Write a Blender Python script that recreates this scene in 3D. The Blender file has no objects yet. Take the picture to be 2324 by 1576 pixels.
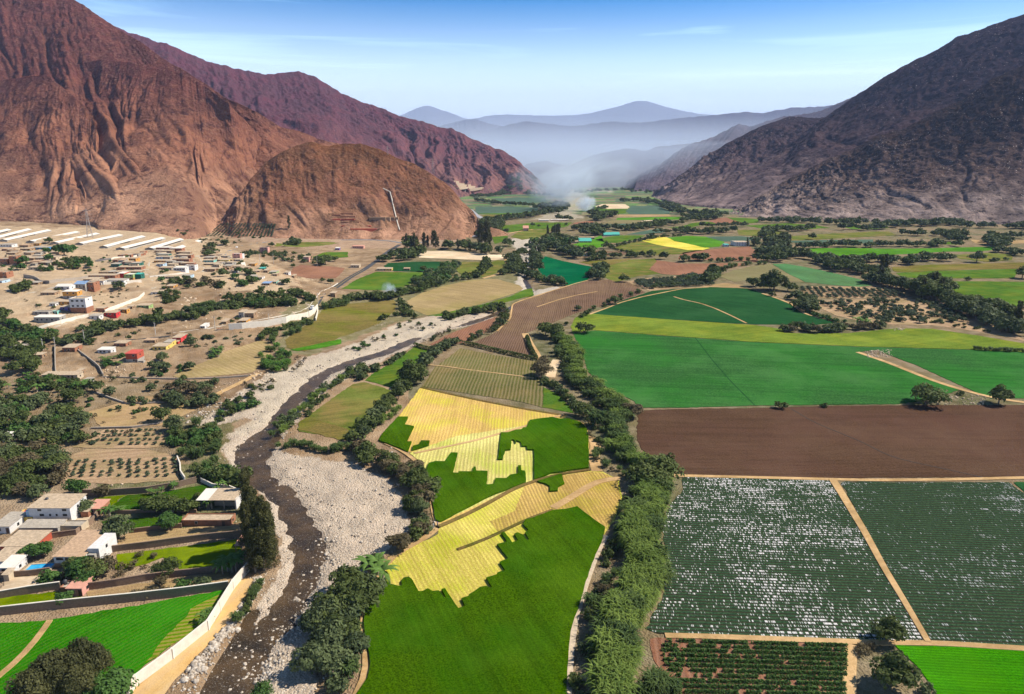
import bpy, bmesh, math, random
import numpy as np
from mathutils import Vector, Matrix
from mathutils.geometry import delaunay_2d_cdt
C = bpy.context.scene
COL = C.collection
rng = random.Random(7)
R = math.radians
# ---------------------------------------------------------------- camera
FPX, CU, CV = 1549.0, 1162.0, 788.0        # the photograph seen 2324 x 1576
PITCH = R(14.6); CAMZ = 120.0
cp, sp = math.cos(PITCH), math.sin(PITCH)
cam = bpy.data.cameras.new('camera'); camo = bpy.data.objects.new('camera', cam); COL.objects.link(camo)
camo.location = (0, 0, CAMZ); camo.rotation_euler = (R(90) - PITCH, 0, 0)
cam.sensor_width = 36; cam.lens = 24.0; cam.clip_end = 120000; cam.clip_start = .5
C.camera = camo
def ray(u, v):
    a = (u - CU) / FPX; b = (CV - v) / FPX
    return (a, cp + b * sp, -sp + b * cp)
def at_dist(u, v, D):                       # the point on a sight line at ground distance y = D
    r = ray(u, v); t = D / r[1]
    return (r[0] * t, D, CAMZ + r[2] * t)
def W(u, v, z=0.0):
    r = ray(u, v); rz = min(r[2], -0.004); t = (z - CAMZ) / rz
    return (r[0] * t, r[1] * t)
# crop frames used when reading the photograph
FR = {'d': (0, 0, 1.0), 's1': (817.0, 862.4, .4812), 'c1': (0, 0, 1/3), 'c2': (774.7, 0, 1/3), 'c3': (1549.3, 0, 1/3), 'c4': (0, 484.2, 1/3), 'c5': (774.7, 484.2, 1/3),
      'c6': (1549.3, 484.2, 1/3), 'b1': (0, 1050.6, 1/3), 'b2': (774.7, 1050.6, 1/3), 'b3': (1549.3, 1050.6, 1/3),
      'v1': (0, 514.4, .1824), 'v2': (363.1, 514.4, .1824), 'z6': (1028.8, 423.6, .2604)}
def FX(fr, pts):
    a, b, s = FR[fr]
    return [(a + x * s, b + y * s) for x, y in pts]
# ---------------------------------------------------------------- noise
_r = np.random.RandomState(11); PERM = _r.permutation(4096); GX = np.cos(_r.rand(4096) * 6.2832); GY = np.sin(_r.rand(4096) * 6.2832)
def perlin(x, y, seed=0):
    x = np.asarray(x, float) + seed * 17.13; y = np.asarray(y, float) + seed * 31.7
    xi = np.floor(x).astype(int); yi = np.floor(y).astype(int); xf = x - xi; yf = y - yi
    def g(a, b, dx, dy):
        h = PERM[(PERM[a & 4095] + b) & 4095]
        return GX[h] * dx + GY[h] * dy
    w = xf * xf * xf * (xf * (xf * 6 - 15) + 10); q = yf * yf * yf * (yf * (yf * 6 - 15) + 10)
    a = g(xi, yi, xf, yf) * (1 - w) + g(xi + 1, yi, xf - 1, yf) * w
    b = g(xi, yi + 1, xf, yf - 1) * (1 - w) + g(xi + 1, yi + 1, xf - 1, yf - 1) * w
    return (a * (1 - q) + b * q) * 1.5
def fbm(x, y, o=4, seed=0, gain=.5):
    s = 0; a = 1; f = 1; n = 0
    for i in range(o):
        s = s + a * perlin(x * f, y * f, seed + i); n += a; a *= gain; f *= 2.03
    return s / n
def ridged(x, y, o=4, seed=0, gain=.5):
    s = 0; a = 1; f = 1; n = 0
    for i in range(o):
        s = s + a * (1 - 2 * np.abs(perlin(x * f, y * f, seed + i))); n += a; a *= gain; f *= 2.07
    return s / n
# ---------------------------------------------------------------- materials
def newmat(name):
    m = bpy.data.materials.new(name); m.use_nodes = True; nt = m.node_tree; nt.nodes.clear()
    return m, nt, nt.nodes, nt.links
def vib(c, s=1.3, g=.86):
    l = .3 * c[0] + .59 * c[1] + .11 * c[2]; return tuple(max(.0004, (l + (x - l) * s) * g) for x in c)
class NB:                                    # small node builder
    def __init__(s, name):
        s.m, s.nt, s.n, s.l = newmat(name)
        s.out = s.n.new('ShaderNodeOutputMaterial')
        s.co = s.n.new('ShaderNodeNewGeometry').outputs['Position']
    def add(s, t, **k):
        q = s.n.new(t)
        for a, b in k.items():
            setattr(q, a, b)
        return q
    def put(s, sock, v):
        if hasattr(v, 'is_linked') or isinstance(v, bpy.types.NodeSocket): s.l.new(v, sock)
        else: sock.default_value = v if not (isinstance(v, tuple) and len(v) == 3 and sock.type == 'RGBA') else (*v, 1)
    def mapping(s, scale=(1, 1, 1), rot=0, vec=None):
        q = s.add('ShaderNodeMapping'); s.l.new(vec or s.co, q.inputs[0])
        q.inputs['Rotation'].default_value = (0, 0, rot); q.inputs['Scale'].default_value = scale
        return q.outputs[0]
    def noise(s, sc, det=4, rough=.55, vec=None, out=0, dist=0):
        q = s.add('ShaderNodeTexNoise'); s.l.new(vec or s.co, q.inputs['Vector'])
        q.inputs['Scale'].default_value = sc; q.inputs['Detail'].default_value = det; q.inputs['Roughness'].default_value = rough
        q.inputs['Distortion'].default_value = dist
        return q.outputs[out]
    def voro(s, sc, vec=None, out='Distance', rnd=1.0):
        q = s.add('ShaderNodeTexVoronoi'); s.l.new(vec or s.co, q.inputs['Vector']); q.inputs['Scale'].default_value = sc
        q.inputs['Randomness'].default_value = rnd
        return q.outputs[out]
    def ramp(s, f, stops):
        q = s.add('ShaderNodeValToRGB'); s.put(q.inputs[0], f); e = q.color_ramp.elements
        while len(e) < len(stops): e.new(.5)
        for i, (p, c) in enumerate(stops):
            e[i].position = p; e[i].color = (*c, 1) if isinstance(c, tuple) else (c, c, c, 1)
        return q.outputs[0]
    def mix(s, f, a, b, mode='MIX'):
        q = s.add('ShaderNodeMix'); q.data_type = 'RGBA'; q.blend_type = mode
        s.put(q.inputs[0], f); s.put(q.inputs[6], a); s.put(q.inputs[7], b)
        return q.outputs[2]
    def math(s, op, a, b=0.0, c=None):
        q = s.add('ShaderNodeMath', operation=op); s.put(q.inputs[0], a); s.put(q.inputs[1], b)
        if c is not None: s.put(q.inputs[2], c)
        return q.outputs[0]
    def bump(s, h, dist=.3, strength=1.0):
        q = s.add('ShaderNodeBump'); s.l.new(h, q.inputs['Height']); q.inputs['Distance'].default_value = dist; q.inputs['Strength'].default_value = strength
        return q.outputs[0]
    def attr(s, name):
        q = s.add('ShaderNodeAttribute'); q.attribute_name = name
        return q.outputs['Color']
    def bsdf(s, col, rough=.9, normal=None, spec=.2, metal=0):
        b = s.add('ShaderNodeBsdfPrincipled'); s.put(b.inputs['Base Color'], col); s.put(b.inputs['Roughness'], rough)
        b.inputs['Specular IOR Level'].default_value = spec; b.inputs['Metallic'].default_value = metal
        if normal is not None: s.l.new(normal, b.inputs['Normal'])
        s.l.new(b.outputs[0], s.out.inputs[0]); s.b = b
        return s.m
_mc = {}
def paint(name, col, rough=.8, var=.18, sc=1.5, bumpd=0.0, spec=.25):
    if name in _mc: return _mc[name]
    k = NB(name); n = k.noise(sc, 5, .6); lo = tuple(c * (1 - var) for c in col); hi = tuple(min(1, c * (1 + var)) for c in col)
    c = k.ramp(n, [(.3, lo), (.7, hi)])
    st = k.noise(.45, 3, .7)
    c = k.mix(k.ramp(st, [(.5, 0.0), (.75, .35)]), c, tuple(x * .6 + .03 for x in col))
    _mc[name] = k.bsdf(c, rough, k.bump(n, bumpd) if bumpd else None, spec)
    return _mc[name]
# ---------------------------------------------------------------- object helpers
def link(name, me, mat=None, parent=None, smooth=False):
    o = bpy.data.objects.new(name, me); COL.objects.link(o)
    if mat:
        for m in (mat if isinstance(mat, (list, tuple)) else [mat]): me.materials.append(m)
    if parent: o.parent = parent
    if smooth: me.polygons.foreach_set('use_smooth', [True] * len(me.polygons))
    return o
def mesh(name, v, f):
    me = bpy.data.meshes.new(name); me.from_pydata([tuple(map(float, p)) for p in v], [], [tuple(int(i) for i in q) for q in f]); me.update()
    return me
def npmesh(name, V, Q):                      # fast mesh from arrays of quads
    me = bpy.data.meshes.new(name); V = np.asarray(V, np.float32); Q = np.asarray(Q, np.int32); k = Q.shape[1]
    me.vertices.add(len(V)); me.vertices.foreach_set('co', V.ravel())
    me.loops.add(Q.size); me.loops.foreach_set('vertex_index', Q.ravel())
    me.polygons.add(len(Q)); me.polygons.foreach_set('loop_start', np.arange(0, Q.size, k, dtype=np.int32))
    try: me.polygons.foreach_set('loop_total', np.full(len(Q), k, np.int32))
    except Exception: pass
    me.update(calc_edges=True); me.validate()
    return me
def gridquads(nr, nc):
    i = np.arange(nr - 1)[:, None] * nc + np.arange(nc - 1)[None, :]
    return np.stack([i, i + 1, i + nc + 1, i + nc], -1).reshape(-1, 4)
def empty(name, loc=(0, 0, 0), rz=0.0):
    o = bpy.data.objects.new(name, None); COL.objects.link(o); o.location = loc; o.rotation_euler = (0, 0, rz); o.empty_display_size = .2
    return o
def tag(o, label=None, cat=None, group=None, kind=None):
    if label: o['label'] = label
    if cat: o['category'] = cat
    if group: o['group'] = group
    if kind: o['kind'] = kind
    return o
class MB:
    def __init__(s): s.v = []; s.f = []
    def poly(s, pts):
        n = len(s.v); s.v += [tuple(p) for p in pts]; s.f.append(tuple(range(n, n + len(pts)))); return s
    def box(s, x0, x1, y0, y1, z0, z1):
        n = len(s.v)
        s.v += [(x0, y0, z0), (x1, y0, z0), (x1, y1, z0), (x0, y1, z0), (x0, y0, z1), (x1, y0, z1), (x1, y1, z1), (x0, y1, z1)]
        s.f += [tuple(n + i for i in q) for q in ((0, 3, 2, 1), (4, 5, 6, 7), (0, 1, 5, 4), (1, 2, 6, 5), (2, 3, 7, 6), (3, 0, 4, 7))]; return s
    def hexa(s, b, t):                        # four bottom and four top points
        n = len(s.v); s.v += [tuple(p) for p in b] + [tuple(p) for p in t]
        s.f += [tuple(n + i for i in q) for q in ((0, 3, 2, 1), (4, 5, 6, 7), (0, 1, 5, 4), (1, 2, 6, 5), (2, 3, 7, 6), (3, 0, 4, 7))]; return s
    def tube(s, pts, rad, k=6):
        pts = [Vector(p) for p in pts]; n0 = len(s.v)
        if not isinstance(rad, (list, tuple)): rad = [rad] * len(pts)
        for i, p in enumerate(pts):
            d = (pts[min(i + 1, len(pts) - 1)] - pts[max(i - 1, 0)]).normalized()
            a = d.cross(Vector((0.31, .17, 1)) if abs(d.z) < .9 else Vector((1, .2, 0))).normalized(); b = d.cross(a)
            for j in range(k):
                t = 2 * math.pi * j / k; s.v.append(tuple(p + (a * math.cos(t) + b * math.sin(t)) * rad[i]))
        for i in range(len(pts) - 1):
            for j in range(k):
                a = n0 + i * k + j; b = n0 + i * k + (j + 1) % k; s.f.append((a, b, b + k, a + k))
        s.f.append(tuple(n0 + j for j in reversed(range(k)))); s.f.append(tuple(n0 + (len(pts) - 1) * k + j for j in range(k))); return s
    def build(s, name, mat, parent=None, smooth=False): return link(name, mesh(name, s.v, s.f), mat, parent, smooth)
def inpoly(px, py, poly):
    poly = np.asarray(poly); r = np.zeros(px.shape, bool); n = len(poly); j = n - 1
    for i in range(n):
        xi, yi = poly[i]; xj, yj = poly[j]
        if yi != yj:
            r ^= ((yi > py) != (yj > py)) & (px < (xj - xi) * (py - yi) / (yj - yi) + xi)
        j = i
    return r
def dist_line(px, py, line):                 # distance to a polyline and height-free parameter
    best = np.full(px.shape, 1e18)
    for (ax, ay), (bx, by) in zip(line[:-1], line[1:]):
        dx, dy = bx - ax, by - ay; L = dx * dx + dy * dy + 1e-9
        t = np.clip(((px - ax) * dx + (py - ay) * dy) / L, 0, 1)
        best = np.minimum(best, (px - ax - t * dx) ** 2 + (py - ay - t * dy) ** 2)
    return np.sqrt(best)
# ---------------------------------------------------------------- terrain heights (valley floor = 0)
HX0, HX1, HY0, HY1, HS = -1700, 100, 100, 1700, 5.0
_cp = [ # (u, v, z) read off the photograph: the village bluff above the flat valley floor
 (0,530,26),(120,530,26),(240,530,24),(330,545,22),(430,560,19),(0,580,26),(100,585,26),(200,585,25),(330,580,21),(420,590,19),(500,600,16),(560,610,14),
 (600,625,12),(650,645,11),(690,665,9),(0,640,22),(60,640,22),(150,630,22),(240,630,20),(330,635,19),(420,650,16),(480,650,15),(560,660,13),(640,672,11),
 (100,680,19),(180,690,18),(260,690,15),(330,680,13),(400,700,11),(480,700,10),(560,700,8),(640,700,8),(0,700,18),(60,720,15),(160,740,12),(250,735,10),
 (350,735,8.5),(450,735,8),(560,733,7.5),(640,725,7.5),(700,705,7.5),(722,690,7.5),(760,660,5),(0,780,6),(100,785,5.5),(200,780,5.5),(300,768,6),(440,755,7),
 (100,830,2.5),(250,800,3.5),(400,780,4),(520,765,3.5),(640,752,2.5),(715,725,1),(450,830,1.0),(600,790,.5),(500,545,8),(560,560,5),(620,570,4),(640,590,3),(560,580,9),(540,575,9),
 (0,510,30),(-200,530,28),(-200,650,24),(-200,760,7),(-400,600,26),(200,510,26),(350,520,22),
 (700,600,0),(760,620,0),(800,600,0),(720,640,1),(740,655,2.5),(800,660,0),(780,700,0),(750,740,0),(650,800,0),(700,560,3),(760,560,2),(660,600,1),(860,560,0),(960,560,0),
 (550,860,0),(400,870,0),(250,870,.5),(100,880,1),(0,880,1),(-200,900,0),(0,950,0),(200,950,0),(400,950,0),(0,1100,0),(300,1100,0),(500,1000,0),(600,900,0),(700,850,0),(850,800,0),(900,700,0),
 (950,640,0),(1050,600,0),(1050,560,0),(600,540,9),(700,543,5),(800,545,3),(900,545,2),(1000,545,1),(1080,530,0),(0,1400,0),(400,1400,0),(700,1100,0)]
_cp += [(u_, v_, 0) for v_ in (1100, 1180, 1280, 1400, 1530) for u_ in range(-300, 1101, 140)] + [(u_, v_, 0) for v_ in (900, 980) for u_ in (560, 680, 800, 920, 1040)]
_P = np.array([[*W(u, v, z), z] for u, v, z in _cp])
_gx = np.arange(HX0, HX1 + HS, HS); _gy = np.arange(HY0, HY1 + HS, HS); _X, _Y = np.meshgrid(_gx, _gy)
_lx, _ly = _X / _Y, np.log(_Y) * 1.0        # interpolate in bearing / log distance, so that density follows the points
_w = np.zeros_like(_X); _z = np.zeros_like(_X)
for x, y, z in _P:
    d2 = (_lx - x / y) ** 2 + ((_ly - math.log(y)) * 1.1) ** 2
    w = np.exp(-d2 / .0022) + 1e-4 / (d2 + .001) ** 1.5 * 1e-3
    _w += w; _z += w * z
HG = _z / _w
HG *= 1 / (1 + np.exp((_X + 60) / 14)) if False else 1
_edge = np.clip((_lx + .62 - .45) / .1, 0, 1)
HG = np.where(_lx > -.17, HG * np.clip((-.06 - _lx) / .11, 0, 1), HG)
HG += np.where(HG > 1.5, fbm(_X / 55, _Y / 55, 4, 3) * np.clip(HG - 1.5, 0, 8) * .28, 0)
_st = 3.2; _q = (HG + fbm(_X / 70, _Y / 70, 3, 9) * 1.6) / _st; _fr = _q - np.floor(_q); _tr = (np.floor(_q) + np.clip((_fr - .62) / .3, 0, 1)) * _st - (_q * _st - HG)
HG = np.where((HG > 4) & (_lx < -.2), HG * .35 + _tr * .65, HG)
# the river bed lies lower
RIV_D = [(500,1660),(525,1580),(550,1517),(590,1450),(645,1384),(690,1317),(705,1250),(690,1200),(657,1150),(640,1117),(590,1084),(575,1051),(603,1010),(623,967),(658,917),(693,884),(728,851),(770,830),(830,810),(875,798),(941,768),(1008,746),(1058,734),(1108,718),(1150,700),(1200,680),(1205,660),(1191,634),(1188,617),(1185,601),(1181,584),(1198,574),(1208,564),(1200,551),(1215,535),(1235,520)]
RIV = [W(*p) for p in RIV_D]
CANAL = [W(*p) for p in [(400,1680),(430,1620),(470,1560),(505,1500),(540,1445),(572,1385)]]
SIDE = [W(*p) for p in [(570,1060),(545,1040),(550,1010),(585,985)]]
def channel(x, y):
    w = np.where(y > 550, 3.8, 5.7)
    return -1.9 * np.exp(-(dist_line(x, y, RIV) / w) ** 2) * np.clip((1000 - y) / 300, .55, 1) - 1.7 * np.exp(-(dist_line(x, y, CANAL) / 1.8) ** 2) - 1.3 * np.exp(-(dist_line(x, y, SIDE) / 4) ** 2)
def H(x, y):
    x = np.asarray(x, float); y = np.asarray(y, float)
    fx = np.clip((x - HX0) / HS, 0, HG.shape[1] - 1.001); fy = np.clip((y - HY0) / HS, 0, HG.shape[0] - 1.001)
    i = fx.astype(int); j = fy.astype(int); a = fx - i; b = fy - j
    z = (HG[j, i] * (1 - a) + HG[j, i + 1] * a) * (1 - b) + (HG[j + 1, i] * (1 - a) + HG[j + 1, i + 1] * a) * b
    out = (x > HX1) | (y > HY1 + 300) 
    fade = np.clip((HX1 - x) / 40, 0, 1) * np.clip((HY1 + 300 - y) / 300, 0, 1)
    return np.where(out, 0, z * fade)
def Hf(x, y): return float(H(np.array([x]), np.array([y]))[0])
def G(u, v):                                 # where the sight line (u, v) meets the terrain
    r = ray(u, v); x, y = W(u, v, 0)
    if y > 1600 or u > 1130: return (x, y, 0.0)
    t0 = 95.0 / -r[2] * .9; t1 = 121.6 / -r[2] + 5
    T = np.linspace(t0 * .85, t1, 400); X = r[0] * T; Y = r[1] * T; Z = CAMZ + r[2] * T - H(X, Y)
    k = np.argmax(Z <= 0)
    if Z[k] > 0: return (x, y, 0.0)
    a, b = Z[k - 1], Z[k]; f = a / (a - b); t = T[k - 1] + (T[k] - T[k - 1]) * f
    return (r[0] * t, r[1] * t, Hf(r[0] * t, r[1] * t))
def GP(fr, pts): return [G(*p) for p in FX(fr, pts)]
def GXY(fr, pts): return [G(*p)[:2] for p in FX(fr, pts)]
# ---------------------------------------------------------------- what grows on the parcels
def rowangle(fr, a, b):
    (x0, y0), (x1, y1) = GXY(fr, [a, b]); return math.atan2(y1 - y0, x1 - x0)
def crop(name, c1, c2, soil=None, ang=None, sp=1.0, row=.5, sc=1.2, patch=.03, patchc=None, bump=.35, rough=.9, soft=.25, warp=0.0, gaps=.0):
    c1, c2 = vib(c1), vib(c2); soil = vib(soil, 1.15, .9) if soil else None; patchc = vib(patchc) if patchc else None
    k = NB(name); n = k.noise(sc, 5, .62); n2 = k.noise(patch, 5, .6); nf = k.noise(sc * 3.3, 3, .6)
    c = k.ramp(n, [(.36, c1), (.64, c2)])
    if patchc: c = k.mix(k.ramp(n2, [(.45, 0.0), (.63, .7)]), c, patchc)
    h = k.math('MULTIPLY', k.math('ADD', n, nf), .7)
    vr = k.add('ShaderNodeVectorRotate'); vr.rotation_type = 'Z_AXIS'; k.l.new(k.co, vr.inputs['Vector']); vr.inputs['Angle'].default_value = -(ang or .4)
    sk_ = k.noise(1.0, 4, .7, k.mapping((.012, .22, 1), 0, vr.outputs[0])); pt_ = k.noise(.016, 5, .65)
    c = k.mix(k.ramp(sk_, [(.38, .34), (.55, 0.0)]), c, tuple(x * .45 for x in c1)); c = k.mix(k.ramp(pt_, [(.47, 0.0), (.68, .5)]), c, tuple(min(1, x * 1.45 + .012) for x in c2))
    if ang is not None and max(c2) < .45:
        s2_ = k.add('ShaderNodeSeparateXYZ'); k.l.new(vr.outputs[0], s2_.inputs[0]); tr_ = k.math('PINGPONG', s2_.outputs[1], 8.0); c = k.mix(k.ramp(tr_, [(.0, .45), (.045, 0.0)]), c, tuple(x * .5 + .02 for x in c1))
    if soil is not None:
        vec = k.mapping((1, 1, 1), -(ang or 0)) if False else k.co
        mp_ = k.add('ShaderNodeVectorRotate'); mp_.rotation_type = 'Z_AXIS'; k.l.new(k.co, mp_.inputs['Vector']); mp_.inputs['Angle'].default_value = -(ang or 0)
        s_ = k.add('ShaderNodeSeparateXYZ'); k.l.new(mp_.outputs[0], s_.inputs[0])
        yv = s_.outputs[1]
        yv = k.math('ADD', yv, k.math('MULTIPLY', k.noise(.05, 2, .5), warp or sp * .6))
        w = k.math('SINE', k.math('MULTIPLY', yv, 2 * math.pi / sp))
        w = k.math('ADD', w, k.math('MULTIPLY', k.math('SUBTRACT', k.noise(1.1, 5, .7), .5), 4.4))
        wr = k.ramp(k.math('ADD', k.math('MULTIPLY', w, .5), .5), [(.5 - soft, 1.0), (.5 + soft, 0.0)])
        c = k.mix(k.math('MULTIPLY', wr, row), c, soil)
        h = k.math('ADD', h, k.math('MULTIPLY', w, .22 * min(1, row * 1.4) ** 2))
    nn_ = k.bump(h, bump)
    return k.bsdf(c, 1.0, nn_, 0)
_a = rowangle
STUB_A = _a('b2', (640,520), (800,780)); LUC_A = _a('b2', (560,1000), (700,1300))
U1_A = _a('c5', (620,1220), (520,1480)); G_A = _a('c5', (1060,860), (1180,640)); E_A = _a('c5', (1000,1050), (940,1230))
V_A = _a('b3', (100,700), (1200,735)); W_A = _a('b3', (0,1330), (1100,1390)); U_A = _a('b3', (100,60), (1500,85))
MT = {
 'lucerne': crop('lucerne_leaves', (.034, .080, .0004), (.125, .215, .001), (.02, .06, .001), LUC_A, 1.7, .14, 2.0, .025, (.05, .145, .003), .9),
 'lucerne_far': crop('bright_clover', (.06, .145, .03), (.10, .21, .05), None, 0, 1, 0, .5, .01, (.14, .27, .06), .3),
 'stubble': crop('straw_stubble', (.50, .43, .14), (.76, .67, .28), (.42, .30, .12), STUB_A, 1.35, .42, 1.5, .06, (.46, .52, .10), .4, warp=1.2),
 'stubble_up': crop('golden_stubble', (.52, .37, .15), (.72, .54, .27), (.46, .30, .14), U1_A, 1.5, .45, 1.2, .05, (.62, .60, .16), .35, warp=1.0),
 'stubble_mid': crop('pale_cut_stubble', (.54, .49, .20), (.80, .74, .38), (.44, .36, .16), _a('s1', (485,260), (455,440)), 1.5, .5, 1.3, .06, (.50, .56, .16), .4, warp=.6),
 'stubble_brown': crop('worn_stubble', (.42, .29, .13), (.62, .46, .22), (.27, .19, .085), _a('b2', (1650,160), (1760,330)), 1.3, .5, 1.4, .05, (.40, .36, .10), .35),
 'stubble_far': crop('pale_stubble', (.60, .50, .15), (.74, .62, .24), None, 0, 1, 0, .3, .02, (.40, .45, .12), .2),
 'weedrows': crop('weedy_rows', (.07, .085, .032), (.13, .125, .058), (.32, .25, .16), E_A, 2.0, .42, 1.0, .03, (.20, .155, .08), .35),
 'olivefield': crop('short_pasture', (.085, .115, .035), (.15, .165, .06), None, 0, 1, 0, .8, .04, (.26, .19, .10), .3),
 'greenpatch': crop('fresh_pasture', (.055, .11, .03), (.10, .165, .045), None, 0, 1, 0, .8, .05, (.15, .17, .05), .3),
 'plough': crop('ploughed_soil', (.095, .062, .044), (.15, .10, .073), (.22, .15, .115), G_A, 1.7, .6, .7, .012, (.22, .16, .10), .45, warp=1.4),
 'ploughred': crop('red_ploughed_soil', (.19, .10, .072), (.26, .145, .10), (.30, .18, .13), G_A, 1.8, .5, .7, .02, (.23, .13, .10), .35),
 'ploughdark': crop('dark_turned_soil', (.060, .036, .024), (.096, .060, .042), (.12, .08, .058), U_A, 1.5, .45, .9, .015, (.10, .056, .045), .45),
 'tan': crop('dry_stubble', (.28, .215, .13), (.38, .30, .19), (.25, .19, .09), _a('c5', (860,460), (1240,515)), 3.2, .4, .7, .012, (.24, .225, .085), .25),
 'drygrass': crop('dry_meadow', (.13, .115, .05), (.20, .155, .075), None, 0, 1, 0, .6, .02, (.12, .15, .035), .3),
 'midgreen': crop('potato_leaves', (.032, .080, .030), (.078, .165, .062), (.02, .09, .03), _a('c6', (100,1100), (1400,1150)), 2.2, .35, .9, .012, (.055, .18, .045), .5),
 'yellowgreen': crop('flowering_leaves', (.10, .15, .045), (.19, .24, .07), None, 0, 1, 0, 1.1, .04, (.25, .27, .08), .5),
 'darkgreen': crop('dark_leaves', (.018, .056, .022), (.038, .095, .036), (.014, .042, .026), _a('c6', (0,600), (700,700)), 2.0, .4, .7, .01, (.028, .085, .035), .3),
 'teal': crop('teal_leaves', (.008, .07, .032), (.018, .115, .05), None, 0, 1, 0, .5, .01, (.012, .09, .05), .3),
 'bluegreen': crop('blue_green_rows', (.05, .10, .075), (.09, .15, .11), (.12, .12, .09), .1, 3, .5, .5, .01, (.08, .12, .10), .3),
 'striped': crop('striped_seedlings', (.12, .14, .07), (.17, .18, .09), (.28, .21, .14), _a('c6', (300,420), (700,460)), 3.4, .8, .4, .01, (.2, .17, .1), .3),
 'hillgreen': crop('seedling_green', (.05, .14, .06), (.09, .2, .09), (.12, .15, .09), _a('c6', (700,350), (1280,490)), 3.4, .5, .4, .01, (.10, .17, .08), .3),
 'brightgreen': crop('lettuce_leaves', (.05, .20, .02), (.13, .38, .04), (.03, .12, .012), W_A, 1.0, .4, 2.4, .05, (.13, .35, .04), .6),
 'lawn': crop('mown_lawn', (.085, .125, .02), (.14, .18, .035), None, 0, 1, 0, .5, .1, (.20, .24, .05), .15),
 'bean': crop('bean_field', (.028, .14, .006), (.06, .23, .014), (.20, .16, .05), _a('b1', (900,1350), (1500,1000)), 1.4, .2, 1.4, .035, (.05, .20, .012), .5),
 'beanthin': crop('thin_bean_rows', (.10, .20, .02), (.14, .2, .04), (.42, .27, .12), _a('b1', (1000,1200), (1450,1130)), 1.6, .5, 1.4, .05, None, .3),
 'garden': crop('vegetable_beds', (.03, .09, .015), (.07, .16, .03), (.05, .06, .02), 0, 1.4, .5, 1.4, .1, (.1, .14, .03), .6),
 'bareplot': crop('bare_plot', (.34, .245, .155), (.46, .34, .22), (.28, .19, .115), .3, 2.2, .5, .8, .06, (.30, .25, .13), .35),
 'orchardsoil': crop('orchard_soil', (.36, .26, .18), (.48, .36, .26), (.26, .18, .12), 0.2, 4.0, .45, .8, .05, (.22, .20, .1), .35),
 'drive': crop('packed_orange_earth', (.44, .29, .15), (.54, .38, .21), (.5, .38, .25), _a('b1', (1050,1500), (1500,1120)), 6, .4, .5, .08, (.54, .40, .24), .15),
 'sand': crop('pale_sand', (.55, .46, .34), (.68, .57, .44), None, 0, 1, 0, .25, .02, (.60, .44, .30), .2),
 'yard': crop('concrete_yard', (.50, .41, .31), (.62, .52, .41), None, 0, 1, 0, .6, .08, (.36, .29, .22), .08),
 'track': crop('dirt_track', (.42, .29, .17), (.56, .41, .26), None, 0, 1, 0, .8, .1, (.34, .24, .14), .25),
 'bank': crop('ditch_bank', (.11, .085, .04), (.24, .17, .09), None, 0, 1, 0, .9, .1, (.08, .10, .03), .5),
}
# lettuce beds on torn white plastic mulch
def mulch(name, dens, white=(.58, .56, .56)):
    k = NB(name); mp_ = k.add('ShaderNodeVectorRotate'); mp_.rotation_type = 'Z_AXIS'; k.l.new(k.co, mp_.inputs['Vector']); mp_.inputs['Angle'].default_value = -V_A
    s_ = k.add('ShaderNodeSeparateXYZ'); k.l.new(mp_.outputs[0], s_.inputs[0]); sp = 1.45
    w = k.math('SINE', k.math('MULTIPLY', s_.outputs[1], 2 * math.pi / sp))
    n = k.noise(2.2, 4, .6); c = k.ramp(n, [(.35, (.014, .036, .02)), (.65, (.05, .095, .045))])
    rows = k.ramp(k.math('ADD', k.math('MULTIPLY', w, .5), .5), [(.15, 1.0), (.45, 0.0)]); c = k.mix(k.math('MULTIPLY', rows, .8), c, (.035, .028, .018))
    idx = k.math('FLOOR', k.math('DIVIDE', k.math('ADD', s_.outputs[1], sp * .1), sp))
    cb = k.add('ShaderNodeCombineXYZ'); k.l.new(k.math('MULTIPLY', s_.outputs[0], .85), cb.inputs[0]); k.l.new(k.math('MULTIPLY', idx, 7.31), cb.inputs[1])
    t = k.noise(2.0, 3, .75, cb.outputs[0]); big = k.noise(.030, 4, .6); st = k.add('ShaderNodeCombineXYZ'); k.l.new(k.math('MULTIPLY', s_.outputs[0], .05), st.inputs[0]); k.l.new(k.math('MULTIPLY', s_.outputs[1], .35), st.inputs[1])
    bn = k.noise(1.0, 3, .6, st.outputs[0])
    thr = k.math('ADD', k.math('MULTIPLY', big, .5), k.math('MULTIPLY', bn, .35))
    yg = k.add('ShaderNodeMapRange'); k.l.new(s_.outputs[1], yg.inputs[0]); yg.inputs[1].default_value = 175; yg.inputs[2].default_value = 262; yg.inputs[3].default_value = 0; yg.inputs[4].default_value = 1
    thr = k.math('ADD', thr, k.math('MULTIPLY', yg.outputs[0], .10 if dens > .5 else .02))
    m = k.math('GREATER_THAN', k.math('ADD', t, k.math('MULTIPLY', thr, .9)), 1.03 - dens * .14)
    up = k.math('GREATER_THAN', w, -.35); m = k.math('MULTIPLY', m, up)
    c = k.mix(m, c, white)
    return k.bsdf(c, .75, k.bump(k.math('ADD', k.math('MULTIPLY', w, .5), n), .35), 0)
MT['mulch1'] = mulch('torn_mulch', .46); MT['mulch2'] = mulch('grown_over_mulch', .05, (.38, .39, .40))
# (name, frame, outline, material, height of the crop)
FLD = []
def F(name, fr, pts, mat, h=.3, lay=0): FLD.append((name, fr, pts, mat, h, lay))
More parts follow.
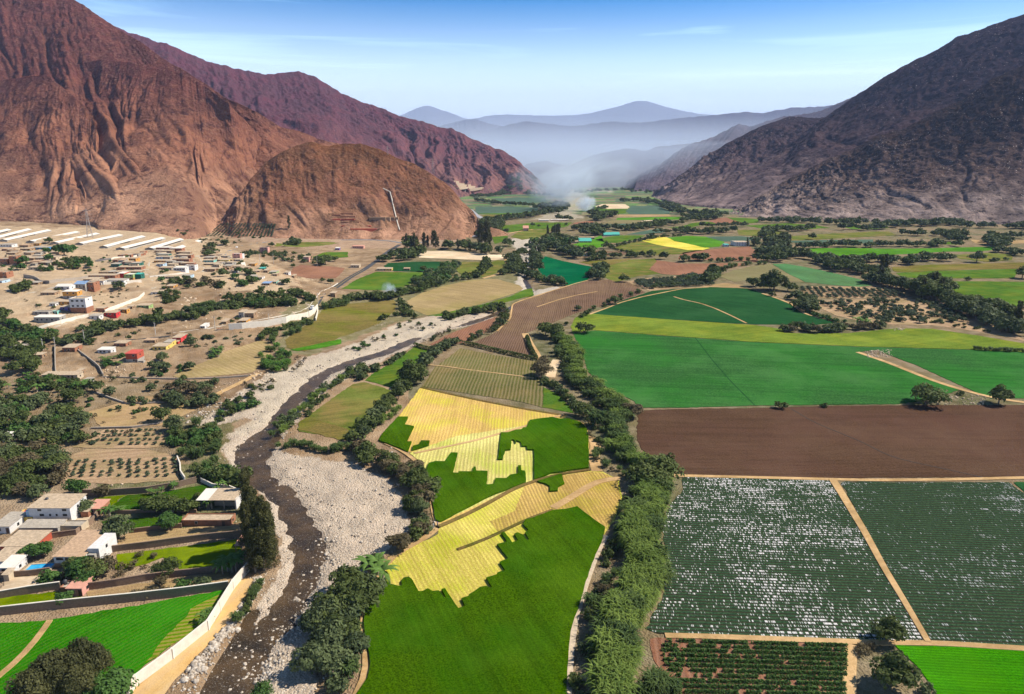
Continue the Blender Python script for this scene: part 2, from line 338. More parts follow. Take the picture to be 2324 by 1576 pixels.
# the farm between river and cane belt
F('stubble_field', 'd', [(955,880),(1010,893),(1100,912),(1200,930),(1283,942),(1328,962),(1338,1000),(1336,1064),(1290,1077),(1211,1094),(1100,1146),(1000,1190),(990,1187),(982,1130),(976,1080),(955,1045),(935,1028),(900,1012),(862,1004),(864,988),(905,945)], 'stubble_up', .12)
F('cut_field', 's1', [(235,347),(450,268),(800,212),(905,190),(1060,228),(1078,270),(1080,425),(820,484),(600,572),(372,676),(345,600),(318,470),(300,420),(270,378)], 'stubble_mid', .12, 1)
F('lucerne_field', 's1', [(665,255),(700,255),(735,243),(762,240),(770,232),(785,232),(800,196),(905,182),(940,190),(985,190),(1040,205),(1065,230),(1078,270),(1079,421),(1000,431),(900,447),(822,476),(820,336),(788,335),(786,320),(762,320),(760,300),(738,292),(734,306),(728,290),(715,289),(710,336),(684,338),(672,381),(650,381),(660,300)], 'lucerne', .7, 2)
F('lucerne_field', 's1', [(355,392),(400,392),(430,350),(461,352),(438,446),(465,447),(465,440),(530,440),(535,418),(545,418),(548,437),(602,438),(598,502),(630,500),(640,472),(690,472),(710,455),(745,450),(745,412),(758,412),(762,435),(778,437),(782,450),(782,489),(600,560),(450,638),(378,676),(356,668),(337,560),(327,480),(309,435),(325,400)], 'lucerne', .7, 2)
F('lucerne_field', 's1', [(180,180),(228,180),(210,216),(255,225),(220,297),(243,297),(225,345),(90,290),(105,260)], 'lucerne', .7, 1)
F('lucerne_field', 's1', [(290,292),(328,293),(325,315),(245,338),(250,318),(280,310)], 'lucerne', .6, 2)
F('lucerne_field', 's1', [(835,485),(860,478),(952,450),(965,495),(935,510),(930,530),(895,532),(895,508),(870,495),(855,492)], 'lucerne', .65, 2)
F('stubble_field', 'b2', [(285,780),(300,680),(330,640),(420,600),(520,555),(600,522),(650,485),(672,432),(800,372),(1000,275),(1200,165),(1320,118),(1450,85),(1600,62),(1700,55),(1780,62),(1890,120),(1910,240),(1870,380),(1800,470),(1780,525),(1735,630),(1700,720),(1670,810),(1640,920),(1610,1010),(1575,1100),(1560,1200),(1545,1350),(1535,1576),(1535,1900),(0,1900),(60,1640),(110,1576),(180,1480),(195,1400),(185,1300),(160,1200),(150,1100),(158,1000),(187,930),(222,860),(245,800)], 'stubble', .12)
F('worn_ground', 'b2', [(1250,150),(1400,105),(1600,72),(1700,62),(1780,70),(1880,120),(1900,240),(1860,380),(1800,440),(1600,312),(1440,340),(1310,375),(1200,420),(1080,480),(1020,400),(1180,330)], 'stubble_brown', .08, 1)
F('lucerne_field', 'b2', [(285,785),(330,838),(350,842),(395,856),(415,850),(408,818),(425,800),(460,792),(485,810),(530,890),(560,888),(590,872),(625,892),(665,885),(705,936),(713,930),(682,875),(705,870),(795,1006),(842,993),(815,938),(865,925),(870,912),(900,893),(945,862),(985,855),(1010,868),(1026,862),(985,797),(1058,778),(1068,762),(1112,745),(1078,692),(1137,665),(1060,568),(1127,552),(1088,492),(1110,485),(1165,557),(1203,545),(1177,497),(1200,488),(1240,505),(1262,542),(1276,535),(1252,490),(1275,472),(1235,432),(1255,400),(1300,388),(1370,362),(1440,335),(1530,328),(1605,310),(1640,338),(1700,385),(1795,450),(1780,525),(1732,630),(1697,720),(1667,810),(1637,920),(1607,1010),(1572,1100),(1557,1200),(1542,1350),(1532,1576),(1530,1900),(0,1900),(64,1640),(114,1576),(184,1480),(199,1400),(189,1300),(164,1200),(154,1100),(162,1000),(191,930),(226,860),(250,800)], 'lucerne', .75, 1)
F('weedy_field', 'd', [(1045,791),(1130,808),(1218,821),(1212,855),(1235,862),(1232,925),(1180,912),(958,878),(970,860),(988,834)], 'weedrows', .3)
F('pasture', 'd', [(1233,880),(1265,895),(1290,920),(1300,938),(1232,925)], 'greenpatch', .3)
F('pasture', 'd', [(828,868),(860,878),(898,890),(870,930),(830,965),(790,1000),(740,990),(680,980),(676,962),(740,915),(800,873)], 'olivefield', .3)
F('fallow_strip', 'd', [(680,958),(700,948),(790,975),(800,990),(775,1000),(676,975)], 'drygrass', .36, 1)
F('pasture', 'd', [(942,787),(978,797),(962,817),(918,850),(892,880),(828,864),(850,845),(895,822)], 'greenpatch', .3)
F('ploughed_field', 'c5', [(1165,615),(1330,568),(1460,520),(1600,475),(1680,455),(1860,455),(1950,470),(2020,500),(2065,540),(1900,600),(1600,680),(1400,760),(1250,820),(1265,900),(1290,978),(1100,930),(890,885),(1060,810),(1100,760),(1150,700)], 'plough', .25)
F('ploughed_field', 'c5', [(1060,705),(1030,760),(960,830),(830,885),(640,905),(600,895),(720,830),(900,760)], 'ploughred', .25)
F('dry_field', 'c5', [(445,600),(500,570),(560,540),(700,495),(860,460),(960,450),(1060,450),(1150,475),(1210,490),(1240,515),(1180,545),(1100,570),(940,620),(700,680),(580,695),(490,660)], 'tan', .25)
F('pasture', 'c5', [(585,698),(700,682),(940,628),(1150,568),(1250,520),(1300,512),(1310,555),(1180,590),(1000,640),(860,690),(700,703)], 'greenpatch', .3)
F('dry_meadow', 'd', [(648,772),(700,735),(735,700),(775,690),(850,685),(898,682),(897,705),(860,735),(800,757),(740,782),(690,798),(650,790)], 'drygrass', .3)
F('pasture', 'c4', [(1980,930),(2100,905),(2324,860),(2324,890),(2150,925),(2020,940)], 'lucerne_far', .35, 1)
F('dark_crop_field', 'c5', [(320,340),(500,332),(680,330),(700,360),(670,390),(570,402),(360,396),(285,362)], 'darkgreen', .3)
F('pasture', 'c5', [(0,515),(60,480),(130,440),(240,400),(340,402),(580,404),(540,440),(500,470),(380,520),(250,525)], 'greenpatch', .3)
F('pasture', 'c5', [(770,335),(960,330),(955,370),(900,440),(840,442),(790,400)], 'olivefield', .3)
F('pasture', 'c5', [(1000,340),(1060,322),(1110,322),(1115,375),(1050,410),(960,440),(930,432),(985,380)], 'olivefield', .3)
F('sand_strip', 'c5', [(525,258),(700,258),(960,273),(1160,290),(1130,315),(1000,322),(760,312),(530,303)], 'sand', .15)
F('dark_crop_field', 'c5', [(1390,295),(1500,325),(1600,345),(1735,370),(1700,420),(1680,452),(1620,478),(1550,497),(1480,475),(1380,440),(1340,380),(1330,330)], 'teal', .35)
F('mixed_field', 'c5', [(1640,330),(1780,320),(1900,314),(1960,316),(1870,340),(1800,362),(1740,372)], 'drygrass', .3)
F('mixed_field', 'c5', [(1800,362),(1970,318),(2140,310),(2145,330),(2095,385),(2170,412),(2010,430),(1870,470),(1780,432)], 'olivefield', .3)
F('ploughed_field', 'd', [(1488,591),(1549,599),(1706,597),(1640,613),(1590,625),(1549,626),(1500,622),(1470,613)], 'ploughred', .25)
F('ploughed_field', 'c6', [(-20,285),(0,270),(90,255),(300,235),(460,228),(520,280),(508,335),(200,320),(-30,312)], 'ploughred', .3)
F('pasture', 'd', [(1390,562),(1460,545),(1549,548),(1612,566),(1575,572),(1549,577),(1480,580),(1420,572)], 'olivefield', .3)
F('stubble_field', 'd', [(1455,547),(1495,537),(1524,541),(1530,548),(1612,564),(1595,568),(1560,568),(1500,558)], 'stubble_far', .4, 1)
F('clover_field', 'd', [(1515,540),(1560,536),(1600,538),(1645,550),(1632,560),(1600,563),(1530,547)], 'lucerne_far', .5, 1)
F('clover_field', 'd', [(1300,556),(1335,545),(1365,535),(1370,548),(1390,556),(1340,566)], 'lucerne_far', .5)
F('clover_field', 'd', [(1350,545),(1400,535),(1465,535),(1440,545),(1400,552),(1375,551)], 'greenpatch', .5)
# eastern plain
F('striped_field', 'c6', [(250,430),(350,388),(480,360),(600,348),(700,405),(830,470),(620,462),(470,455),(350,470)], 'striped', .3)
F('seedling_field', 'c6', [(610,347),(700,345),(850,370),(1000,402),(1200,450),(1290,492),(1200,503),(1020,490),(835,470),(705,405)], 'hillgreen', .3)
F('dark_crop_field', 'd', [(1338,714),(1408,684),(1480,661),(1549,655),(1610,652),(1700,656),(1736,668),(1789,688),(1820,712),(1866,725),(1900,733),(1850,738),(1716,737),(1640,733),(1549,727),(1440,722)], 'darkgreen', .35)
F('bare_strip', 'c6', [(120,500),(280,477),(400,490),(460,512),(170,506)], 'bareplot', .3)
F('flowering_field', 'd', [(1296,742),(1305,722),(1330,711),(1340,713),(1549,728),(1716,739),(1776,748),(1779,756),(1830,758),(1925,757),(2035,746),(2116,747),(2216,762),(2320,780),(2420,796),(2420,810),(2325,800),(2180,793),(1950,787),(1716,777),(1549,765),(1440,757),(1350,750),(1300,755)], 'yellowgreen', .4)
F('potato_field', 'd', [(1300,757),(1350,751),(1440,758),(1549,766),(1716,778),(1950,788),(2180,794),(2330,801),(2480,808),(2520,905),(2250,905),(2230,898),(2080,830),(2000,800),(1990,795),(1945,800),(2085,850),(2175,886),(2120,905),(2040,918),(1880,919),(1715,921),(1549,926),(1452,926),(1440,912),(1408,896),(1370,875),(1335,845),(1325,815),(1318,790)], 'midgreen', .45)
F('ploughed_field', 'd', [(1449,932),(1549,929),(1700,927),(1900,922),(2110,920),(2330,920),(2600,918),(2620,1083),(2324,1083),(2100,1084),(1900,1086),(1549,1084),(1540,1068),(1480,1040),(1455,1020),(1445,995)], 'ploughdark', .25)
F('mulched_field', 'b3', [(0,102),(500,108),(1020,120),(1200,420),(1440,850),(1660,1222),(1200,1222),(600,1190),(0,1166),(-170,1160),(-250,1130),(-130,900),(-110,700),(-140,400),(-60,250),(0,200)], 'mulch1', .35)
F('mulched_field', 'b3', [(1080,130),(1500,133),(2220,135),(2324,212),(2500,330),(2900,330),(2900,1290),(2324,1268),(1690,1215),(1480,860),(1240,440)], 'mulch2', .35)
F('dark_crop_field', 'b3', [(2250,135),(2600,135),(2700,250),(2340,215)], 'darkgreen', .35)
F('row_field', 'b3', [(-230,1195),(0,1195),(600,1212),(1160,1235),(1115,1420),(1110,1640),(-150,1640),(-100,1500),(-190,1350)], 'ploughred', .12)
F('lettuce_field', 'b3', [(1450,1247),(1900,1255),(2324,1272),(2900,1290),(2900,1900),(1800,1900),(1720,1576),(1660,1480),(1590,1380),(1500,1310)], 'brightgreen', .4)
F('clover_field', 'c6', [(755,252),(900,240),(1120,238),(1400,243),(1700,240),(2050,230),(2230,235),(2120,250),(2000,263),(1800,262),(1500,280),(1300,290),(1100,297),(930,292),(845,285)], 'lucerne_far', .5)
F('pasture', 'c6', [(1420,368),(1700,352),(2000,345),(2400,333),(2400,385),(2280,378),(1900,385),(1500,403),(1440,398)], 'drygrass', .3)
F('clover_field', 'c6', [(1450,408),(1700,395),(2280,380),(2260,445),(1900,445),(1500,440)], 'greenpatch', .4)
F('clover_field', 'c6', [(1790,465),(2050,465),(2450,472),(2450,600),(2250,640),(2060,640),(1930,620),(1850,560)], 'greenpatch', .4)
F('blue_field', 'c6', [(710,190),(1000,183),(1300,180),(1290,205),(1000,212),(820,215)], 'bluegreen', .3)
F('pasture', 'c6', [(690,160),(1000,140),(1200,130),(1400,125),(1460,150),(1200,165),(860,183),(740,185)], 'olivefield', .3)
F('pasture', 'c6', [(1090,95),(1200,80),(1330,90),(1420,100),(1300,108),(1150,110)], 'greenpatch', .3)
F('pasture', 'c6', [(0,88),(60,70),(130,60),(210,66),(260,78),(140,84)], 'greenpatch', .4)
F('ploughed_field', 'c6', [(220,35),(300,30),(350,48),(430,72),(250,78),(180,55)], 'ploughred', .3)
F('clover_field', 'c6', [(300,30),(420,32),(520,45),(510,65),(440,72),(350,50)], 'greenpatch', .4)
F('pasture', 'c6', [(430,85),(700,70),(900,80),(1000,100),(800,112),(560,110)], 'greenpatch', .3)
F('pasture', 'c6', [(370,115),(560,112),(720,130),(560,160),(380,150)], 'olivefield', .3)
F('dark_crop_field', 'c6', [(30,155),(150,160),(400,158),(560,170),(480,185),(300,195),(150,176)], 'bluegreen', .3)
F('bare_plot', 'c6', [(1960,180),(2100,190),(2330,185),(2330,205),(2090,215),(1990,205)], 'bareplot', .3)
F('pasture', 'c6', [(1680,198),(1850,195),(1880,215),(1700,212)], 'greenpatch', .3)
F('pasture', 'c6', [(1850,285),(2100,270),(2250,285),(2240,320),(2080,332),(1880,310)], 'olivefield', .3)
# around the river further up the valley
F('pasture', 'z6', [(400,345),(560,330),(700,315),(850,315),(1030,315),(1000,345),(900,365),(700,375),(480,400),(380,378)], 'greenpatch', .3)
F('pasture', 'z6', [(640,380),(860,372),(830,405),(760,445),(600,465),(500,440),(560,400)], 'olivefield', .3)
F('pasture', 'z6', [(340,385),(430,400),(480,440),(440,480),(360,500),(340,440)], 'greenpatch', .3)
F('pasture', 'z6', [(190,180),(420,175),(740,185),(730,215),(560,232),(200,235)], 'bluegreen', .3)
F('clover_field', 'z6', [(210,236),(560,232),(720,216),(740,225),(560,246),(300,245)], 'greenpatch', .4)
F('mixed_field', 'z6', [(240,250),(480,245),(600,235),(560,262),(400,290),(300,280)], 'drygrass', .3)
F('pasture', 'z6', [(360,110),(560,95),(800,100),(820,135),(600,150),(420,130)], 'bluegreen', .3)
F('pond_field', 'z6', [(1240,175),(1290,155),(1500,155),(1535,180),(1520,193),(1340,195),(1250,182)], 'sand', .5)
F('dark_crop_field', 'z6', [(1560,172),(1780,170),(1890,215),(1880,240),(1540,245),(1500,215)], 'bluegreen', .4)
F('clover_field', 'z6', [(1430,275),(1700,268),(2020,265),(2010,288),(1700,292),(1420,292)], 'lucerne_far', .4)
F('bare_plot', 'z6', [(1430,262),(1440,245),(1880,243),(1900,260),(1600,266)], 'bareplot', .3)
F('bare_plot', 'z6', [(1390,292),(1640,293),(1600,320),(1500,325),(1310,322)], 'striped', .3)
F('bare_plot', 'z6', [(1650,295),(1860,293),(1850,315),(1740,328),(1620,322)], 'yard', .3)
F('dark_crop_field', 'z6', [(1250,335),(1500,325),(1700,330),(1640,360),(1400,345),(1240,360)], 'bluegreen', .3)
F('clover_field', 'z6', [(1240,190),(1350,198),(1520,195),(1500,235),(1300,250),(1220,225)], 'greenpatch', .3)
F('ploughed_field', 'z6', [(1020,350),(1060,315),(1150,305),(1220,300),(1210,330),(1100,360)], 'ploughred', .3)
F('pasture', 'z6', [(1630,395),(1800,365),(1850,375),(1840,400),(1650,420),(1500,420)], 'bluegreen', .3)
F('clover_field', 'z6', [(1870,360),(2020,345),(2180,305),(2270,315),(2100,350),(1990,380)], 'greenpatch', .3)
F('olive_strip', 'z6', [(1100,662),(1260,650),(1500,632),(1560,628),(1480,650),(1330,700),(1240,690)], 'drygrass', .35, 1)
F('ploughed_field', 'z6', [(1240,560),(1500,570),(1600,585),(1450,600),(1300,612),(1230,590)], 'plough', .3)
# west bank
F('ploughed_field', 'c4', [(1180,1110),(1400,1010),(1600,920),(1760,868),(1840,880),(1860,930),(1800,1000),(1720,1085),(1500,1105),(1330,1120),(1230,1130)], 'tan', .2)
F('ploughed_field', 'v2', [(1580,580),(1650,520),(1750,480),(1900,490),(2150,500),(2300,520),(2240,600),(2180,640),(1900,650),(1800,640)], 'ploughred', .3)
F('pasture', 'v2', [(1440,200),(1750,195),(2100,195),(2250,205),(2050,240),(1780,262),(1420,250)], 'olivefield', .3)
F('pasture', 'v2', [(1900,380),(2060,320),(2340,320),(2340,380),(2100,400),(1960,420)], 'greenpatch', .3)
F('bean_field', 'b1', [(-400,1140),(0,1095),(200,1088),(340,1075),(700,1010),(1000,962),(1300,905),(1540,870),(1500,950),(1460,1010),(1400,1090),(1200,1220),(1000,1370),(915,1440),(860,1560),(700,1900),(-900,1900)], 'bean', .35)
F('thin_rows', 'b1', [(1300,1000),(1440,925),(1530,885),(1495,955),(1455,1015),(1398,1090),(1200,1222),(1060,1325),(1000,1365),(1100,1220),(1220,1100)], 'beanthin', .4, 1)
F('earth_drive', 'b1', [(1640,790),(1735,790),(1720,850),(1660,920),(1620,1000),(1580,1060),(1500,1150),(1400,1260),(1300,1360),(1200,1470),(1130,1560),(1080,1640),(980,1760),(700,1760),(860,1570),(930,1500),(960,1440),(1200,1290),(1420,1135),(1500,1020),(1560,900),(1600,830)], 'drive', .25)
F('lawn', 'b1', [(800,625),(1000,600),(1200,580),(1400,550),(1640,525),(1650,640),(1560,720),(1400,730),(1240,750),(1200,700),(1100,650),(1000,690),(850,730),(780,725)], 'lawn', .2)
F('lawn', 'b1', [(-300,955),(0,920),(400,878),(420,900),(385,972),(100,1000),(0,1012),(-300,1045)], 'lawn', .2)
F('lawn', 'b1', [(395,975),(415,920),(560,910),(520,960)], 'lawn', .2)
F('lawn', 'b1', [(640,300),(640,245),(740,230),(850,222),(790,270),(720,315)], 'lawn', .2)
F('vegetable_bed', 'b1', [(740,310),(860,225),(1100,205),(1400,150),(1480,190),(1400,230),(1360,260),(1340,340),(1000,330),(750,350)], 'garden', .35)
F('vegetable_bed', 'b1', [(700,400),(880,385),(1240,360),(1240,420),(1180,440),(900,460),(700,450)], 'garden', .35)
F('bare_plot', 'b1', [(700,560),(880,480),(1200,450),(1500,420),(1680,400),(1680,480),(1400,520),(1000,560),(740,595)], 'bareplot', .15)
F('bare_plot', 'b1', [(590,880),(900,830),(1200,790),(1460,745),(1560,740),(1560,825),(1200,880),(900,905),(600,955)], 'bareplot', .15)
F('concrete_yard', 'b1', [(0,870),(60,780),(200,775),(380,768),(365,820),(180,845)], 'yard', .12)
F('concrete_yard', 'b1', [(130,480),(170,410),(400,395),(650,350),(600,440),(520,480),(300,490)], 'yard', .12)
F('orchard_plot', 'd', [(110,1050),(200,1020),(330,1020),(400,1035),(408,1090),(250,1100),(120,1090)], 'orchardsoil', .15)
F('orchard_plot', 'd', [(200,935),(330,900),(440,905),(470,920),(360,968),(230,972)], 'bareplot', .2)
F('orchard_plot', 'd', [(130,1010),(240,975),(355,972),(395,1010),(330,1018),(200,1018)], 'orchardsoil', .15)
F('orchard_plot', 'c6', [(880,498),(1200,500),(1500,540),(1560,560),(1400,575),(1100,582),(900,578),(780,540)], 'orchardsoil', .25)
F('orchard_plot', 'c6', [(900,600),(1300,582),(1700,590),(1850,640),(2000,720),(2324,860),(2324,872),(2150,830),(1900,790),(1700,765),(1300,755),(1050,700),(940,650)], 'orchardsoil', .2)
F('olive_grove_soil', 'c5', [(1920,470),(2100,440),(2324,430),(2480,440),(2400,480),(2324,505),(2100,530),(2050,505)], 'orchardsoil', .2)
FLDW = [(n, [G(*p) for p in FX(fr, pts)], m, h, lay) for n, fr, pts, m, h, lay in FLD]
def resample(pts, step):
    out = []
    for i in range(len(pts)):
        a, b = pts[i], pts[(i + 1) % len(pts)]; L = math.hypot(b[0] - a[0], b[1] - a[1]); n = max(1, min(90, int(L / step)))
        for j in range(n): t = j / n; out.append((a[0] + (b[0] - a[0]) * t, a[1] + (b[1] - a[1]) * t))
    return out
def sheet(name, poly, mat, top, kind='structure', jit=.7, step=2.2, drape=False, skirt=1.6, under=0.0):
    y0 = sum(p[1] for p in poly) / len(poly); step = max(step, y0 * .006); jit = jit * max(1, y0 / 500)
    P = resample(poly, step)
    P = [(x + float(perlin(x / 3.3, y / 3.3, 71)) * jit, y + float(perlin(x / 3.3, y / 3.3, 73)) * jit) for x, y in P]
    n = len(P); vin = [Vector(p) for p in P]
    if drape:
        xs = [p[0] for p in P]; ys = [p[1] for p in P]; g = max(2.0, y0 * .007)
        gx, gy = np.meshgrid(np.arange(min(xs), max(xs), g), np.arange(min(ys), max(ys), g)); gx += (np.random.RandomState(1).rand(*gx.shape) - .5) * g * .3
        ok = inpoly(gx, gy, P) & (dist_line(gx, gy, P + [P[0]]) > g * .4)
        vin += [Vector((float(a), float(b))) for a, b in zip(gx[ok], gy[ok])]
    res = delaunay_2d_cdt(vin, [(i, (i + 1) % n) for i in range(n)], [], 1, 1e-4)
    vs, fs = res[0], res[2]
    V = [(v.x, v.y, Hf(v.x, v.y) + top) for v in vs]; m = len(V)
    V += [(x, y, Hf(x, y) - skirt) for x, y in P]
    Fc = [f if (vs[f[1]] - vs[f[0]]).cross(vs[f[2]] - vs[f[0]]) > 0 else list(reversed(f)) for f in fs]
    orig = res[3]; idx = {}
    for i, o_ in enumerate(orig):
        for q in o_: idx[q] = i
    area = sum(P[i][0] * P[(i + 1) % n][1] - P[(i + 1) % n][0] * P[i][1] for i in range(n))
    for i in range(n):
        a, b = idx.get(i), idx.get((i + 1) % n)
        if a is None or b is None or a == b: continue
        j, k2 = m + i, m + (i + 1) % n
        Fc.append((a, j, k2, b) if area > 0 else (b, k2, j, a))
    o = link(name, mesh(name, V, Fc), mat)
    return tag(o, kind=kind)
# ---------------------------------------------------------------- render, light, sky
C.view_settings.view_transform = 'Standard'; C.view_settings.look = 'None'; C.view_settings.exposure = 0.72; C.view_settings.gamma = 1
C.cycles.use_denoising = True; C.cycles.max_bounces = 6; C.cycles.diffuse_bounces = 2; C.cycles.glossy_bounces = 2
C.cycles.transmission_bounces = 2; C.cycles.volume_bounces = 1; C.cycles.transparent_max_bounces = 8; C.cycles.volume_max_steps = 64
SUN_EL, SUN_AZ = R(46), R(78)               # azimuth clockwise from +Y (into the picture) towards +X
sdir = Vector((math.sin(SUN_AZ) * math.cos(SUN_EL), math.cos(SUN_AZ) * math.cos(SUN_EL), math.sin(SUN_EL)))
sl = bpy.data.lights.new('sun', 'SUN'); sl.energy = 5.0; sl.angle = R(.5); sl.color = (1, .92, .78)
so = bpy.data.objects.new('sun', sl); COL.objects.link(so); so.rotation_euler = (-sdir).to_track_quat('-Z', 'Y').to_euler(); so.location = (500, 200, 3000)
wd = bpy.data.worlds.new('World'); C.world = wd; wd.use_nodes = True; nt = wd.node_tree; nt.nodes.clear()
sky = nt.nodes.new('ShaderNodeTexSky'); sky.sky_type = 'NISHITA'; sky.sun_disc = False; sky.sun_elevation = SUN_EL; sky.sun_rotation = SUN_AZ
sky.altitude = 600; sky.air_density = 1.6; sky.dust_density = .6; sky.ozone_density = 4.5
tc = nt.nodes.new('ShaderNodeTexCoord'); mp = nt.nodes.new('ShaderNodeMapping'); nt.links.new(tc.outputs['Generated'], mp.inputs[0])
# thin cirrus: streaks stretched along the horizon, in directions of the real sky
sep = nt.nodes.new('ShaderNodeSeparateXYZ'); nt.links.new(tc.outputs['Generated'], sep.inputs[0])
mp.inputs['Scale'].default_value = (1.3, 1.3, 22); mp.inputs['Rotation'].default_value = (0, R(-3), 0)
no = nt.nodes.new('ShaderNodeTexNoise'); nt.links.new(mp.outputs[0], no.inputs['Vector']); no.inputs['Scale'].default_value = 1.5; no.inputs['Detail'].default_value = 7; no.inputs['Roughness'].default_value = .55; no.inputs['Distortion'].default_value = .6
rp = nt.nodes.new('ShaderNodeValToRGB'); nt.links.new(no.outputs[0], rp.inputs[0]); rp.color_ramp.elements[0].position = .52; rp.color_ramp.elements[1].position = .72
rp.color_ramp.elements[1].color = (.3, .3, .3, 1)
hs = nt.nodes.new('ShaderNodeHueSaturation'); nt.links.new(sky.outputs[0], hs.inputs['Color']); hs.inputs['Saturation'].default_value = 2.1; hs.inputs['Value'].default_value = .8; hs.inputs['Hue'].default_value = .5
mx = nt.nodes.new('ShaderNodeMix'); mx.data_type = 'RGBA'; nt.links.new(rp.outputs[0], mx.inputs[0]); nt.links.new(hs.outputs[0], mx.inputs[6]); mx.inputs[7].default_value = (8.5, 9.3, 10.5, 1)
ve = nt.nodes.new('ShaderNodeValToRGB'); nt.links.new(sep.outputs[2], ve.inputs[0]); E = ve.color_ramp.elements
for q in range(4): E.new(.5)
for q, (p_, c_) in enumerate([(0, .98), (.05, .93), (.108, .66), (.162, .28), (.19, .12), (.216, .0)]): E[q].position = p_; E[q].color = (c_, c_, c_, 1)
vm = nt.nodes.new('ShaderNodeMix'); vm.data_type = 'RGBA'; nt.links.new(ve.outputs[0], vm.inputs[0]); tn = nt.nodes.new('ShaderNodeMix'); tn.data_type = 'RGBA'; tn.blend_type = 'MULTIPLY'; tn.inputs[0].default_value = 1; nt.links.new(mx.outputs[2], tn.inputs[6]); tn.inputs[7].default_value = (.0, 1.18, 1.62, 1); nt.links.new(tn.outputs[2], vm.inputs[6]); vm.inputs[7].default_value = (16.5, 18.0, 20.6, 1)
hi = nt.nodes.new('ShaderNodeValToRGB'); nt.links.new(sep.outputs[2], hi.inputs[0]); hi.color_ramp.elements[0].position = .24; hi.color_ramp.elements[1].position = .5; hi.color_ramp.elements[0].color = (1, 1, 1, 1); hi.color_ramp.elements[1].color = (.55, .42, .34, 1)
hm = nt.nodes.new('ShaderNodeMix'); hm.data_type = 'RGBA'; hm.blend_type = 'MULTIPLY'; hm.inputs[0].default_value = 1; nt.links.new(tn.outputs[2], hm.inputs[6]); nt.links.new(hi.outputs[0], hm.inputs[7]); nt.links.new(hm.outputs[2], vm.inputs[6])
bg = nt.nodes.new('ShaderNodeBackground'); cm = nt.nodes.new('ShaderNodeMix'); cm.data_type = 'RGBA'; nt.links.new(rp.outputs[0], cm.inputs[0]); nt.links.new(vm.outputs[2], cm.inputs[6]); cm.inputs[7].default_value = (16, 17.5, 20, 1); nt.links.new(cm.outputs[2], bg.inputs[0]); bg.inputs[1].default_value = .062
wo = nt.nodes.new('ShaderNodeOutputWorld'); nt.links.new(bg.outputs[0], wo.inputs[0])
# ---------------------------------------------------------------- haze and valley mist
def volbox(name, x0, x1, y0, y1, z0, z1, dens, col, aniso=0.0):
    m, n_, nn, ll = newmat(name + '_air'); o = nn.new('ShaderNodeOutputMaterial'); p = nn.new('ShaderNodeVolumePrincipled')
    p.inputs['Color'].default_value = (*col, 1); p.inputs['Density'].default_value = dens; p.inputs['Anisotropy'].default_value = aniso
    ll.new(p.outputs[0], o.inputs['Volume'])
    return tag(MB().box(x0, x1, y0, y1, z0, z1).build(name, m), kind='stuff')
volbox('haze', -24000, 24000, -900, 38000, -12, 2550, 2.5e-5, (.44, .60, 1.0), 0)
for k_, (y0_, y1_, z1_, d_) in enumerate([(4250, 10900, 290, 4.2e-4), (4300, 10850, 430, 2.2e-4), (4350, 10800, 600, .8e-4), (6750, 10700, 400, 1.2e-4), (6800, 10600, 540, .8e-4), (13600, 20500, 2200, 8.5e-5)]):
    volbox('valley_mist', -5200 - k_ * 40, 9000 + k_ * 40, y0_, y1_, -3 - k_ * .5, z1_, d_, (.72, .83, 1.0), 0)
# ---------------------------------------------------------------- ground sheet
def road_polyline(pts, w):                   # flat list used for painting verges
    return pts, w
nr, nc = 760, 760
yy = np.concatenate([np.linspace(40, 112, 8), np.geomspace(115, 3600, nr - 68), np.geomspace(3640, 42000, 60)])
aa = np.concatenate([np.linspace(-2.6, -1.03, 22), np.linspace(-1.0, 1.0, nc - 44), np.linspace(1.03, 2.6, 22)]); nr = len(yy)
A_, Y_ = np.meshgrid(aa, yy); X_ = A_ * Y_
Z_ = H(X_, Y_)
f_d = [0.0]
SOIL = np.zeros(X_.shape + (3,)); SOIL[:] = (.30, .20, .125)
def noisy(poly, amp=4.0, sc=14.0, seed=0):
    w = amp * (1 + Y_ / 600)
    return inpoly(X_ + fbm(X_ / sc, Y_ / sc, 4, seed) * w, Y_ + fbm(X_ / sc, Y_ / sc, 4, seed + 9) * w * 1.3, poly)
def zone(fr, pts, col, mixv=1.0, amp=4.0, sc=14.0, seed=0):
    m = noisy(GXY(fr, pts), amp, sc, seed); SOIL[m] = SOIL[m] * (1 - mixv) + np.array(col) * mixv; return m
gy_, gx_ = np.gradient(Z_); slp = np.hypot(gx_ / np.maximum(np.gradient(X_, axis=1), .1), gy_ / np.maximum(np.gradient(Y_, axis=0), .1))
n1 = fbm(X_ / 90, Y_ / 90, 5, 41); n2 = fbm(X_ / 22, Y_ / 22, 5, 51)
right = (A_ > -.16)
# valley floor east of the river: weedy green-brown margins
g = np.clip(.5 + n1 * 1.2 + n2 * .8, 0, 1)[..., None]
SOIL[:] = np.where(right[..., None], np.array((.10, .105, .045)) * g + np.array((.24, .17, .10)) * (1 - g), SOIL)
lf = np.clip(.35 + n1 * .9 + n2 * 1.1, 0, 1)[..., None]
SOIL[:] = np.where(~right[..., None], np.array((.40, .275, .165)) * lf + np.array((.22, .14, .08)) * (1 - lf), SOIL)
# lighter trodden sand in the village, reddish soil by the hill foot
zone('d', [(-300,500),(0,515),(470,540),(560,575),(700,640),(640,690),(420,640),(330,700),(100,760),(-300,760)], (.56, .415, .27), .7, 14, 30, 3)
zone('d', [(480,528),(700,530),(1000,535),(1060,548),(1040,560),(700,565),(560,548)], (.38, .25, .17), .8, 6, 30, 4)
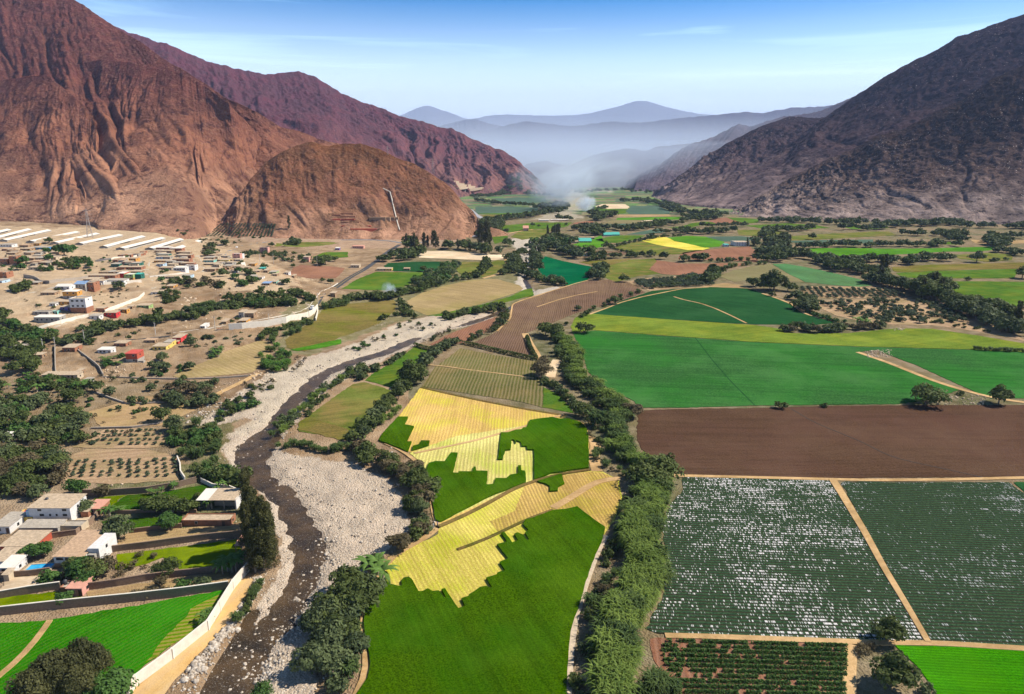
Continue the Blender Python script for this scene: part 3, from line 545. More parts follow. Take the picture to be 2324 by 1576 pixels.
# weeds and dry bush land low left
zone('d', [(-400,850),(300,860),(430,900),(500,880),(520,960),(480,1010),(560,1080),(560,1120),(300,1110),(-400,1160)], (.17, .13, .07), .55, 9, 20, 5)
zone('d', [(400,960),(490,930),(590,900),(520,1000),(505,1060),(560,1090),(540,1130),(430,1080)], (.10, .11, .035), .7, 5, 14, 6)
zone('d', [(640,700),(740,680),(980,600),(1130,590),(1180,620),(1170,700),(960,715),(700,810),(640,790)], (.15, .15, .06), .8, 5, 22, 7)
zone('d', [(-100,1090),(540,1060),(570,1290),(500,1360),(-100,1400)], (.30, .215, .14), .8, 3, 18, 8)
zone('d', [(220,1060),(560,1050),(560,1200),(240,1210)], (.09, .11, .035), .8, 3, 12, 9)
# far valley: patchwork parcels beyond the modelled fields
cx = np.floor(A_ * 62 + perlin(A_ * 9, np.log(Y_) * 3, 5) * 1.5); ly = np.log(Y_) * 26; cy = np.floor(ly + perlin(A_ * 6, ly * .2, 8) * 1.2 + (cx % 3) * .33)
hsh = np.mod(np.sin(cx * 12.9898 + cy * 78.233) * 43758.5453, 1.0)
pal = np.array([(.045, .13, .05), (.10, .17, .05), (.16, .2, .07), (.20, .17, .10), (.05, .10, .055), (.12, .11, .06), (.07, .2, .04), (.34, .32, .26)])
far = (Y_ > 1900) & (A_ > -.5)
pc = pal[np.minimum((hsh * 7.15).astype(int), 7)]
SOIL[:] = np.where(far[..., None], pc, SOIL)
# gravel bed of the river
GRAV = zone('d', [(380,1660),(430,1600),(480,1530),(530,1450),(565,1400),(600,1350),(635,1290),(640,1230),(615,1170),(590,1110),(560,1085),(525,1060),(505,1020),(520,985),(585,960),(560,945),(500,965),(440,968),(470,945),(510,915),(560,880),(600,852),(650,838),(690,812),(760,795),(840,768),(900,735),(960,720),(1060,714),(1130,708),(1115,725),(1030,748),(960,775),(900,803),(820,842),(745,885),(690,935),(645,985),(630,1012),(645,1025),(720,1040),(800,1052),(870,1082),(905,1115),(927,1150),(930,1190),(905,1220),(880,1250),(850,1290),(790,1335),(748,1400),(725,1470),(712,1560),(705,1660)], (.48, .385, .30), .93, 2.2, 9, 12)
zone('d', [(590,860),(650,838),(760,800),(900,735),(1060,714),(960,770),(820,830),(700,880),(650,920),(560,990),(520,985),(585,950)], (.50, .42, .32), .8, 4, 12, 14)
GR2 = zone('d', [(1150,545),(1175,540),(1225,520),(1228,560),(1200,600),(1190,640),(1215,660),(1265,650),(1290,668),(1215,672),(1165,650),(1185,610),(1180,575)], (.50, .44, .37), .9, 2, 12, 15)
GR3 = zone('d', [(1215,498),(1260,478),(1290,455),(1270,440),(1255,418),(1290,425),(1345,452),(1340,470),(1300,485),(1330,495),(1250,505)], (.42, .38, .30), .6, 9, 30, 16)
rough_m = (GRAV | GR2 | GR3)
zz = Z_ + np.where(rough_m, fbm(X_ / 7, Y_ / 7, 4, 21) * .8, fbm(X_ / 9, Y_ / 9, 4, 22) * np.where(right, .06, .35))
slope_rocks = (Z_ > 2) & (A_ < -.25)
zz = zz + np.where(slope_rocks, ridged(X_ / 15, Y_ / 15, 5, 31, .6) * 1.3, 0)
sm = (np.clip((slp - .16) / .3, 0, 1) * (A_ < -.2))[..., None]; SOIL[:] = SOIL * (1 - sm * .75) + sm * .75 * np.array((.27, .165, .095)) * (1 + .5 * fbm(X_ / 5, Y_ / 14, 3, 78))[..., None]
SOIL[:] *= (1 + .34 * fbm(X_ / 11, Y_ / 11, 4, 77))[..., None]
zz = zz + channel(X_, Y_)
nat = zz - Z_; keep = np.ones_like(zz)
for n_, P_, m_, h_, lay_ in FLDW:
    xs = [p[0] for p in P_]; ys = [p[1] for p in P_]
    bb = (X_ > min(xs)) & (X_ < max(xs)) & (Y_ > min(ys)) & (Y_ < max(ys))
    ii = np.where(bb); q = inpoly(X_[ii], Y_[ii], [(p[0], p[1]) for p in P_]); keep[ii[0][q], ii[1][q]] = 0
zz = Z_ + np.where(keep > 0, nat, np.minimum(nat * .15, .03) - .05)
# keep clear of the sheets that lie on the valley floor
gv = np.stack([X_, Y_, zz], -1).reshape(-1, 3)
gme = npmesh('ground', gv, gridquads(nr, nc)); ca = gme.color_attributes.new('soil', 'FLOAT_COLOR', 'POINT')
ca.data.foreach_set('color', np.concatenate([SOIL.reshape(-1, 3), rough_m.reshape(-1, 1).astype(float)], 1).astype(np.float32).ravel())
k = NB('ground_soil'); b = k.attr('soil'); al = k.n[-1].outputs['Alpha']
f1 = k.noise(.9, 6, .65); f2 = k.noise(.12, 5, .6); f3 = k.noise(4.5, 4, .7); pb = k.voro(1.6)
c = k.mix(k.ramp(f1, [(.32, .55), (.62, 0.0)]), b, k.mix(.5, b, (.10, .075, .045)))
c = k.mix(k.ramp(f2, [(.42, 0.0), (.62, .35)]), c, k.mix(.5, c, (.60, .50, .38)))
c = k.mix(k.math('MULTIPLY', k.ramp(pb, [(.1, .9), (.45, 0.0)]), al), c, (.58, .53, .46))
c = k.mix(k.math('MULTIPLY', k.ramp(f3, [(.35, .5), (.5, 0.0)]), 1.0), c, (.12, .09, .06))
gm = k.bsdf(c, .95, k.bump(k.math('ADD', f1, k.math('MULTIPLY', pb, .6)), .6), 0)
ground = tag(link('ground', gme, gm, smooth=True), kind='structure')
# ---------------------------------------------------------------- mountains
def interp(pts, s):                          # resample a polyline of tuples at s in 0..1 by arc length of its first two values
    P = np.array(pts, float); d = np.r_[0, np.cumsum(np.hypot(*np.diff(P[:, :2], axis=0).T))]; d /= d[-1]
    return np.stack([np.interp(s, d, P[:, i]) for i in range(P.shape[1])], -1)
def smooth1(a, k):
    if k < 2: return a
    ker = np.hanning(k + 2)[1:-1]; ker /= ker.sum(); p = k // 2
    return np.stack([np.convolve(np.pad(a[:, i], (p, k - 1 - p), mode='edge'), ker, 'valid') for i in range(a.shape[1])], -1)
LG = []
def loft(ridge, foot, ns=500, nt=150, back=900, amp=55, gfreq=9, seed=0, prof=1.0, fine=1.0, nb=24, sm=5, rockmask=None):
    """ridge: (u, v, D) sight line at ground distance D.  foot: (u, v[, z]) on the valley floor.  Returns vertex grid."""
    s = np.linspace(0, 1, ns)
    Rg = smooth1(interp([at_dist(*p) for p in ridge], s), sm); Ft = smooth1(interp([(*W(p[0], p[1], p[2] if len(p) > 2 else 0), p[2] if len(p) > 2 else 0) for p in foot], s), 25)
    Rg[:, 2] += fbm(s * gfreq * 5, s * 0, 4, seed + 70) * amp * .13 * np.clip((Rg[:, 2] - Ft[:, 2]) / 100, 0, 1)
    t = np.linspace(-.04, 1, nt); T, S = np.meshgrid(t, s)
    X = Ft[:, None, 0] * (1 - T) + Rg[:, None, 0] * T; Y = Ft[:, None, 1] * (1 - T) + Rg[:, None, 1] * T
    tp = np.clip(T, 0, 1)
    base = prof * tp + (1 - prof) * (tp * tp * (3 - 2 * tp)) if prof <= 1 else tp * (1 - (prof - 1) * (1 - tp))
    Z = Ft[:, None, 2] + (Rg[:, None, 2] - Ft[:, None, 2]) * base
    L = np.hypot(*np.diff(Rg[:, :2], axis=0).T).sum(); Wd = np.hypot(Rg[:, 0] - Ft[:, 0], Rg[:, 1] - Ft[:, 1]).mean() + 1
    sx = S * gfreq; ty = T * Wd / L * gfreq
    wx = sx + fbm(sx * .55, ty * .5, 3, seed + 60) * .75 + .22 * ty * np.sin(sx * .9 + seed)
    gl = ridged(wx, ty * .38, 3, seed + 1, .5)                         # big spurs and gullies running down the slope
    g2 = ridged(wx * 3.1 + .2 * perlin(sx * 4, ty * 4, seed + 3), ty * 1.05, 4, seed + 5, .55)
    g3 = ridged(X / 38 + Z / 60, Y / 38, 4, seed + 9, .6)
    env = np.sin(np.pi * np.clip(T, 0, 1) ** .8) ** .8
    env2 = np.clip(T * 3.2, 0, 1) * np.clip((1 - T) * 9, .12, 1)
    gul = -gl; gul2 = -g2 * .6 + g3 * .5
    iso = ridged(X / (amp * 7) , Y / (amp * 7) + Z / (amp * 9), 3, seed + 33, .5)
    D = amp * (gul * .78 + iso * .16 + .05) * env + amp * .20 * fine * gul2 * env2 * np.clip(.25 + T * T * 1.2, 0, 1.2) + amp * .09 * fine * g3 * env2 * np.clip(T * 1.6, .15, 1)
    # push out along the slope normal
    nx, ny = Ft[:, 0] - Rg[:, 0], Ft[:, 1] - Rg[:, 1]; q = np.hypot(nx, ny) + 1e-6; nx, ny = nx / q, ny / q
    X = X + nx[:, None] * D * .45; Y = Y + ny[:, None] * D * .45; Z = Z + D * .8
    Z = np.where(T < .02, np.minimum(Z, Ft[:, None, 2] - 4), Z)
    tb = np.linspace(0, 1, nb)[1:]
    bk = (back * np.clip((Rg[:, 2] - Ft[:, 2]) / 90, .03, 1))[:, None]; bx = Rg[:, None, 0] - nx[:, None] * bk * tb; by = Rg[:, None, 1] - ny[:, None] * bk * tb
    bz = Rg[:, None, 2] * (1 - tb) - 4 + ridged(bx / 160, by / 160, 4, seed + 20) * amp * .3 * np.sin(np.pi * tb)
    gd = np.clip((gl - .62) / .3, 0, 1) * np.clip(T * 5, 0, 1) * np.clip((1 - T) * 4, 0, 1) + .7 * np.clip((g2 - .5) / .3, 0, 1) * np.clip((1 - T) * 5, 0, 1) * np.clip(T * 3, 0, 1)
    LG.append(np.concatenate([np.clip(gd, 0, 1), bx * 0], 1))
    X, Y, Z = np.concatenate([X, bx], 1), np.concatenate([Y, by], 1), np.concatenate([Z, bz], 1)
    return X, Y, Z
def mountain(name, lofts, mat, fn=None):
    V, Q, n = [], [], 0
    for X, Y, Z in lofts:
        V.append(np.stack([X, Y, Z], -1).reshape(-1, 3)); Q.append(gridquads(*X.shape) + n); n += X.size
    V = np.concatenate(V); g_ = np.concatenate([LG[i].ravel() for i in range(len(LG) - len(lofts), len(LG))] if name != 'mountain' else [q.ravel() for q in LG[:3]])
    o = link(name, npmesh(name, V, np.concatenate(Q)), mat, smooth=True)
    if len(o.data.vertices) == len(g_): a_ = o.data.attributes.new('gully_tone', 'FLOAT', 'POINT'); a_.data.foreach_set('value', g_.astype(np.float32))
    # orient upward
    return tag(o, kind='structure')
def rockmat(name, low, mid, high, z0, z1, dark, scree=(.5, .4, .33), rocks=.0, sc=1.0):
    low, mid, high, dark, scree = vib(low, 1.15, .85), vib(mid, 1.12, .70), vib(high, 1.12, .60), vib(dark, 1.2, .8), vib(scree, 1.1, .8)
    k = NB(name); sp = k.add('ShaderNodeSeparateXYZ'); k.l.new(k.co, sp.inputs[0])
    z = k.add('ShaderNodeMapRange'); k.l.new(k.math('ADD', sp.outputs[2], k.math('MULTIPLY', k.noise(.006 * sc, 5, .6), (z1 - z0) * .9)), z.inputs[0]); z.inputs[1].default_value = z0 + (z1 - z0) * .45; z.inputs[2].default_value = z1 + (z1 - z0) * .45
    c = k.ramp(z.outputs[0], [(0, low), (.45, mid), (1, high)])
    n = k.noise(.035 * sc, 8, .68); n2 = k.noise(.011 * sc, 6, .6); n3 = k.noise(.14 * sc, 5, .7)
    c = k.mix(k.ramp(n2, [(.40, 0.0), (.6, .85)]), c, k.mix(.7, c, dark))
    c = k.mix(k.ramp(n, [(.36, .9), (.47, 0.0)]), c, dark)
    c = k.mix(k.ramp(n3, [(.52, 0.0), (.68, .32)]), c, scree)
    k.attr('gully_tone'); c = k.mix(k.math('MULTIPLY', k.math('MULTIPLY', k.n[-1].outputs['Fac'], k.ramp(n, [(.3, 1.0), (.62, .35)])), .62), c, k.mix(.35, dark, mid))  # gully lines mixed towards a darker rock colour
    if rocks:
        vv = k.voro(.09 * sc); c = k.mix(k.math('MULTIPLY', k.ramp(vv, [(.10, 1.0), (.2, 0.0)]), k.ramp(k.noise(.012, 3, .5), [(.45, 0.0), (.6, rocks)])), c, (.62, .52, .45))
        vd = k.voro(.035 * sc); c = k.mix(k.math('MULTIPLY', k.ramp(vd, [(.2, .9), (.4, 0.0)]), k.ramp(k.noise(.009, 4, .6), [(.5, 0.0), (.6, .8)])), c, dark)
    hgt = k.math('ADD', k.math('MULTIPLY', n, 14.0 / sc), k.math('MULTIPLY', n3, 1.8 / sc))
    return k.bsdf(c, .95, k.bump(hgt, 1.0, 1.0), 0)
M_L = rockmat('red_scree', (.58, .345, .235), (.40, .185, .12), (.20, .075, .065), 40, 330, (.075, .036, .034), (.46, .29, .2))
M_K = rockmat('knoll_rock', (.52, .31, .215), (.33, .155, .10), (.24, .10, .048), 10, 170, (.10, .055, .035), (.5, .34, .22), sc=1.6)
M_2 = rockmat('purple_rock', (.27, .14, .12), (.21, .085, .095), (.16, .055, .08), 40, 420, (.075, .045, .06), (.36, .25, .2))
M_R = rockmat('dark_slope', (.34, .26, .25), (.12, .078, .082), (.046, .032, .046), 30, 380, (.028, .022, .03), (.21, .145, .12), rocks=.5)
M_R2 = rockmat('boulder_slope', (.42, .33, .30), (.17, .115, .10), (.05, .03, .026), 5, 230, (.022, .019, .022), (.34, .25, .2), rocks=1.0, sc=1.5)
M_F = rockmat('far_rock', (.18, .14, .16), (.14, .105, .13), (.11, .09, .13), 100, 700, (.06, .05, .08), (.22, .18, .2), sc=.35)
L1 = loft([(-700,-420,2500),(-300,-160,2400),(-60,-60,2300),(60,-45,2250),(120,-22,2200),(167,0,2150),(205,22,2120),(235,45,2100),(262,62,2080),(290,78,2050),(327,100,2000),(367,133,1950),(417,160,1900),(467,190,1850),(520,227,1800),(580,253,1750),(633,287,1760),(700,307,1800),(790,333,1850),(860,370,1900),(940,430,1950)],
          [(-700,500,30),(-300,505,28),(0,507,27),(150,513,24),(300,530,20),(420,542,14),(480,530,10),(550,525,14),(620,503,22),(680,486,30),(760,478,30),(860,474,30),(900,472,30)], amp=46, gfreq=10, seed=2, prof=1.25, ns=640, nt=240, fine=.9)
L2 = loft([(150,150,1850),(230,135,1820),(290,140,1790),(340,152,1760),(417,166,1710),(467,197,1660),(520,237,1590),(560,277,1640),(600,322,1680),(622,372,1700),(628,430,1700)],
          [(170,470,40),(215,520,26),(280,528,22),(340,535,19),(400,541,15),(450,541,12),(490,528,11),(530,512,14),(570,495,20),(600,482,25),(625,474,28)], amp=27, gfreq=7, seed=5, prof=1.22, fine=.9, back=260, ns=420, nt=180)
L3 = loft([(-420,120,1770),(-200,170,1740),(0,183,1710),(63,173,1690),(105,172,1670),(135,192,1630),(173,222,1590),(205,256,1550),(220,296,1490),(222,340,1450),(205,390,1390)],
          [(-420,505,30),(-200,506,29),(-40,507,28),(40,507,27),(90,509,26),(120,511,25),(140,513,24),(160,514,24),(175,516,23),(190,517,23),(200,505,26)], amp=22, gfreq=7, seed=8, prof=1.2, back=420, ns=420, nt=180)
mountain('mountain', [L1, L2, L3], M_L)
K1 = loft([(470,537,1240),(500,505,1275),(535,455,1320),(570,405,1370),(605,367,1395),(645,343,1400),(672,330,1420),(703,322,1430),(740,331,1440),(775,328,1450),(818,325,1450),(858,337,1445),(908,360,1430),(941,373,1420),(975,393,1400),(1008,413,1390),(1030,434,1380),(1050,460,1370),(1072,478,1350),(1084,495,1330),(1090,515,1300),(1093,534,1270)],
          [(480,531,8),(520,541,8),(560,543,7),(600,544,6),(640,545,5),(690,545,4),(740,546,3),(800,546,2),(850,546,2),(900,546,1),(950,547,0),(990,547,0),(1030,546,0),(1055,544,0),(1070,540,0),(1080,535,0),(1086,530,0)], amp=25, gfreq=6, seed=12, prof=1.22, back=330, ns=520, nt=170, fine=1.1)
mountain('knoll', [K1], M_K)
M2 = loft([(120,20,3500),(230,50,3550),(293,73,3600),(350,92,3620),(400,108,3650),(440,125,3680),(470,140,3700),(520,152,3750),(570,163,3800),(605,170,3850),(640,165,3900),(680,163,3950),(700,170,3950),(720,178,3950),(775,212,3950),(820,232,3950),(865,245,3950),(900,262,3950),(960,276,3950),(1000,290,3950),(1025,291,3950),(1060,310,3950),(1100,328,3950),(1130,338,3950),(1160,353,3950),(1190,378,3950),(1215,400,3900),(1235,420,3850),(1252,436,3800)],
          [(120,470),(300,470),(500,470),(700,465),(850,460),(960,455),(1040,449),(1080,444),(1130,442),(1180,442),(1215,441),(1238,440),(1254,439)], amp=80, gfreq=12, seed=17, prof=1.12, back=1300, ns=560, nt=160)
mountain('mountain_ridge', [M2], M_2)
R1 = loft([(1485,442,3600),(1515,420,3560),(1549,393,3500),(1590,367,3480),(1650,325,3450),(1700,300,3420),(1730,286,3400),(1760,276,3400),(1790,265,3400),(1820,266,3380),(1850,268,3350),(1873,267,3300),(1900,247,3260),(1930,225,3220),(1980,193,3150),(2023,165,3100),(2080,135,3050),(2130,112,3000),(2175,83,2960),(2220,69,2930),(2265,53,2900),(2310,37,2880),(2360,20,2850),(2500,-60,2800),(2900,-200,2700)],
          [(1478,446),(1484,450),(1492,453),(1505,458),(1520,462),(1540,466),(1570,470),(1620,474),(1690,478),(1800,484),(1950,488),(2150,492),(2400,496),(2900,500)], amp=50, gfreq=11, seed=23, prof=1.12, back=1200, ns=560, nt=220, fine=1.8)
R2 = loft([(1650,484,2080),(1676,473,2150),(1715,450,2180),(1755,425,2200),(1796,403,2200),(1860,370,2200),(1939,337,2190),(1982,312,2180),(2049,293,2170),(2126,253,2160),(2182,228,2150),(2249,180,2140),(2324,147,2120),(2500,60,2080),(2800,-60,2000)],
          [(1655,489),(1690,494),(1730,497),(1800,499),(1900,502),(2000,504),(2100,507),(2324,512),(2550,516),(2800,520)], amp=22, gfreq=12, seed=29, prof=1.1, back=500, ns=640, nt=260, fine=3.0)
_l2 = LG.pop(); mountain('mountain_side', [R1], M_R); LG.append(_l2); mountain('mountain_slope', [R2], M_R2)
# far ranges fading into the haze
def far_range(name, ridge, base_v, D0, seed, amp=160, gf=14):
    rd = [(u, v, D0) for u, v in ridge]
    u0, u1 = ridge[0][0], ridge[-1][0]
    ft = [(u0 + (u1 - u0) * i / 8, base_v) for i in range(9)]
    mountain(name, [loft(rd, ft, ns=320, nt=70, back=D0 * .25, amp=amp, gfreq=gf, seed=seed, prof=1.05)], M_F)
far_range('far_hills', [(1170,412),(1191,375),(1215,368),(1241,365),(1268,373),(1290,377),(1310,368),(1341,353),(1391,343),(1425,337),(1468,343),(1491,333),(1549,328),(1620,322),(1700,330)], 409, 6400, 31, 60, 9)
far_range('far_spur', [(1430,408),(1458,392),(1508,367),(1535,345),(1566,328),(1616,313),(1640,300),(1659,290),(1676,283),(1709,287),(1736,277),(1779,265),(1842,257),(1876,247),(1932,222),(2000,190)], 421, 5200, 37, 90, 9)
far_range('far_range', [(700,330),(850,320),(960,305),(1030,297),(1060,290),(1085,296),(1108,297),(1130,290),(1151,285),(1191,275),(1231,280),(1275,285),(1308,287),(1348,281),(1385,276),(1435,280),(1475,278),(1508,272),(1549,268),(1616,262),(1693,254),(1726,258),(1796,245),(1850,243),(1883,240),(1960,232),(2100,225)], 397, 12500, 43, 190, 15)
far_range('far_foothills', [(900,300),(960,295),(1005,285),(1040,276),(1061,272),(1080,271),(1108,280),(1150,290),(1200,300),(1260,310)], 396, 15000, 47, 150, 8)
far_range('distant_peaks', [(780,290),(860,275),(910,262),(945,246),(967,240),(985,243),(1000,250),(1040,263),(1067,272),(1100,264),(1141,260),(1200,262),(1250,263),(1300,262),(1340,258),(1370,250),(1400,243),(1435,232),(1462,229),(1480,233),(1500,240),(1540,250),(1590,260),(1640,262),(1720,268),(1800,275),(1900,280)], 392, 22000, 53, 260, 12)

from mathutils.bvhtree import BVHTree
bpy.context.view_layer.update()
BV = []
for o_ in [o for o in bpy.data.objects if o.name in ('mountain', 'knoll', 'mountain_side', 'mountain_slope', 'mountain_ridge')]:
    BV.append(BVHTree.FromPolygons([tuple(v.co) for v in o_.data.vertices], [tuple(p.vertices) for p in o_.data.polygons]))
def top(x, y):                               # ground or hillside height at (x, y)
    z = Hf(x, y)
    for b in BV:
        h = b.ray_cast(Vector((x, y, 3000)), Vector((0, 0, -1)))
        if h[0] is not None: z = max(z, h[0].z)
    return z
def cast(u, v):                              # first surface on a sight line, hillsides included
    g = G(u, v); r = Vector(ray(u, v)).normalized(); best = (Vector(g) - Vector((0, 0, CAMZ))).length; p = Vector(g)
    for b in BV:
        h = b.ray_cast(Vector((0, 0, CAMZ)), r)
        if h[0] is not None and h[3] < best: best = h[3]; p = h[0]
    return p
for n_, P_, m_, h_, lay_ in FLDW:
    xs = [p[0] for p in P_]; hz = max(abs(p[2]) for p in P_)
    sheet(n_, [(p[0], p[1]) for p in P_], MT[m_], (h_ if m_ == 'lucerne' else h_ * .3) + .08 + .06 * lay_, drape=hz > .6 or min(xs) < -60, jit=.25 if m_ == 'lucerne' else .7)
# ---------------------------------------------------------------- plant meshes
def leafmat(name, c1, c2, tr=.25, rough=.65):
    k = NB(name); oi = k.add('ShaderNodeObjectInfo'); n = k.noise(.55, 3, .6)
    f = k.math('ADD', k.math('MULTIPLY', n, .9), k.math('MULTIPLY', oi.outputs['Random'], .5)); c = k.ramp(f, [(.3, c1), (.95, c2)])
    wn = k.add('ShaderNodeTexWhiteNoise'); wn.noise_dimensions = '3D'
    vm = k.add('ShaderNodeVectorMath', operation='SCALE'); k.l.new(k.co, vm.inputs[0]); vm.inputs['Scale'].default_value = 2.2
    fl = k.add('ShaderNodeVectorMath', operation='FLOOR'); k.l.new(vm.outputs[0], fl.inputs[0]); k.l.new(fl.outputs[0], wn.inputs[0])
    c = k.mix(k.math('MULTIPLY', wn.outputs[0], .45), c, k.mix(.5, c, tuple(min(1, x * 2.2 + .02) for x in c2)))
    b = k.add('ShaderNodeBsdfPrincipled'); k.l.new(c, b.inputs['Base Color']); b.inputs['Roughness'].default_value = rough; b.inputs['Specular IOR Level'].default_value = .12
    t = k.add('ShaderNodeBsdfTranslucent'); k.l.new(c, t.inputs[0]); ms = k.add('ShaderNodeMixShader'); ms.inputs[0].default_value = tr
    k.l.new(b.outputs[0], ms.inputs[1]); k.l.new(t.outputs[0], ms.inputs[2]); k.l.new(ms.outputs[0], k.out.inputs[0]); return k.m
LM = {'dark': leafmat('dark_foliage', (.018, .033, .008), (.088, .112, .030)), 'blue': leafmat('grey_green_foliage', (.024, .040, .016), (.10, .125, .05)),
      'mid': leafmat('green_foliage', (.022, .055, .012), (.06, .12, .025)), 'brown': leafmat('dry_foliage', (.045, .038, .018), (.13, .105, .055)),
      'euc': leafmat('eucalyptus_foliage', (.018, .024, .008), (.075, .075, .025)), 'cane': leafmat('cane_leaves', (.045, .085, .012), (.15, .21, .04), .3),
      'canedark': leafmat('cane_leaves_dark', (.025, .055, .014), (.09, .13, .035), .3), 'grass': leafmat('tall_grass', (.035, .10, .015), (.10, .20, .03), .3), 'plume': leafmat('cane_plumes', (.30, .29, .16), (.48, .44, .26), .3),
      'banana': leafmat('banana_leaves', (.03, .08, .015), (.11, .19, .04), .3), 'upright': leafmat('upright_foliage', (.022, .028, .010), (.085, .085, .030)), 'olive': leafmat('olive_foliage', (.03, .05, .028), (.085, .11, .06))}
BARK = paint('bark', (.16, .12, .085), .95, .3, 3); BARKP = paint('pale_bark', (.34, .28, .22), .9, .3, 3)
def quads_at(P, N, size, rs, stretch=1.6):
    n = len(P); N = N / (np.linalg.norm(N, axis=1, keepdims=True) + 1e-9)
    A = np.cross(N, rs.randn(n, 3)); A /= np.linalg.norm(A, axis=1, keepdims=True) + 1e-9; B = np.cross(N, A)
    s = (size * (.6 + .8 * rs.rand(n)))[:, None]; a = A * s * .5 * stretch; b = B * s * .5
    V = np.stack([P - a, P - b, P + a, P + b], 1).reshape(-1, 3)
    return V, np.arange(4 * n).reshape(n, 4)
def crown_pts(rs, n, K, rx, rz, zc, flat=.55, clr=.34, hollow=.55):
    c = rs.randn(K, 3); c /= np.linalg.norm(c, axis=1, keepdims=True); c *= (hollow + (1 - hollow) * rs.rand(K, 1)) * .78
    c[:, 2] = np.abs(c[:, 2]) * 1.0 - .25 * rs.rand(K)
    C0 = c * np.array([rx, rx, rz]) + np.array([0, 0, zc]); cr = clr * rx * (.65 + .7 * rs.rand(K))
    i = rs.randint(0, K, n); d = rs.randn(n, 3); d /= np.linalg.norm(d, axis=1, keepdims=True); d[:, 2] = np.where(d[:, 2] < -.3, -d[:, 2], d[:, 2])
    rr = (.72 + .36 * rs.rand(n))[:, None] * cr[i][:, None]
    P = C0[i] + d * rr * np.array([1, 1, flat / .55 * .8]); N = d + rs.randn(n, 3) * .45 + np.array([0, 0, .25])
    return P, N, C0
def tree_mesh(kind, seed, lod):
    """returns (crownV, crownQ, trunkMB or None): unit tree of the given kind, in metres, before scaling"""
    rs = np.random.RandomState(seed); tk = MB(); q = {-1: 3.4, 0: 1.0, 1: .32, 2: .10}[lod]; ls = {-1: .55, 0: 1, 1: 1.55, 2: 2.6}[lod]
    if kind == 'broad':      # height 1, width ~1.15
        P, N, C0 = crown_pts(rs, int(2600 * q), 28, .64, .50, .40, hollow=.35, clr=.36); V, Q = quads_at(P, N, np.full(len(P), .066 * ls), rs)
        tk.tube([(0, 0, -.06), (.01, 0, .15), (0, .02, .35)], [.04, .032, .024], 5)
        for c in C0[:5]: tk.tube([(0, .01, .28), tuple(c * .55 + np.array([0, 0, .12])), tuple(c)], [.02, .012, .005], 4)
    elif kind == 'flat':     # wide low umbrella crown
        P, N, C0 = crown_pts(rs, int(2200 * q), 34, .90, .46, .34, hollow=.45, clr=.27); V, Q = quads_at(P, N, np.full(len(P), .062 * ls), rs)
        for a in (0, 2.1, 4.2): tk.tube([(0, 0, -.06), (math.cos(a) * .12, math.sin(a) * .12, .22), (math.cos(a) * .35, math.sin(a) * .35, .5)], [.035, .025, .012], 5)
    elif kind == 'shrub':    # height 1, width 1.5, foliage to the ground
        P, N, C0 = crown_pts(rs, int(1300 * q), 18, .75, .62, .28, hollow=.25, clr=.38); V, Q = quads_at(P, N, np.full(len(P), .085 * ls), rs); V[:, 2] = np.maximum(V[:, 2], -.05)
        for a in (0.4, 2.5, 4.6): tk.tube([(0, 0, -.08), (math.cos(a) * .2, math.sin(a) * .2, .4)], [.03, .015], 4)
    elif kind == 'sparse':   # dry open bush
        P, N, C0 = crown_pts(rs, int(600 * q), 14, .75, .62, .30, hollow=.3, clr=.34); V, Q = quads_at(P, N, np.full(len(P), .065 * ls), rs)
        for c in C0: tk.tube([(0, 0, -.05), tuple(c * .6), tuple(c)], [.022, .014, .006], 4)
    elif kind == 'euc':      # tall, narrow, tiered clumps; height 1
        K = 34; z = .12 + .86 * rs.rand(K) ** .85; a = rs.rand(K) * 6.283; r = (.03 + .10 * rs.rand(K)) * (1.15 - .75 * z); C0 = np.stack([np.cos(a) * r, np.sin(a) * r, z], 1)
        n = int(3600 * q); i = rs.randint(0, K, n); d = rs.randn(n, 3); d /= np.linalg.norm(d, axis=1, keepdims=True)
        cr = (.040 + .045 * rs.rand(K)) * (1.25 - .55 * z); P = C0[i] + d * (cr[i] * (.6 + .45 * rs.rand(n)))[:, None] * np.array([1, 1, 1.5]); V, Q = quads_at(P, d + rs.randn(n, 3) * .5, np.full(n, .020 * ls), rs, 2.0)
        tk.tube([(0, 0, -.03), (.004, 0, .3), (-.004, .004, .65), (0, 0, .93)], [.018, .014, .009, .003], 6)
        for c in C0[::4]: tk.tube([(0, 0, c[2] - .09), tuple(c)], [.006, .002], 4)
    elif kind in ('cane', 'canelow', 'grass'):     # a clump of arching blades, width ~1.1, height 1
        n = int((520 if kind != 'grass' else 360) * q) + 40; V = []; Q = []; tall = 1.0
        for b in range(n):
            a = rs.rand() * 6.283; r0 = .42 * math.sqrt(rs.rand()); x0, y0 = math.cos(a) * r0, math.sin(a) * r0; ln = (.28 + .30 * rs.rand()); az = rs.rand() * 6.283; zb = rs.rand() ** .6 * .74; w = .022 * ls * (1 + rs.rand())
            dx, dy = math.cos(az), math.sin(az); px, py = -dy * w, dx * w; prev = None
            for t, o, h in ((0, 0, 0), (.4, .30, .30), (.75, .62, .34), (1, .92, .16)):
                p = (x0 + dx * o * ln, y0 + dy * o * ln, zb + h * ln * 1.35); ww = (1 - t * .85)
                V.append((p[0] - px * ww, p[1] - py * ww, p[2])); V.append((p[0] + px * ww, p[1] + py * ww, p[2]))
                m = len(V)
                if prev is not None: Q.append((m - 4, m - 3, m - 1, m - 2))
                prev = m
        V, Q = np.array(V), np.array(Q)
        for b in range(7): a = b * .9; tk.tube([(math.cos(a) * .25, math.sin(a) * .25, -.05), (math.cos(a) * .3, math.sin(a) * .3, .8)], [.012, .006], 3)
    elif kind == 'banana':
        V = []; Q = []
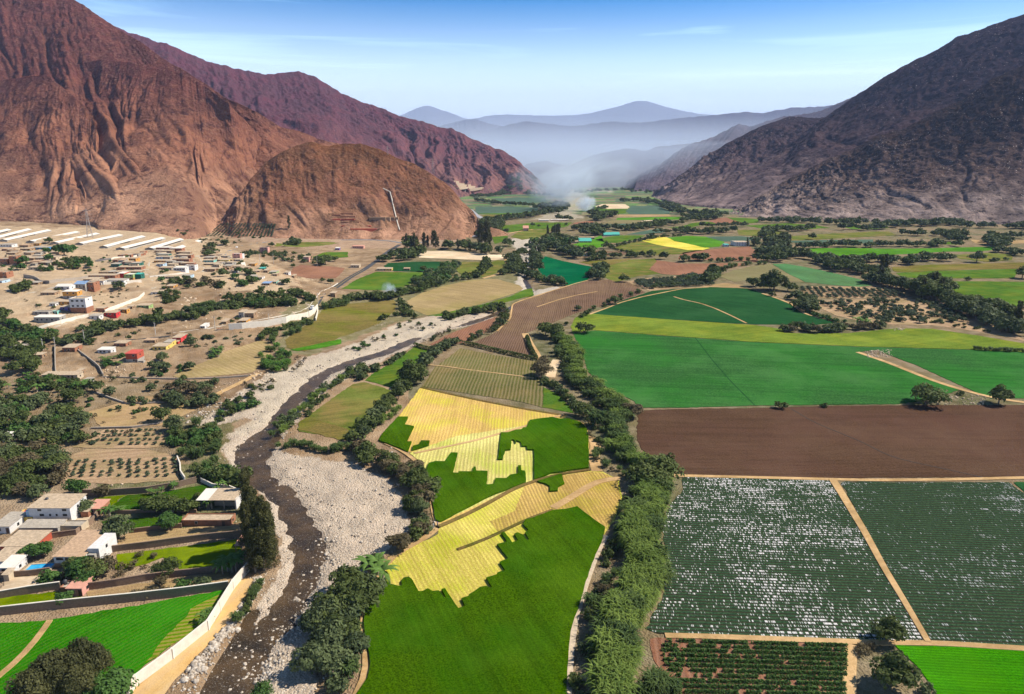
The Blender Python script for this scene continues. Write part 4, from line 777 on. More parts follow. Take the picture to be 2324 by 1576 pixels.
        for st in range(3):
            bx, by, hh = rs.randn() * .18, rs.randn() * .18, .5 + .25 * rs.rand(); tk.tube([(bx, by, -.05), (bx, by, hh)], [.05, .035], 6)
            for b in range(9):
                az = b * .7 + rs.rand() * .4; dx, dy = math.cos(az), math.sin(az); ln = .42 + .2 * rs.rand(); up = .15 + .4 * rs.rand(); w = .075; n0 = len(V)
                for t in (0, .25, .5, .75, 1):
                    ww = w * math.sin(math.pi * min(1, t * .85 + .15)) + .005; z = hh + up * t * 1.1 - .62 * t * t * .7; x, y = bx + dx * ln * t, by + dy * ln * t
                    V += [(x - dy * ww, y + dx * ww, z - .02), (x, y, z), (x + dy * ww, y - dx * ww, z - .02)]
                for s in range(4): m = n0 + s * 3; Q += [(m, m + 1, m + 4, m + 3), (m + 1, m + 2, m + 5, m + 4)]
        V, Q = np.array(V), np.array(Q)
    return V, Q, tk
KINDM = {'broad': ('dark', 'tree', BARK), 'flat': ('dark', 'tree', BARK), 'bluebroad': ('blue', 'tree', BARK), 'green': ('mid', 'tree', BARK), 'euc': ('euc', 'eucalyptus_tree', BARKP), 'shrub': ('dark', 'shrub', BARK), 'blueshrub': ('blue', 'shrub', BARK), 'greenshrub': ('mid', 'shrub', BARK),
         'sparse': ('brown', 'shrub', BARK), 'drybroad': ('brown', 'tree', BARK), 'cane': ('cane', 'cane_clump', BARKP), 'canedark': ('canedark', 'cane_clump', BARKP), 'grass': ('grass', 'grass_clump', BARKP), 'upright': ('upright', 'tree', BARKP), 'banana': ('banana', 'banana_plant', BARKP), 'olive': ('olive', 'orchard_tree', BARK)}
SHAPE = {'bluebroad': 'broad', 'green': 'broad', 'blueshrub': 'shrub', 'greenshrub': 'shrub', 'drybroad': 'broad', 'canedark': 'cane', 'olive': 'broad', 'upright': 'broad'}
_tm = {}
def template(kind, var, lod):
    key = (kind, var, lod)
    if key not in _tm:
        V, Q, tk = tree_mesh(SHAPE.get(kind, kind), hash_(kind) % 97 + var * 13, lod); lm, nm, bk = KINDM[kind]
        crown = npmesh(nm + '_crown', V, Q); crown.materials.append(LM[lm])
        trunk = mesh(nm + '_trunk', tk.v, tk.f) if tk.v else None
        if trunk: trunk.materials.append(bk)
        one = None
        if lod > 0:
            tv = np.array(tk.v); faces = [tuple(int(x) for x in q) for q in Q] + [tuple(i + len(V) for i in f) for f in tk.f]
            one = mesh(nm, list(map(tuple, V)) + tk.v, faces); one.materials.append(LM[lm]); one.materials.append(bk)
            one.polygons.foreach_set('material_index', [0] * len(Q) + [1] * len(tk.f))
        _tm[key] = (crown, trunk, one, V, Q)
    return _tm[key]
def hash_(s): return sum(ord(c) * (i + 3) * 7 for i, c in enumerate(s))
PL = []                                       # (kind, x, y, z, size, apparent px, label, group, cat)
def depth_of(x, y, z): return y * cp - (z - CAMZ) * sp
def plant(kind, x, y, size, label, group=None, sink=0.0, z=None):
    z = (top(x, y) if y > 700 else Hf(x, y)) if z is None else z
    size *= {'cane': 1.0, 'canedark': 1.0, 'shrub': 1.05, 'sparse': 1.0}.get(kind, 1.15)
    PL.append((kind, x, y, z - sink, size, size * FPX / max(30, depth_of(x, y, z)), label, group))
def belt(fr, pts, kinds, spacing, size, width, label, group, seed=0, cover=1.0):
    r = random.Random(seed * 31 + len(pts) * 7 + int(pts[0][0])); P = GXY(fr, pts); tot = 0
    ks = kinds if isinstance(kinds, (list, tuple)) else [kinds]
    for (ax, ay), (bx, by) in zip(P[:-1], P[1:]):
        L = math.hypot(bx - ax, by - ay); d = -tot
        while d < L:
            if d >= 0 and r.random() < cover:
                t = d / L; nx, ny = -(by - ay) / L, (bx - ax) / L; o = (r.random() - .5) * width
                plant(r.choice(ks), ax + (bx - ax) * t + nx * o + r.uniform(-1, 1) * spacing * .2, ay + (by - ay) * t + ny * o, r.uniform(*size), label, group)
            d += spacing * r.uniform(.7, 1.3)
        tot = L - d if d < L else 0
def patch(fr, poly, kinds, n, size, label, group, seed=0, mind=.6):
    r = random.Random(seed * 17 + n + int(poly[0][0])); D = FX(fr, poly); us = [p[0] for p in D]; vs = [p[1] for p in D]; k = 0; it = 0
    ks = kinds if isinstance(kinds, (list, tuple)) else [kinds]; got = []
    while k < n and it < n * 30:
        it += 1; u, v = r.uniform(min(us), max(us)), r.uniform(min(vs), max(vs))
        if not inpoly(np.array([u]), np.array([v]), D)[0]: continue
        x, y, z = G(u, v); s = r.uniform(*size)
        if any((x - a) ** 2 + (y - b) ** 2 < (mind * (s + c) * .5) ** 2 for a, b, c in got): continue
        got.append((x, y, s)); plant(r.choice(ks), x, y, s, label, group); k += 1
def one(fr, u, v, kind, px, label, group=None):   # a single plant: base point and height read off the photograph
    (du, dv), = FX(fr, [(u, v)]); x, y, z = G(du, dv); hpx = px * FR[fr][2]
    plant(kind, x, y, hpx * depth_of(x, y, z) / FPX * 1.0, label, group)
CATS = {'tree': 'tree', 'eucalyptus_tree': 'tree', 'shrub': 'shrub', 'cane_clump': 'cane', 'grass_clump': 'tall grass', 'banana_plant': 'banana plant', 'orchard_tree': 'orchard tree'}
def grow():
    bykind = {}; cnt = {}
    for p in PL: cnt[p[6]] = cnt.get(p[6], 0) + 1
    PL[:] = [p if p[7] or cnt[p[6]] == 1 else p[:7] + (p[6],) for p in PL]
    for p in PL: bykind.setdefault(KINDM[p[0]][1], []).append(p)
    for nm, ps in bykind.items():
        ps.sort(key=lambda p: -p[5]); ind, rest = ps[:290], ps[290:]
        if len(rest) < 12: ind, rest = ps, []
        for j, (kind, x, y, z, s, px, lab, grp) in enumerate(ind):
            lod = -1 if px > 95 else 0 if px > 42 else (1 if px > 17 else 2); rz = random.Random(j * 7 + int(x)).random() * 6.28; cr, tr, on, V, Q = template(kind, j % 3, lod)
            w = random.Random(j).uniform(.85, 1.15) * (.62 if kind == 'upright' else 1)
            if lod <= 0:
                e = empty(nm, (x, y, z), rz); e.scale = (s * w, s * w, s)
                bpy_link('crown' if nm not in ('cane_clump', 'grass_clump') else 'leaves', cr, e)
                if tr: bpy_link('trunk' if nm not in ('cane_clump', 'grass_clump') else 'stems', tr, e)
            else:
                e = bpy.data.objects.new(nm, on); COL.objects.link(e); e.location = (x, y, z); e.rotation_euler = (0, 0, rz); e.scale = (s * w, s * w, s)
            tag(e, lab, CATS[nm], grp)
        if rest:
            VV, QQ, MI, n = [], [], [], 0; mats = []
            for j, (kind, x, y, z, s, px, lab, grp) in enumerate(rest):
                m = LM[KINDM[kind][0]]
                if m not in mats: mats.append(m)
                cr, tr, on, V, Q = template(kind, j % 3, 2 if px > 5 else 2); a = random.Random(j).random() * 6.28; ca, sa = math.cos(a), math.sin(a)
                X = V[:, 0] * ca - V[:, 1] * sa; Y = V[:, 0] * sa + V[:, 1] * ca
                VV.append(np.stack([X * s + x, Y * s + y, V[:, 2] * s + z], 1)); QQ.append(Q + n); n += len(V); MI.append(np.full(len(Q), mats.index(m), np.int32))
            me = npmesh('distant_' + nm, np.concatenate(VV), np.concatenate(QQ))
            for m in mats: me.materials.append(m)
            mi = np.concatenate(MI)
            if len(mi) == len(me.polygons): me.polygons.foreach_set('material_index', mi)
            tag(link({'tree': 'distant_trees', 'shrub': 'low_scrub', 'orchard_tree': 'orchard_rows'}.get(nm, 'distant_' + nm), me), kind='stuff')
def bpy_link(name, me, parent):
    o = bpy.data.objects.new(name, me); COL.objects.link(o); o.parent = parent; return o
# ---------------------------------------------------------------- the cane belt and its neighbours
belt('d', [(1262,768),(1288,792),(1306,812),(1302,838),(1312,858),(1345,882),(1378,905),(1402,930),(1410,965),(1410,1010),(1435,1045)], ['cane', 'cane', 'canedark'], 3.2, (5, 7), 7, 'tall cane clump in the winding pale-topped belt beside the big green field', 'cane along the winding ditch', 1)
belt('d', [(1275,800),(1290,830),(1300,865),(1340,900),(1372,925),(1395,960),(1400,1010)], ['canedark', 'shrub'], 5, (4, 6), 6, 'tall cane clump in the winding pale-topped belt beside the big green field', 'cane along the winding ditch', 2)
belt('d', [(1440,1060),(1470,1100),(1478,1130),(1462,1180),(1452,1230),(1460,1290),(1455,1340),(1425,1390),(1400,1440),(1392,1500),(1388,1560),(1388,1640)], ['cane', 'cane', 'cane', 'canedark'], 2.1, (5, 7.5), 7.5, 'tall cane clump in the dense belt between the lucerne field and the white mulched field', 'cane beside the mulched field', 3)
belt('d', [(1505,1110),(1490,1150),(1482,1200),(1480,1260),(1482,1320),(1450,1370),(1420,1420)], ['cane', 'canedark'], 2.6, (4, 6), 5, 'tall cane clump in the dense belt between the lucerne field and the white mulched field', 'cane beside the mulched field', 4)
belt('d', [(1425,1110),(1418,1160),(1410,1210),(1395,1270),(1380,1330),(1365,1380),(1350,1440),(1335,1520),(1330,1600)], ['shrub', 'blueshrub', 'canedark'], 4.5, (2, 4), 5, 'low dark bush in the ditch right of the lucerne field path', 'ditch bushes', 5)
belt('d', [(1240,750),(1262,745),(1285,738),(1320,720),(1345,708),(1380,690),(1400,680),(1440,668),(1480,655),(1520,648)], ['shrub', 'broad', 'canedark'], 7, (3, 5), 5, 'dark bush on the bank between the ploughed slope and the dark green field', 'bank bushes', 6, .8)
one('c5', 1440, 850, 'broad', 110, 'dark round tree where the ploughed slope meets the cane belt'); one('c5', 1390, 830, 'broad', 90, 'dark tree just left of the upper end of the cane belt')
one('c5', 1655, 815, 'flat', 85, 'lone dark round tree at the left end of the flowering yellow-green strip')
one('c5', 1612, 665, 'bluebroad', 38, 'small round tree on the bank above the yellow-green strip')
one('c5', 1870, 620, 'broad', 60, 'thin tree on the bank beside the dark green field path')
one('c5', 1365, 1110, 'drybroad', 110, 'grey-brown bare tree beside the sandy ditch track'); one('c5', 1370, 1040, 'drybroad', 70, 'smaller grey-brown tree behind the bare ditch tree')
belt('c5', [(1390,1150),(1440,1180),(1500,1230),(1560,1280),(1620,1330)], ['blueshrub', 'canedark', 'shrub'], 4, (3.2, 4.5), 4, 'grey-green bush on the left bank of the dark ditch', 'bushes left of the ditch', 7)
one('c5', 1650, 1380, 'flat', 110, 'wide dark tree standing in the bend of the ditch'); one('c5', 1735, 1450, 'canedark', 120, 'grey cane clump where the farm track turns')
one('c5', 1980, 1390, 'drybroad', 110, 'dark thorny tree at the corner of the brown ploughed field')
one('b2', 2120, 130, 'flat', 190, 'big dark tree rising from the cane belt at the mulched field corner'); one('b2', 2200, 60, 'broad', 130, 'dark tree behind the big tree in the cane belt')
one('b2', 1790, 920, 'drybroad', 110, 'grey leafless tree in the ditch right of the lucerne field')
for i, (x, y, h) in enumerate([(2130,1560,150),(2230,1570,120),(2060,1600,110)]): one('b2', x, y, 'canedark', h, 'feathery cane clump at the bottom edge beside the row crop', 'cane at the bottom edge')
belt('d', [(1345,975),(1360,1010),(1365,1050),(1400,1070),(1425,1090)], ['shrub', 'canedark', 'sparse'], 3.2, (2, 3.2), 8, 'low dark bush in the rough ground between the dirt track and the cane belt', 'rough ground bushes', 97)
belt('d', [(1400,1010),(1412,1040),(1440,1060)], ['canedark', 'cane'], 3, (4, 6), 10, 'tall cane clump in the winding pale-topped belt beside the big green field', 'cane along the winding ditch', 98)
# ---------------------------------------------------------------- farm, western edge
belt('c5', [(790,885),(740,900),(690,930),(640,970),(590,1000),(560,1060)], ['blueshrub', 'bluebroad'], 5.2, (4.5, 6.5), 4, 'grey-green tree in the line left of the weedy rows', 'trees left of the weedy rows', 9)
belt('c5', [(500,1110),(480,1160),(430,1190),(400,1240),(330,1290),(300,1340),(260,1400),(210,1450),(150,1500),(110,1560)], ['broad', 'bluebroad', 'shrub'], 4.6, (5, 7), 5, 'dark bushy tree in the belt between pasture and golden stubble', 'belt left of the golden stubble', 10)
one('c5', 490, 1160, 'broad', 160, 'tallest dark tree at the top of the belt left of the stubble')
belt('c5', [(250,1440),(220,1400),(300,1420),(340,1400),(390,1340)], 'cane', 5, (3, 4.5), 3, 'pale cane clump at the edge of the stubble left side', 'cane left of the stubble', 11)
belt('b2', [(100,-60),(230,0),(330,50),(420,60),(500,100),(540,180),(545,260),(540,330)], ['broad', 'shrub', 'drybroad', 'broad'], 3.6, (5, 7.5), 7, 'dark tree crowding the bluff between sand bar and lucerne', 'trees on the bluff', 12)
belt('b2', [(545,380),(560,420),(520,470),(480,510),(440,530)], ['blueshrub', 'sparse', 'shrub'], 3.2, (3, 5), 4, 'grey bush below the farm corner above the sand bar', 'bushes above the sand bar', 13)
one('b2', 540, 350, 'bluebroad', 110, 'pale green tree on the bluff above the sand bar'); one('b2', 385, 590, 'drybroad', 120, 'brown-grey round tree on the right edge of the sand bar'); one('b2', 550, 480, 'drybroad', 90, 'purple-brown dry tree beside the corner path')
one('b2', 240, 770, 'banana', 170, 'spiky pale palm at the left corner of the striped stubble'); one('b2', 215, 740, 'broad', 120, 'dark tree behind the spiky palm')
belt('b2', [(150,880),(90,930),(60,1000),(40,1080),(20,1160),(0,1240),(20,1330)], ['bluebroad', 'broad'], 3.4, (6, 9), 7, 'grey-green tree in the grove at the bottom left of the lucerne field', 'grove by the lucerne field', 14)
belt('b2', [(-60,1050),(-90,1180),(-100,1300),(-120,1420),(-140,1500)], ['bluebroad', 'broad'], 4, (6, 8.5), 7, 'grey-green tree in the grove at the bottom left of the lucerne field', 'grove by the lucerne field', 15)
belt('b2', [(100,1300),(70,1380),(50,1450),(-20,1560),(-60,1620)], ['canedark', 'blueshrub'], 4, (3, 5), 4, 'pale cane clump beside the curved dry path', 'cane by the curved path', 16)
one('b1', 1790, 1600, 'greenshrub', 110, 'bright green bush on the shore at the bottom edge')
# ---------------------------------------------------------------- along the river
belt('d', [(640,1012),(660,1015),(690,1015),(720,1022),(760,1025),(800,1022),(830,1015)], 'canedark', 3.0, (2.6, 4), 5, 'low cane clump lining the river under the pasture', 'cane under the pasture', 17)
belt('d', [(630,990),(645,965),(668,940),(690,925),(720,900),(745,880),(775,862),(800,850),(825,838)], ['canedark', 'cane', 'blueshrub'], 3.2, (2.6, 4.2), 6, 'cane clump on the right bank of the river bend', 'cane on the right bank', 18)
belt('d', [(640,975),(660,955),(690,945),(715,915),(740,900)], ['canedark', 'shrub'], 3.6, (2.6, 3.6), 6, 'cane clump on the right bank of the river bend', 'cane on the right bank', 19)
belt('d', [(850,842),(880,828),(905,812),(925,800)], ['shrub', 'blueshrub'], 6, (3, 4.5), 5, 'bush between river stones and the green field', 'bushes over the river stones', 20)
patch('c5', [(60,1090),(200,1020),(260,1060),(120,1150)], ['blueshrub', 'shrub'], 9, (4, 5.5), 'bush between river stones and the green field', 'bushes over the river stones', 1)
belt('d', [(600,1330),(585,1345),(572,1365),(560,1390),(552,1410)], ['canedark', 'shrub'], 3.5, (2, 3), 3, 'green bush on the stony bank beside the earth drive', 'bushes by the earth drive', 21)
patch('c4', [(1480,1400),(1560,1300),(1700,1240),(1760,1290),(1640,1380),(1500,1430)], ['greenshrub', 'shrub'], 16, (3, 4.5), 'green bush on the island between river channels', 'island bushes', 2)
patch('c4', [(1150,1470),(1400,1440),(1520,1490),(1500,1640),(1250,1680),(1150,1576)], ['greenshrub', 'shrub', 'canedark'], 34, (3, 5), 'yellow-green bush on the left river bank above the eucalyptus', 'left bank bushes', 3)
patch('b1', [(1300,50),(1500,0),(1560,80),(1640,110),(1640,180),(1400,110)], ['greenshrub', 'shrub', 'canedark'], 14, (3, 5), 'yellow-green bush on the left river bank above the eucalyptus', 'left bank bushes', 4)
patch('c4', [(1700,1060),(1760,980),(1860,890),(1960,960),(2000,1060),(1900,1090)], ['grass', 'canedark'], 34, (3, 4.5), 'bright green reed clump between the tan ploughed plot and the river', 'green reeds by the tan plot', 5)
patch('c4', [(1930,1040),(2060,960),(2100,1010),(2000,1100)], 'sparse', 7, (2.5, 4), 'brown dry bush at the edge of the white gravel', 'brown bushes on the gravel', 6)
belt('c4', [(1790,865),(1850,820),(1920,800),(2000,780),(2060,760),(2110,765)], ['canedark', 'shrub'], 4.0, (4, 6), 9, 'dark cane clump below the retaining wall of the road', 'cane below the road wall', 22)
belt('c4', [(1840,880),(1900,850),(2000,820),(2080,800)], ['canedark'], 4.4, (4, 5), 6, 'dark cane clump below the retaining wall of the road', 'cane below the road wall', 23)
belt('c4', [(2190,650),(2240,640),(2300,630),(2350,620)], ['canedark', 'shrub'], 4.5, (5, 7), 12, 'green cane clump beside the road bend with the white van', 'cane at the road bend', 24)
for i, (x, y, h) in enumerate([(290,725,50),(375,700,38),(505,715,36),(440,690,70),(420,650,60),(400,620,50),(470,700,50),(450,660,48)]): one('c5', x, y, 'shrub', h, 'round bush dotted along the gravel between meadow and dry oval field', 'bushes by the oval field')
belt('c5', [(730,730),(790,700),(860,690),(930,690),(1000,670),(1060,655),(1110,640)], ['shrub', 'canedark', 'blueshrub'], 5.5, (5, 7.5), 9, 'dark bush between the green strip and the upper river channel', 'bushes on the upper channel', 25)
belt('c5', [(1120,650),(1110,700),(1060,760),(1010,810),(940,840),(880,875)], ['blueshrub', 'sparse', 'shrub'], 5, (3.5, 5.5), 7, 'grey bush in the ditch left of the striped ploughed slope', 'ditch left of the ploughed slope', 26)
patch('c5', [(20,930),(100,890),(220,850),(400,820),(410,830),(250,880),(60,960)], ['sparse', 'greenshrub'], 16, (2, 3.5), 'low dry bush on the pale gravel bar', 'bushes on the gravel bar', 7)
patch('c5', [(330,780),(440,740),(680,760),(560,800)], ['sparse', 'shrub'], 12, (2, 3), 'low dry bush on the pale gravel bar', 'bushes on the gravel bar', 8)
patch('c5', [(540,880),(700,800),(800,760),(720,830),(620,870)], ['blueshrub', 'sparse'], 14, (2, 3), 'low grey bush on the stones below the small ploughed triangle', 'bushes below the ploughed triangle', 9)
# belts further up the valley, west of the river
belt('c5', [(20,615),(80,600),(160,590),(230,590),(290,580),(350,575),(420,560),(500,545),(560,530),(600,500)], ['canedark', 'shrub', 'broad'], 6, (6, 9), 9, 'dark bushy tree in the belt behind the dry oval field', 'belt behind the oval field', 27)
belt('c5', [(480,500),(560,460),(600,440),(640,420),(700,400),(730,370),(760,360),(700,440),(640,480),(600,500)], ['greenshrub', 'canedark', 'blueshrub'], 8, (6, 10), 18, 'pale green thicket tree between the square fields and the oval field', 'thicket between fields', 28)
belt('c5', [(560,520),(640,500),(700,480),(800,460),(880,445),(960,440)], ['shrub', 'canedark'], 7, (4, 6), 6, 'low bush along the upper rim of the dry oval field', 'rim of the oval field', 29)
belt('c5', [(920,440),(960,400),(980,360),(1000,330)], ['shrub', 'broad'], 8, (5, 8), 5, 'dark bush in the line between the two small green fields', 'bushes between small green fields', 30)
for i, (x, y, h) in enumerate([(560,398,40),(780,440,25),(850,450,35),(960,280,30)]): one('c5', x, y, 'broad', h, 'small round tree alone in the small green fields', 'lone trees in small fields')
belt('c5', [(270,330),(340,330),(420,320),(500,300),(520,270),(420,290),(330,310)], 'broad', 9, (8, 12), 22, 'dark tree in the grove left of the pale sand strip', 'grove by the sand strip', 31)
belt('c5', [(430,245),(470,250),(520,255),(560,240),(600,235),(660,240)], ['euc', 'broad'], 10, (17, 24), 22, 'tall dark tree in the row under the quarried hill', 'tall row under the hill', 32)
belt('c5', [(640,240),(720,245),(800,250),(880,255),(930,270),(960,275),(1010,280),(1060,285)], ['broad', 'bluebroad', 'euc'], 9, (11, 17), 26, 'tree in the long dark grove above the sand strip', 'long grove above the sand', 33)
belt('c5', [(960,200),(985,210),(1010,205),(1035,205)], 'euc', 8, (24, 34), 10, 'tallest dark tree at the foot of the cut cliff', 'tall trees at the cliff foot', 34)
belt('c5', [(950,170),(990,130),(1010,100),(1030,70),(1000,50),(1090,60),(1040,140)], ['shrub', 'bluebroad'], 9, (8, 13), 20, 'tree on the green slope below the road bend at the cliff', 'slope below the cliff road', 35)
one('c5', 1140, 225, 'flat', 60, 'solitary broad tree on the sandy clearing by the river')
one('c5', 1120, 142, 'broad', 34, 'small round tree by the path to the pink house')
for i, (x, y, h) in enumerate([(1303,90,26),(1345,95,18),(1530,85,20)]): one('c5', x, y, 'broad', h, 'small round tree in the meadow of the pink house', 'meadow trees')
belt('c5', [(1140,420),(1160,400),(1170,370),(1180,340),(1170,310),(1200,330),(1210,380),(1190,430)], ['bluebroad', 'shrub'], 8, (6, 10), 14, 'tree in the thicket on the west shore of the narrow river', 'west shore thicket', 36)
belt('c5', [(1190,290),(1210,270),(1230,255),(1240,280)], 'shrub', 7, (4, 7), 8, 'low bush beside the sandy river mouth', 'river mouth bushes', 37)
belt('c5', [(1265,420),(1300,440),(1350,450),(1400,470),(1450,490),(1500,500),(1540,500)], ['shrub', 'canedark', 'bluebroad'], 7, (6, 9), 14, 'dark tree along the east shore under the teal field', 'east shore trees', 38)
belt('c5', [(1290,400),(1310,360),(1300,320),(1320,290),(1350,270)], ['bluebroad', 'euc'], 10, (8, 14), 14, 'dark tree on the east shore left of the teal field', 'trees left of the teal field', 39)
belt('c5', [(1340,260),(1400,250),(1450,240),(1500,260),(1560,290),(1620,300),(1680,310),(1750,300)], ['broad', 'bluebroad'], 9, (9, 15), 30, 'dark tree in the wood around the white farmhouse', 'wood around the farmhouse', 40)
belt('c5', [(1320,240),(1370,210),(1400,190),(1470,190),(1540,190),(1500,220),(1430,215)], ['broad', 'bluebroad', 'greenshrub'], 9, (8, 14), 28, 'dark tree in the wood left of the turquoise roofed sheds', 'wood left of the sheds', 41)
one('c5', 1550, 275, 'euc', 85, 'tall dark tree left of the white farmhouse'); one('c5', 1690, 290, 'broad', 75, 'tall broken-topped tree beside the white farmhouse'); one('c5', 1800, 243, 'broad', 50, 'dark tree at the corner of the bright green field'); one('c5', 2195, 315, 'broad', 55, 'dark round tree at the edge of the pale striped field'); one('c5', 1922, 470, 'broad', 55, 'lone round tree in the field above the orchard'); one('c5', 2105, 185, 'broad', 50, 'dark round tree in the hedge above the golden strip')
belt('c5', [(1400,160),(1450,150),(1480,130),(1420,140)], 'euc', 9, (12, 18), 14, 'dark slim tree by the river narrows', 'river narrows trees', 42)
belt('c5', [(1600,120),(1660,110),(1700,120),(1730,150),(1780,150),(1640,150)], ['broad', 'bluebroad'], 10, (10, 15), 25, 'dark tree left of the turquoise roofs', 'trees by the turquoise roofs', 43)
belt('c5', [(1750,110),(1830,110),(1900,120),(2000,120),(2060,100),(2150,100),(2240,80),(2324,80)], 'broad', 12, (9, 14), 26, 'dark tree in the long hedge behind the turquoise roofs', 'hedge behind the sheds', 44)
belt('c5', [(1690,330),(1740,320),(1850,305),(1960,300),(2060,300),(2120,290)], ['broad', 'shrub'], 9, (6, 10), 14, 'dark bush between the farmhouse and the mixed field', 'bushes above the mixed field', 45)
belt('c5', [(1830,240),(1930,215),(2030,190),(2100,178),(2200,160),(2324,158)], 'shrub', 9, (4, 7), 6, 'dark hedge bush along the golden and green strip', 'hedge of the golden strip', 46)
belt('c5', [(1840,245),(1950,270),(2050,285)], 'shrub', 8, (3.5, 5), 5, 'dark hedge bush below the pale striped field', 'hedge below the striped field', 47)
patch('c5', [(1690,440),(1730,400),(1790,370),(1800,420),(1760,460)], ['bluebroad', 'shrub'], 14, (8, 12), 'dark tree in the clump between the teal and olive fields', 'clump right of the teal field', 10)
# smoke-side woods
belt('z6', [(160,100),(230,90),(300,95),(380,80),(450,70),(560,60),(700,75),(850,85)], ['broad'], 16, (12, 18), 50, 'hazy tree in the far grove under the purple ridge', 'far grove under the ridge', 48)
belt('z6', [(200,130),(330,150),(450,165),(560,170),(640,175),(730,170)], 'broad', 15, (11, 16), 26, 'hazy tree in the line behind the long green strips', 'line behind the green strips', 49)
belt('z6', [(330,330),(420,300),(500,285),(600,280),(680,260),(760,250),(800,230),(850,200),(920,190)], ['broad', 'shrub'], 11, (10, 16), 26, 'dark tree on the low bank between the far fields and the pink house meadow', 'low bank trees', 50)
belt('z6', [(740,200),(820,170),(900,160),(960,170),(930,210),(860,240)], ['broad', 'bluebroad'], 13, (10, 15), 40, 'hazy tree on the eroded bank left of the smoke', 'eroded bank trees', 51)
belt('z6', [(890,285),(930,290),(970,290),(1030,300)], 'broad', 14, (9, 16), 8, 'dark tree on the pale river flats below the smoke', 'river flats trees', 52)
belt('z6', [(1220,250),(1270,270),(1330,270),(1400,260),(1260,300),(1340,300)], 'broad', 12, (12, 18), 30, 'dark tree in the grove right of the smoke', 'grove right of the smoke', 53)
belt('z6', [(1230,205),(1290,200),(1340,190)], 'broad', 13, (8, 12), 12, 'dark tree in front of the pale pond field', 'trees before the pond field', 54)
belt('z6', [(1260,365),(1340,375),(1420,375),(1480,385),(1560,370),(1620,360),(1700,350),(1780,340),(1850,330),(1930,340)], 'broad', 12, (9, 14), 18, 'dark tree in the hedge between the blue-green fields', 'hedge of the blue-green fields', 55)
belt('z6', [(1490,140),(1560,130),(1650,130),(1720,150),(1800,160),(1880,190),(1950,220),(1900,180)], ['broad', 'bluebroad'], 17, (12, 18), 45, 'hazy tree at the foot of the dark right-hand slope', 'foot of the dark slope', 56)
belt('z6', [(1900,230),(1980,240),(2080,250),(2180,240),(2280,240),(2330,260)], 'broad', 15, (11, 17), 40, 'hazy tree at the foot of the dark right-hand slope', 'foot of the dark slope', 57)
belt('z6', [(2000,310),(2100,300),(2200,290),(2320,285)], 'broad', 13, (9, 14), 16, 'dark tree above the small green field by the slope', 'trees above the small field', 58)
belt('z6', [(1770,405),(1900,410),(2000,400),(2100,410),(2200,415),(2320,420)], 'broad', 12, (8, 13), 18, 'dark tree above the dark green strip', 'trees above the dark strip', 59)
belt('z6', [(100,790),(180,795),(240,770),(270,730),(290,680),(300,650)], ['shrub', 'broad'], 9, (5, 8), 8, 'dark bush around the small olive field', 'bushes by the small olive field', 60)
belt('d', [(1205,430),(1250,425),(1300,420),(1350,415),(1400,418),(1450,420),(1500,422)], 'broad', 50, (13, 20), 260, 'faint hazy tree far up the valley floor', 'far valley trees', 61)
belt('d', [(1290,440),(1350,436),(1400,432),(1450,436),(1480,440)], 'broad', 34, (12, 18), 160, 'faint hazy tree far up the valley floor', 'far valley trees', 62)
# ---------------------------------------------------------------- eastern plain
belt('c6', [(0,30),(60,40),(130,40),(190,48),(210,30),(120,20)], 'broad', 13, (10, 15), 30, 'hazy tree left of the red ploughed plot', 'trees left of the red plot', 63)
belt('c6', [(0,145),(60,140),(130,145),(220,135),(300,130),(360,130)], 'broad', 11, (8, 13), 14, 'dark tree in the hedge above the bright green field', 'hedge above the bright field', 64)
belt('c6', [(130,95),(200,95),(280,95),(350,90),(440,95)], 'broad', 12, (8, 12), 10, 'dark tree in the short row under the red plot', 'row under the red plot', 65)
belt('c6', [(520,60),(620,65),(700,70),(760,60),(880,70),(960,80),(1080,75),(1150,78),(1220,72),(1300,70)], ['broad', 'bluebroad'], 13, (10, 16), 40, 'tree in the belt at the foot of the boulder slope', 'belt under the boulders', 66)
belt('c6', [(1150,120),(1220,112),(1320,115),(1420,95),(1500,90),(1560,80),(1640,95),(1720,85),(1830,70),(1900,95),(2000,105),(2100,100)], ['broad', 'bluebroad'], 11, (10, 16), 45, 'tree in the belt at the foot of the boulder slope', 'belt under the boulders', 67)
belt('c6', [(1500,150),(1600,150),(1700,160),(1800,150),(1900,150),(1850,190),(1950,200)], 'broad', 13, (9, 14), 45, 'dark tree in the scattered wood on the eastern plain', 'scattered eastern wood', 68)
belt('c6', [(2230,110),(2324,100),(2400,120)], 'broad', 10, (10, 16), 20, 'dark tree at the right picture edge under the slope', 'right edge trees under the slope', 69)
belt('c6', [(2090,170),(2120,220),(2140,240),(2200,180),(2300,170)], ['broad'], 11, (10, 15), 18, 'dark tree beside the bare plot near the right edge', 'trees by the bare plot', 70)
belt('c6', [(480,230),(540,220),(600,200),(660,180),(700,200),(640,230),(580,260),(680,240),(740,250)], ['broad', 'bluebroad', 'euc'], 8, (9, 15), 24, 'dark tree in the dense wood between red soil and the bright strip', 'dense wood of the plain', 71)
belt('c6', [(520,330),(580,330),(640,325),(700,300),(760,300),(820,290),(600,290),(560,300),(680,270)], ['broad', 'bluebroad', 'broad'], 7.5, (9, 14), 22, 'dark tree in the dense wood between red soil and the bright strip', 'dense wood of the plain', 72)
belt('c6', [(560,170),(600,130),(640,120),(720,130),(800,120),(860,110)], 'broad', 10, (9, 14), 20, 'dark tree in the hedge running up to the slope', 'hedge to the slope', 73)
belt('c6', [(870,180),(950,180)], 'broad', 18, (9, 13), 6, 'dark tree standing singly in the olive pasture', 'pasture trees')
